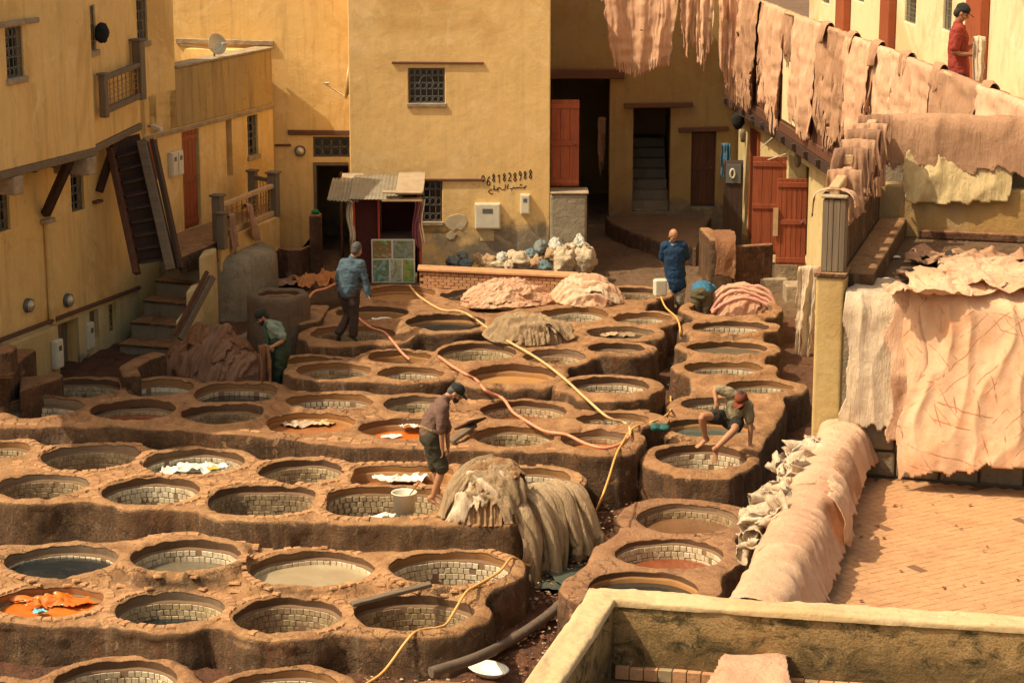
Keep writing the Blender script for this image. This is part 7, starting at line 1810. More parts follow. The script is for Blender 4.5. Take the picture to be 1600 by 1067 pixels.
for i, (x, y, w, h, m_) in enumerate(sk):
    D = 40.4-.018*(y-400)*1.0+rng.uniform(-.1, .1); p = atD(x, y, D); s_ = pxm(p)
    V, Fq = blob(p, w/s_/2*1.05, .20, h/s_/2*1.1, 40+i, 36, 24, .26)
    bigger = m_ == 'sack' and h > 30
    o = mesh_np('sack', V, Fq, M[m_])
    nx_ = 'at the left end of the row' if x < 735 else 'in the left half of the row' if x < 800 else 'in the middle of the row' if x < 858 else 'at the right end of the row'
    tag(o, ('large full whitish sack, %s of the two fattest ones' % ('left' if x < 900 else 'right')) if bigger else '%s rubbish bundle, %d px wide kind' % (names[m_], w) if False else '%s rubbish sack %s behind the brick kerb' % (names[m_], nx_) if not bigger else '', 'sack', 'rubbish sacks against the ochre house')
    if bigger:
        mb = MB(); mb.tube([p+Vector((0, 0, h/s_/2*.95)), p+Vector((.02, 0, h/s_/2*1.15)), p+Vector((.05, 0, h/s_/2*1.4))], [.05, .03, .07], 9); t_ = mb.build('neck', M[m_], o)
# L-shaped basin wall on the right with a hide over its end
bw = empty('basin_wall', at(1110, 440, 1.6), 'brown rendered trough wall below the red doors with a brown hide over its left end', 'trough')
p0, p1 = at(1147, 434, 1.62), at(1207, 430, 1.62); zt3 = 1.62+ (434-386)/pxm(p0)*1.03
Pw_ = [(p0.x-.0, p0.y), (p1.x, p1.y), (p1.x, p1.y+.16), (p0.x, p0.y+.16)]
mb = MB(); mb.prism(Pw_, .9, zt3); mb.build('front_wall', M['terra_c'], bw, .03, 3)
q = at(1108, 430, 1.62); 
mb = MB(); mb.prism([(p0.x-.45, p0.y+.05), (p0.x-.003, p0.y-.0), (p0.x-.003, p0.y+.16), (p0.x-.35, p0.y+1.4), (p0.x-.55, p0.y+1.4)], .9, zt3+.12); mb.build('end_wall', M['terra'], bw, .05, 3)
PLb = Plane(p0.x-.45, p0.y+.0, 90); 
if PLb.n.y > 0: PLb.n = -PLb.n
drape(PLb, .05, .50, [(-.9, zt3+.15), (-.2, zt3+.16), (-.02, zt3+.13), (.06, zt3), (.08, zt3-.6)], 'hide_brown', 601, 'brown ragged hide over the left end of the trough wall', amp=.04, rag=.2, n=40, wr=1.4)
for i, (x0, x1, y, z, h) in enumerate([(1188, 1232, 442, 1.5, .15), (1205, 1262, 425, 1.68, .3), (1228, 1262, 455, 1.5, .2)]):
    a, b = at(x0, y, z), at(x1, y, z); mb = MB(); mb.prism([(a.x, a.y), (b.x, b.y), (b.x, b.y+.5), (a.x, a.y+.5)], 1.0, z+h*.5); o = mb.build('door_step', M['ledge'], None, .03, 2); tag(o, ['lowest pale step before the red doors', 'upper pale step under the plank door leaf', 'loose step block by the pillar'][i], 'step')
# hides lying at left of the blue-shirted man, and landing hides
p = at(500, 440, 1.75); flat((p.x, p.y, 1.72), 1.0, .9, .3, .09, 'hide_orange' if 'hide_orange' in M else 'hide_tan', 611, 'orange-brown hides spread left of the blue-shirted man')
p = at(455, 440, 1.5); flat((p.x, p.y, 1.5), .9, .6, .8, .04, 'hide_tan', 612, 'flat tan hide in a sun patch near the curved parapet')
hang(PF.w(.25, .10, zL+.42), PF.w(.52, .10, zL+.42), .85, 621, 'hide_tan', PF.n, narrow=.7, back=.1, fold=.06, nf=1.5, label='left of two drab hides hanging from the landing rail', strands=.1)
hang(PF.w(.95, .10, zL+.52), PF.w(1.30, .10, zL+.46), .80, 622, 'hide_tan', PF.n, narrow=1.5, back=.1, fold=.07, nf=1.5, label='right of two drab hides hanging from the landing rail', strands=.1, swing=.35)
# cloths in the alley
hang(atD(1126, 226, 44.6), atD(1142, 226, 44.6), .75, 631, 'denim' if 'denim' in M else 'sack4', (0, -1, 0), narrow=.9, back=.05, fold=.06, nf=1.5, label='blue jacket hanging at the alley corner by the black cupboard', name='jacket', cat='jacket', strands=0, fringe=.1)
hang(atD(934, 185, 46.8), atD(947, 185, 46.8), 1.4, 632, 'hide_tan', (0, -1, 0), narrow=.7, back=.05, fold=.06, nf=1.5, label='dim hide hanging inside the tall alley opening')
p = atD(1153, 188, 44.4); V, Fq = blob(p, .12, .1, .17, 33); o = mesh_np('hanging_bag', V, Fq, M['black']); tag(o, 'black bag hanging below the gallery at the alley corner', 'bag')
# pale long cloths hanging behind the pillar, on the right house wall
hang(atD(1246, 418, 36.0), atD(1282, 418, 36.0), 1.9, 633, 'hide_cream', (-.6, -1, 0), narrow=.7, back=.05, fold=.10, nf=1.5, label='cream hide trailing down left of the yellow pillar')
for i, (x, y) in enumerate([(1165, 213), (1188, 158), (1233, 200), (1251, 250)]):
    a, c = Rt.hit(x, y); mb = MB(); V, Fq = blob(Rt.w(a, .05, c), .07, .05, .13, 71+i, 12, 8); o = mesh_np('oval_plate', V, Fq, M['wood_grey']); tag(o, ['oval plate on the wall above the black cupboard', 'oval plate high under the gallery beam', 'oval plate between the gallery beam and the red doors', 'lowest oval plate on the right house wall'][i], 'wall plate')
# cables under the gallery
for i, pts in enumerate([[(1150, 178), (1190, 195), (1212, 205), (1228, 180), (1262, 172)], [(1188, 232), (1225, 200), (1250, 185), (1270, 165)], [(1200, 250), (1230, 240), (1262, 190)]]):
    P = [atD(x, y, 41.0-.02*(x-1200)) for x, y in pts]; mb = MB(); mb.tube(P, .010, 6); o = mb.build('cable', M['paintblack'] if i == 0 else M['white']); tag(o, ['dark cable looping under the gallery', 'pale cable rising to the gallery, upper one', 'pale cable rising to the gallery, lower one'][i], 'cable')
# pink hide on the near inner wall
q = lowq+un*.45; Pn = Plane(lowq.x, lowq.y, math.degrees(math.atan2(un.x, un.y)))
if Pn.n.y > 0: Pn.n = -Pn.n
drape(Pn, .02, .62, [(-.42, zt2-.02), (-.36, zt2+.12), (-.1, zt2+.20), (.1, zt2+.17), (.3, zt2+.08)], 'hide_pink', 641, 'pink hide lying over the low inner wall at the bottom edge', amp=.05, rag=.12, n=60)
# litter and dirt: small clods of leather on ground and floors
def litter(n, fn, size, m, label, name, seed):
    r2 = random.Random(seed); V = []; Fq = []
    for i in range(n):
        c = fn(r2); s_ = size*r2.uniform(.5, 1.6); b = len(V); rot = Matrix.Rotation(r2.uniform(0, 6.28), 3, 'Z') @ Matrix.Rotation(r2.uniform(-.5, .5), 3, 'X')
        for (x, y, z) in ((-1, -.6, 0), (.9, -.7, .1), (1, .5, 0), (-.8, .8, .15), (0, 0, .55)): V.append(Vector(c)+rot @ Vector((x*s_*r2.uniform(.6, 1.2), y*s_, z*s_*.8)))
        Fq += [(b, b+1, b+4), (b+1, b+2, b+4), (b+2, b+3, b+4), (b+3, b, b+4)]
    o = mesh_np(name, V, Fq, m, None, False); tag(o, label, None, None, 'stuff')
def mud_places(n, seed):
    r2 = np.random.RandomState(seed); PX, PY = r2.uniform(560, 1100, n*6), r2.uniform(520, 1067, n*6); P = []
    for a, b in zip(PX, PY):
        p = at(a, b, .3)
        for _ in range(2): p = at(a, b, float(gz(p.y)))
        P.append((p.x, p.y))
    P = np.array(P); ok = np.ones(len(P), bool)
    for c in ALL: ok &= c.outer(P[:, 0], P[:, 1]) > .05
    P = P[ok][:n]; return [(x, y, float(gz(y))+.02) for x, y in P]
_mp = mud_places(1160, 4); _mi = iter(_mp*3)
def mudpt(r2): return next(_mi)
litter(900, mudpt, .020, M['hide_brown'], 'scattered offcuts and clods lying in the mud', 'debris', 5)
litter(260, mudpt, .020, M['hide_cream'], 'pale hide offcuts trodden into the mud', 'debris', 6)
def ter(r2): p = PT.w(r2.uniform(-6, -.1), r2.uniform(.36, 4), ZF+.015); return p
litter(90, ter, .018, M['hide_brown'], 'small crumbs of leather on the herringbone floor', 'debris', 7)
def upf(r2): p = PT.w(r2.uniform(.1, 3.6), r2.uniform(.6, 4), ZU+.005); return p
litter(160, upf, .02, M['hide_brown'], 'crumbs and dust clods on the upper terrace floor', 'debris', 8)

for i, (x, y, w, h) in enumerate([(905, 884, .42, .9), (870, 905, .2, .35), (1022, 600, .12, .5)]):
    p = at(x, y, .0); 
    for _ in range(3): p = at(x, y, float(gz(p.y)))
    z = float(gz(p.y))+(.0 if i < 2 else .02); n = 40; V = [(p.x, p.y, z)]
    for k in range(n):
        t = 2*math.pi*k/n; k_ = 1+.3*float(vnoise(math.cos(t)*1.8+i*3, math.sin(t)*1.8, 0, 5)); V.append((p.x+w*k_*math.cos(t)+.35*h*math.sin(t)*.4, p.y+h*k_*math.sin(t), z))
    me = bpy.data.meshes.new('puddle'); me.from_pydata(V, [], [(0, 1+k, 1+(k+1) % n) for k in range(n)]); me.materials.append(LQ['teal']); me.update()
    o = bpy.data.objects.new('puddle', me); link(o); tag(o, 'greenish puddle lying in the mud channel', None, None, 'structure')
# ------------------------------------------------------------------ people
def sweep(mb, pts, radii, side=None, n=14):
    """tapered limb with round ends; radii: r or (r_side, r_depth)"""
    pts = [Vector(p) for p in pts]; rs = [(r, r) if not hasattr(r, '__len__') else r for r in radii]
    P = [pts[0]]; Q = [rs[0]]
    for i in range(1, len(pts)):
        for k in (1, 2, 3): 
            t = k/3; P.append(pts[i-1].lerp(pts[i], t)); Q.append((rs[i-1][0]*(1-t)+rs[i][0]*t, rs[i-1][1]*(1-t)+rs[i][1]*t))
    # smooth the path slightly
    for _ in range(1): P = [P[0]]+[(P[i-1]+P[i]*2+P[i+1])/4 for i in range(1, len(P)-1)]+[P[-1]]
    d0 = (P[1]-P[0]).normalized(); d1 = (P[-1]-P[-2]).normalized(); r0, r1 = min(Q[0]), min(Q[-1])
    P = [P[0]-d0*r0*.8, P[0]-d0*r0*.5]+P+[P[-1]+d1*r1*.5, P[-1]+d1*r1*.8]; Q = [tuple(x*.45 for x in Q[0]), tuple(x*.85 for x in Q[0])]+Q+[tuple(x*.85 for x in Q[-1]), tuple(x*.45 for x in Q[-1])]
    V = []; prev = Vector(side) if side is not None else None
    for i, p in enumerate(P):
        t = (P[min(i+1, len(P)-1)]-P[max(i-1, 0)]).normalized()
        a = (prev-t*prev.dot(t)) if prev is not None else t.cross(Vector((0, 1, 0)))
        if a.length < 1e-3: a = t.cross(Vector((1, 0, .3)))
        a.normalize(); prev = a; b = t.cross(a)
        for k in range(n):
            w = 2*math.pi*k/n; V.append(p+a*(math.cos(w)*Q[i][0])+b*(math.sin(w)*Q[i][1]))
    m = len(P); fs = [(i*n+k, i*n+(k+1) % n, (i+1)*n+(k+1) % n, (i+1)*n+k) for i in range(m-1) for k in range(n)]+[tuple(range(n))[::-1], tuple(range((m-1)*n, m*n))]
    mb.add(V, fs, True)
def ellip(mb, c, M3, rx, ry, rz, n=16, m=10):
    V = []; fs = []
    for j in range(m+1):
        ph = math.pi*j/m
        for i in range(n): th = 2*math.pi*i/n; V.append(Vector(c)+M3 @ Vector((rx*math.sin(ph)*math.cos(th), ry*math.sin(ph)*math.sin(th), rz*math.cos(ph))))
    for j in range(m):
        for i in range(n): fs.append((j*n+i, (j+1)*n+i, (j+1)*n+(i+1) % n, j*n+(i+1) % n))
    mb.add(V, fs, True)
_ts = bpy.data.scenes.new('workbench_tmp')
def skin_up(mb, name, m, parent, vox, smooth=3, disp=0.0, seed=1):
    me = bpy.data.meshes.new(name); me.from_pydata(mb.v, [], mb.f); me.update()
    bm = bmesh.new(); bm.from_mesh(me); bmesh.ops.remove_doubles(bm, verts=bm.verts, dist=1e-5); bmesh.ops.recalc_face_normals(bm, faces=bm.faces); bm.to_mesh(me); bm.free()
    o = bpy.data.objects.new(name, me); _ts.collection.objects.link(o)
    r = o.modifiers.new('r', 'REMESH'); r.mode = 'VOXEL'; r.voxel_size = vox
    s_ = o.modifiers.new('s', 'SMOOTH'); s_.factor = .5; s_.iterations = smooth
    _ts.view_layers[0].update(); dg = _ts.view_layers[0].depsgraph; ev = o.evaluated_get(dg); nm = bpy.data.meshes.new_from_object(ev, depsgraph=dg)
    bpy.data.objects.remove(o); nm.name = name; nm.materials.clear(); nm.materials.append(m)
    if disp:
        n = len(nm.vertices); co = np.empty(n*3, np.float32); nm.vertices.foreach_get('co', co); co = co.reshape(-1, 3); no = np.empty(n*3, np.float32); nm.vertices.foreach_get('normal', no); no = no.reshape(-1, 3)
        x, y, z = co.T.astype(float); d = disp*((1-2*np.abs(vnoise(x*7+seed, y*7, z*12+seed, seed)))+.5*(1-2*np.abs(vnoise(x*16, y*16+seed, z*22, seed+2))))
        co = co+no*d[:, None].astype(np.float32); nm.vertices.foreach_set('co', co.ravel())
    nm.polygons.foreach_set('use_smooth', np.ones(len(nm.polygons), bool)); nm.update()
    ob = bpy.data.objects.new(name, nm); link(ob, parent); 
    if parent is not None: keep_world(ob, parent)
    return ob
def frame(fwd, up):
    f = Vector(fwd).normalized(); u = Vector(up); u = (u-f*u.dot(f)).normalized(); s_ = f.cross(u)     # s_ = person's right
    return Matrix((s_, f, u)).transposed()
def cloth(name, c, rough=.9): return cloth_mat(name, c, .3, rough)
M['skin'] = NT('skin').done((.40, .195, .105), .5, None, .35); M['skin2'] = NT('skin_tanned').done((.33, .15, .08), .5, None, .35)
M['hair'] = plain('dark_hair', (.022, .017, .014), .6, sc=60, bump=.004); M['hair_g'] = plain('greying_hair', (.085, .078, .07), .7, sc=60, bump=.004); M['beard'] = M['hair']
def hand(mb, wrist, palm_dir, side, s=1.0, curl=.5, nrm=None):
    """palm, four unequal fingers, thumb from the side"""
    d = Vector(palm_dir).normalized(); sd_ = Vector(side); sd_ = (sd_-d*sd_.dot(d)).normalized(); n = d.cross(sd_)
    if nrm is not None and n.dot(Vector(nrm)) < 0: n = -n
    w = Vector(wrist); pc = w+d*.045*s
    sweep(mb, [w-d*.01, w+d*.03*s, w+d*.08*s], [(.026*s, .022*s), (.038*s, .016*s), (.040*s, .014*s)], sd_, 10)
    for i, (o, L) in enumerate(((-.030, .062), (-.010, .072), (.010, .068), (.030, .052))):
        b = w+d*.078*s+sd_*o*s; c1 = curl*.9; k1 = b+(d*math.cos(c1*.5)+n*math.sin(c1*.5))*L*.5*s; k2 = k1+(d*math.cos(c1*1.4)+n*math.sin(c1*1.4))*L*.5*s
        sweep(mb, [b-d*.02*s, b, k1, k2], [.0095*s, .0098*s, .0088*s, .0070*s], None, 8)
    b = w+d*.025*s-sd_*.034*s; k1 = b+(d*.6-sd_*.75+n*.2).normalized()*.034*s; k2 = k1+(d*.9-sd_*.25+n*.4).normalized()*.028*s
    sweep(mb, [b, k1, k2], [.0125*s, .0108*s, .0085*s], None, 8)
def foot(mb, ank, toe_dir, s=1.0, heel_up=0.0):
    t = Vector(toe_dir).normalized(); up = Vector((0, 0, 1)); up = (up-t*up.dot(t)).normalized(); sd_ = t.cross(up); a = Vector(ank)
    sweep(mb, [a+up*.02, a-up*.035-t*.035*s], [(.036, .04), (.033, .034)], sd_, 10)
    sweep(mb, [a-up*.045-t*.04*s, a-up*.045+t*.05*s, a-up*.06+t*.12*s, a-up*.066+t*.16*s], [(.032, .028), (.036, .030), (.046, .020), (.042, .014)], sd_, 12)
    for i, L in enumerate((.035, .03, .027, .023, .018)):
        b = a-up*.068+t*.165*s+sd_*(-.034+.017*i); sweep(mb, [b, b+t*L], [.0115 if i == 0 else .0085, .008], None, 6)
def head(mb, c, Fm, s=1.0):
    sk = lambda x, y, z: c+Fm @ Vector((x, y, z))*s
    ellip(mb, sk(0, -.012, .02), Fm, .074*s, .092*s, .100*s)                 # skull
    ellip(mb, sk(0, .022, -.045), Fm, .056*s, .062*s, .070*s)                # face
    ellip(mb, sk(0, .050, -.088), Fm, .030*s, .026*s, .024*s, 10, 8)         # chin
    ellip(mb, sk(0, .072, .006), Fm, .050*s, .018*s, .012*s, 10, 8)          # brow
    sweep(mb, [sk(0, .076, -.002), sk(0, .098, -.036)], [.009*s, .014*s], None, 8)   # nose
    ellip(mb, sk(0, .082, -.064), Fm, .024*s, .010*s, .008*s, 10, 6)         # lips
    for q in (-1, 1):
        ellip(mb, sk(q*.040, .058, -.038), Fm, .020*s, .018*s, .018*s, 8, 6) # cheeks
        ellip(mb, sk(q*.076, -.005, -.022), Fm, .009*s, .019*s, .031*s, 8, 6)# ears
def person(label, J, up_t, skin='skin', shirt=None, sleeve='short', trousers=None, tlen='long', cap=None, hair='hair', beard=False, feet='shoe', faced=None, hup=(0, 0, 1), vox=.012, hc=(.5, .5), hd=None, extra=None, shade=None, belt=None, toes=None, skirt=0.0, bulk=1.0):
    """J: joints in world places"""
    root = empty('person', J['root'], label, 'person')
    shv = (J['sR']-J['sL']); shn = shv.normalized(); hv = (J['hR']-J['hL']).normalized()
    chest = (J['sR']+J['sL'])/2; pel = (J['hR']+J['hL'])/2; mid = J.get('mid', chest.lerp(pel, .5))
    b = MB()
    sweep(b, [pel, mid, chest-(chest-pel).normalized()*.06, chest], [(.145, .105), (.125, .095), (.155, .11), (.12, .085)], shn)
    sweep(b, [chest, J['neck'], J['head']-(J['head']-J['neck'])*.35], [.065, .052, .052], None)
    for s_ in 'LR':
        sweep(b, [J['s'+s_], J['e'+s_], J['w'+s_]], [.052, .041, .028], None); sweep(b, [J['s'+s_].lerp(chest, .5), J['s'+s_]], [.06, .055], None)
        d = J.get('hd'+s_, (J['w'+s_]-J['e'+s_])); hand(b, J['w'+s_], d, J.get('hs'+s_, shn), 1.0, J.get('curl', .6))
        sweep(b, [J['h'+s_], J['h'+s_].lerp(J['k'+s_], .5), J['k'+s_], J['k'+s_].lerp(J['a'+s_], .3), J['a'+s_]], [.088, .070, .052, .054, .034], None)
        if feet == 'bare': foot(b, J['a'+s_], J['t'+s_]-J['a'+s_]-Vector((0, 0, 0)))
    Fm = frame(faced, hup); head(b, J['head'], Fm); 
    body = skin_up(b, 'body', M[skin], root, vox*.72, 1)
    sk = lambda x, y, z: J['head']+Fm @ Vector((x, y, z))
    for q in (-1, 1):
        e = MB(); ellip(e, sk(q*.029, .074, -.012), Fm, .0135, .008, .008, 8, 6); e.build('eye', M['hair'], root)
        e = MB(); sweep(e, [sk(q*.016, .088, .008), sk(q*.046, .076, .008)], [.004, .004], None, 6); e.build('eyebrow', M['hair'], root)
    if hair:
        h = MB(); ellip(h, sk(0, -.020, .034), Fm, .081, .094, .098); ellip(h, sk(0, -.06, -.02), Fm, .066, .055, .075)
        hb_ = skin_up(h, 'hair', M[hair], root, .010, 1, .003)
    if beard:
        h = MB(); ellip(h, sk(0, .055, -.085), Fm, .046, .040, .045); ellip(h, sk(0, .03, -.06), Fm, .060, .05, .045); skin_up(h, 'beard', M['hair'], root, .010, 1, .003)
    if cap:
        h = MB(); ellip(h, sk(0, -.012, .050), Fm, .090, .104, .078); hb_ = skin_up(h, 'cap', M[cap], root, .010, 2, .002)
        h = MB(); V = []; 
        for j in range(2):
            for i in range(9):
                a = math.pi*(i/8); V.append(sk(.072*math.cos(a), .075+.085*math.sin(a)*(1), .026-.012*math.sin(a)+.008*j))
        V = [sk(.075*math.cos(math.pi*i/8), .07+(.10 if 0 < i < 8 else 0)*math.sin(math.pi*i/8), .030-.02*math.sin(math.pi*i/8)) for i in range(9)]
        h.add(V+[v-Fm @ Vector((0, 0, .008)) for v in V], [tuple(range(9)), tuple(range(9, 18))[::-1]]+[(i, (i+1) % 9, 9+(i+1) % 9, 9+i) for i in range(9)]); h.build('cap_brim', M[cap], hb_)
    if shirt:
        c = MB(); k = bulk
        low = pel+(chest-pel).normalized()*(-.02-skirt) if skirt else pel+(chest-pel).normalized()*.02
        sweep(c, [low, mid, chest-(chest-pel).normalized()*.07, chest+(J['neck']-chest)*.1], [(.185*k, .145*k), (.165*k, .135*k), (.185*k, .135*k), (.13, .095)], shn)
        sweep(c, [chest, chest.lerp(J['neck'], .75)], [(.085, .075), (.062, .060)], shn)
        for s_ in 'LR':
            A, B, Cw = J['s'+s_], J['e'+s_], J['w'+s_]; sweep(c, [A.lerp(chest, .45), A], [(.078, .078), (.075, .075)], None)
            if sleeve == 'short': sweep(c, [A, A.lerp(B, .75)], [.075, .066], None)
            elif sleeve == 'elbow': sweep(c, [A, B, B.lerp(Cw, .12)], [.074, .062, .058], None)
            else: sweep(c, [A, B, B.lerp(Cw, .97)], [.073, .060, .046], None)
        skin_up(c, 'shirt', M[shirt], root, vox, 2, .010, 3)
    if trousers:
        c = MB(); sweep(c, [pel+(chest-pel).normalized()*.07, pel, pel-(chest-pel).normalized()*.03], [(.155, .125), (.165, .135), (.14, .13)], hv)
        for s_ in 'LR':
            A, B, Cw = J['h'+s_], J['k'+s_], J['a'+s_]
            if tlen == 'long': sweep(c, [A, A.lerp(B, .5), B, B.lerp(Cw, .5), B.lerp(Cw, .95)], [.108, .094, .076, .070, .066], None)
            elif tlen == 'knee': sweep(c, [A, A.lerp(B, .5), A.lerp(B, .98)], [.108, .100, .088], None)
            else: sweep(c, [A, A.lerp(B, .30), A.lerp(B, .48)], [.110, .105, .102], None)
        skin_up(c, 'trousers' if tlen == 'long' else 'shorts', M[trousers], root, vox, 2, .010, 5)
    if belt:
        c = MB(); q = pel+(chest-pel).normalized()*.09; n_ = (chest-pel).normalized(); c.tube([q+Matrix.Rotation(0, 3, 'Z') @ (hv*math.cos(t)*.170+n_.cross(hv).normalized()*math.sin(t)*.148) for t in np.linspace(0, 2*math.pi, 28)], .028, 8, False); c.build('waistband', M[belt], root)
    if feet == 'shoe':
        for s_ in 'LR':
            c = MB(); t = (J['t'+s_]-J['a'+s_]); foot(c, J['a'+s_]+Vector((0, 0, .01)), t, 1.08); skin_up(c, 'shoe', M['shoe'], root, .012, 4)
    return root
M['shoe'] = cloth('dark_shoe', (.035, .035, .035), .6)
def mk(D, dct): return {k: atD(v[0], v[1], D+(v[2] if len(v) > 2 else 0)) for k, v in dct.items()}
Xr = lambda *a: Vector(a)
M['c_brown'] = cloth('faded_brown_shirt', (.17, .10, .075)); M['c_shorts'] = cloth('dark_olive_shorts', (.055, .05, .032)); M['c_cap'] = cloth('black_cap', (.03, .03, .027)); M['c_belt'] = cloth('khaki_waistcloth', (.26, .18, .09))
# 1 barefoot man at the edge of the paved terrace
J = mk(27.35, dict(head=(713, 613), neck=(700, 618), sL=(688, 630, .17), sR=(692, 636, -.17), eR=(690, 669, -.21), wR=(691, 701, -.17), eL=(698, 668, .24), wL=(700, 698, .26), hL=(672, 680, .11), hR=(672, 682, -.10), mid=(676, 655), kR=(691, 732, -.10), aR=(676, 777, -.08), tR=(694, 787, -.12), kL=(680, 729, .12), aL=(684, 768, .14), tL=(697, 774, .12), root=(684, 786)))
J['curl'] = .9
person('barefoot man in a black cap, brown shirt and dark shorts beside the hide heaps', J, None, 'skin', 'c_brown', 'elbow', 'c_shorts', 'knee', 'c_cap', 'hair_g', True, 'bare', Xr(.80, -.12, -.58), Xr(.5, 0, .8), belt='c_belt')
# 2 blue-shirted man walking away
M['c_blue'] = cloth('steel_blue_shirt', (.085, .130, .160)); M['c_dkbrown'] = cloth('dark_brown_trousers', (.060, .040, .032))
J = mk(34.9, dict(head=(558, 390, .04), neck=(552, 400), sL=(537, 411, .08), sR=(564, 413, -.06), eR=(570, 438, -.05), wR=(576, 461, -.08), eL=(528, 434, .1), wL=(533, 455, .2), hL=(538, 456, .06), hR=(552, 457, -.04), mid=(545, 435), kR=(553, 491, -.02), aR=(552, 524, .0), tR=(560, 529, -.02), kL=(546, 490, .12), aL=(529, 520, .0), tL=(526, 534, .10), root=(545, 530)))
J['hsR'] = Xr(0, 1, 0)
person('man in a steel-blue shirt and dark trousers walking away between the vats', J, None, 'skin', 'c_blue', 'long', 'c_dkbrown', 'long', None, 'hair_g', False, 'shoe', Xr(.55, .75, -.15), bulk=1.05)
# 3 man in green waders lifting a hide
M['c_waders'] = cloth('dark_green_waders', (.035, .055, .032), .6); M['c_tee'] = cloth('grey_green_tee', (.22, .27, .20)); M['c_strap'] = cloth('green_strap', (.03, .14, .09))
J = mk(33.4, dict(head=(409, 495), neck=(417, 502), sL=(424, 510, -.16), sR=(434, 509, .18), eL=(447, 529, -.18), wL=(427, 541, -.22), eR=(440, 530, .22), wR=(424, 543, .05), hL=(437, 552, -.10), hR=(440, 550, .10), mid=(436, 530), kL=(433, 589, -.10), aL=(432, 628, -.06), tL=(418, 632, -.1), kR=(438, 589, .1), aR=(437, 626, .1), tR=(424, 630, .1), root=(434, 630)))
J['hsL'] = Xr(0, 0, 1); J['curl'] = 1.2
r3 = person('man in dark green waders and a grey tee holding up a dripping brown hide', J, None, 'skin', 'c_tee', 'short', 'c_waders', 'long', 'c_cap', 'hair', True, 'shoe', Xr(-.80, -.25, -.50), Xr(-.35, 0, .9), bulk=.98)
ch = (J['sR']+J['sL'])/2
for s_, dy in (('sL', -.02), ('sR', .0)):
    c = MB(); p = J[s_].lerp(ch, .35)+Vector((0, dy, .075)); q = J['mid'].lerp(J['hL'] if s_ == 'sL' else J['hR'], .2); c.tube([q+Vector((-.16, -.08 if s_ == 'sL' else .05, 0)), p+Vector((-.12, -.03, -.03)), p, p+Vector((.10, -.04, -.06)), q+Vector((.13, -.09 if s_ == 'sL' else .05, .04))], .018, 6); c.build('strap', M['c_strap'], r3)
c = MB(); pel = (J['hL']+J['hR'])/2; sweep(c, [pel, J['mid']+Vector((-.02, 0, .04))], [(.185, .16), (.180, .15)], (0, 1, 0)); skin_up(c, 'bib', M['c_waders'], r3, .014, 3, .009, 6)
hang(atD(404, 541, 33.2), atD(424, 541, 33.2), .95, 701, 'hide_brown', (0, -1, 0), narrow=1.2, back=.06, fold=.09, nf=1.8, label='dripping brown hide held up by the man in green waders', strands=.2)
# 4 man in navy polo
M['c_navy'] = cloth('navy_polo', (.018, .045, .095)); M['c_beige'] = cloth('pale_shorts', (.42, .36, .26)); M['c_red'] = cloth('brick_red_tee', (.30, .05, .035))
J = mk(38.6, dict(head=(1052, 368, -.03), neck=(1053, 377), sL=(1067, 383, .0), sR=(1039, 384, .0), eL=(1074, 408, .10), wL=(1060, 420, .24), eR=(1034, 409, .10), wR=(1046, 424, .24), hL=(1063, 437), hR=(1047, 437), mid=(1054, 410), kL=(1062, 472, -.03), aL=(1062, 506, .0), tL=(1064, 513, -.16), kR=(1048, 472, -.03), aR=(1048, 506, .0), tR=(1046, 513, -.16), root=(1055, 510)))
person('shaven-headed man in a navy polo shirt with his hands behind his back', J, None, 'skin', 'c_navy', 'short', 'c_beige', 'knee', None, None, False, 'shoe', Xr(.38, -.72, -.50), Xr(.2, -.3, .9), skirt=.10, bulk=1.08)
p4 = [o for o in col.objects if o.get('label', '').startswith('shaven')][0]
c = MB(); q = J['neck']+Vector((0, 0, -.015)); c.tube([q+Vector((.085*math.cos(t), .075*math.sin(t)-.01, .018*math.sin(t)-.02*(math.sin(t) < 0))) for t in np.linspace(0, 6.28, 20)], .013, 6, False); c.build('collar', M['sack'], p4)
# 5 worker bent into a vat
M['c_blue2'] = cloth('bright_blue_shirt', (.045, .16, .26)); M['c_olive'] = cloth('olive_trousers', (.10, .085, .045))
J = mk(37.2, dict(head=(1110, 462, .75), neck=(1104, 455, .62), sL=(1087, 449, .5), sR=(1112, 450, .5), eL=(1084, 470, .6), wL=(1086, 492, .6), eR=(1116, 470, .6), wR=(1112, 492, .6), hL=(1088, 460, .0), hR=(1104, 460, .0), mid=(1098, 449, .28), kL=(1088, 494, -.02), aL=(1088, 526, .1), tL=(1088, 530, .25), kR=(1104, 494, -.02), aR=(1104, 526, .1), tR=(1104, 530, .25), root=(1096, 520)))
person('worker in a blue shirt bent double beside the rose hides, only back and seat showing', J, None, 'skin', 'c_blue2', 'short', 'c_olive', 'long', None, 'hair', False, 'shoe', Xr(.1, .3, -.9), Xr(0, 1, .2))
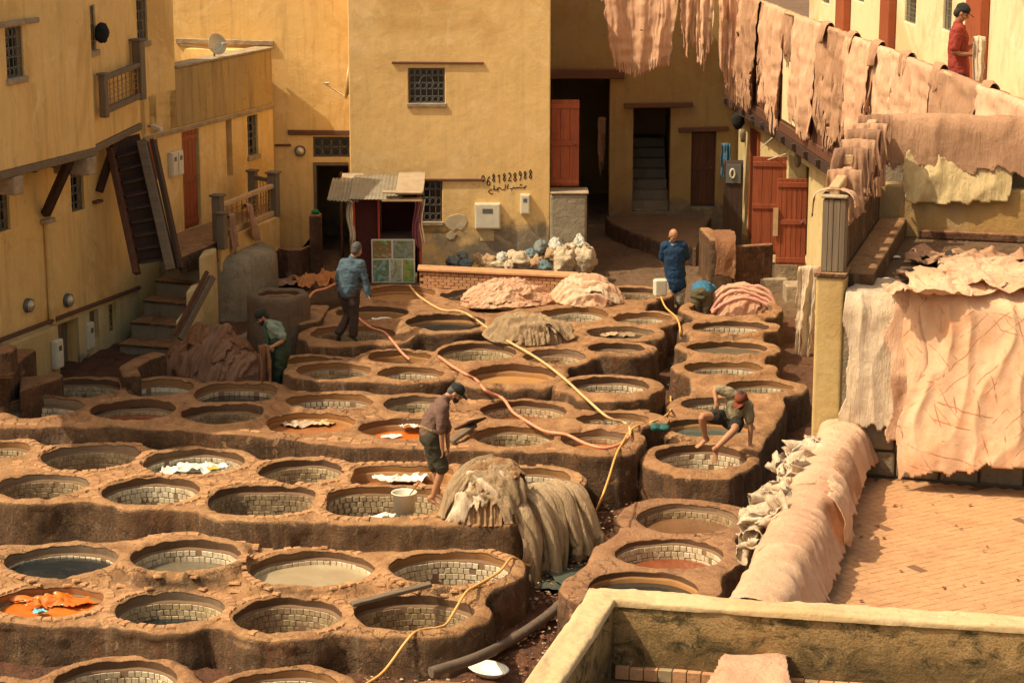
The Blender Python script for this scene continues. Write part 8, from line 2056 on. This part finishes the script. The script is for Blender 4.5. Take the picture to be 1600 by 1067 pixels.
# 6 crouching man in the cap
M['c_kh'] = cloth('khaki_tee', (.30, .25, .15)); M['c_blk'] = cloth('black_shorts', (.03, .03, .024)); M['c_rcap'] = cloth('rust_cap', (.20, .055, .03))
J = mk(29.7, dict(head=(1158, 625, -.10), neck=(1155, 622, .0), sL=(1169, 632, .05), sR=(1139, 613, .0), eR=(1115, 606, .0), wR=(1119, 626, -.12), eL=(1173, 664, .0), wL=(1172, 694, -.02), hL=(1150, 660, .05), hR=(1135, 652, .08), mid=(1150, 640, .05), kR=(1096, 649, -.15), aR=(1102, 684, -.02), tR=(1088, 691, -.12), kL=(1148, 671, -.26), aL=(1117, 702, -.42), tL=(1112, 724, -.48), root=(1140, 690)))
J['hdL'] = Xr(.06, -.10, -.02); J['hsL'] = Xr(1, .2, 0); J['hdR'] = Xr(.02, -.1, -.16); J['curl'] = .5
person('crouching barefoot man in a rust-red cap lowering one foot into a vat', J, None, 'skin', 'c_kh', 'short', 'c_blk', 'short', 'c_rcap', 'hair', True, 'bare', Xr(-.52, -.62, -.58), Xr(-.2, -.5, .8), bulk=.86)
# 7 man in red on the gallery
J = mk(30.0, dict(head=(1504, 20, -.02), neck=(1497, 33), sL=(1499, 46, .17), sR=(1497, 48, -.17), eR=(1489, 84, -.20), wR=(1522, 86, -.20), eL=(1500, 82, .22), wL=(1524, 70, .2), hL=(1498, 122, .1), hR=(1498, 122, -.1), mid=(1497, 84), kL=(1501, 172, .1), aL=(1500, 218, .1), tL=(1514, 222, .1), kR=(1501, 172, -.1), aR=(1500, 218, -.1), tR=(1514, 222, -.1), root=(1500, 215)))
J['hsR'] = Xr(0, 0, 1); J['curl'] = 1.1
person('man in a brick-red tee and dark cap hanging up hides on the gallery', J, None, 'skin2', 'c_red', 'short', 'c_blk', 'long', 'c_cap', 'hair', False, 'shoe', Xr(.85, -.25, -.4), Xr(.3, 0, .9), bulk=1.0)
hang(atD(1520, 60, 29.7), atD(1540, 60, 29.7), .95, 711, 'hide_cream', (0, -1, 0), narrow=.8, back=.12, fold=.08, nf=1.5, label='narrow cream hide held by the man in red', strands=.2)

bpy.data.scenes.remove(_ts)
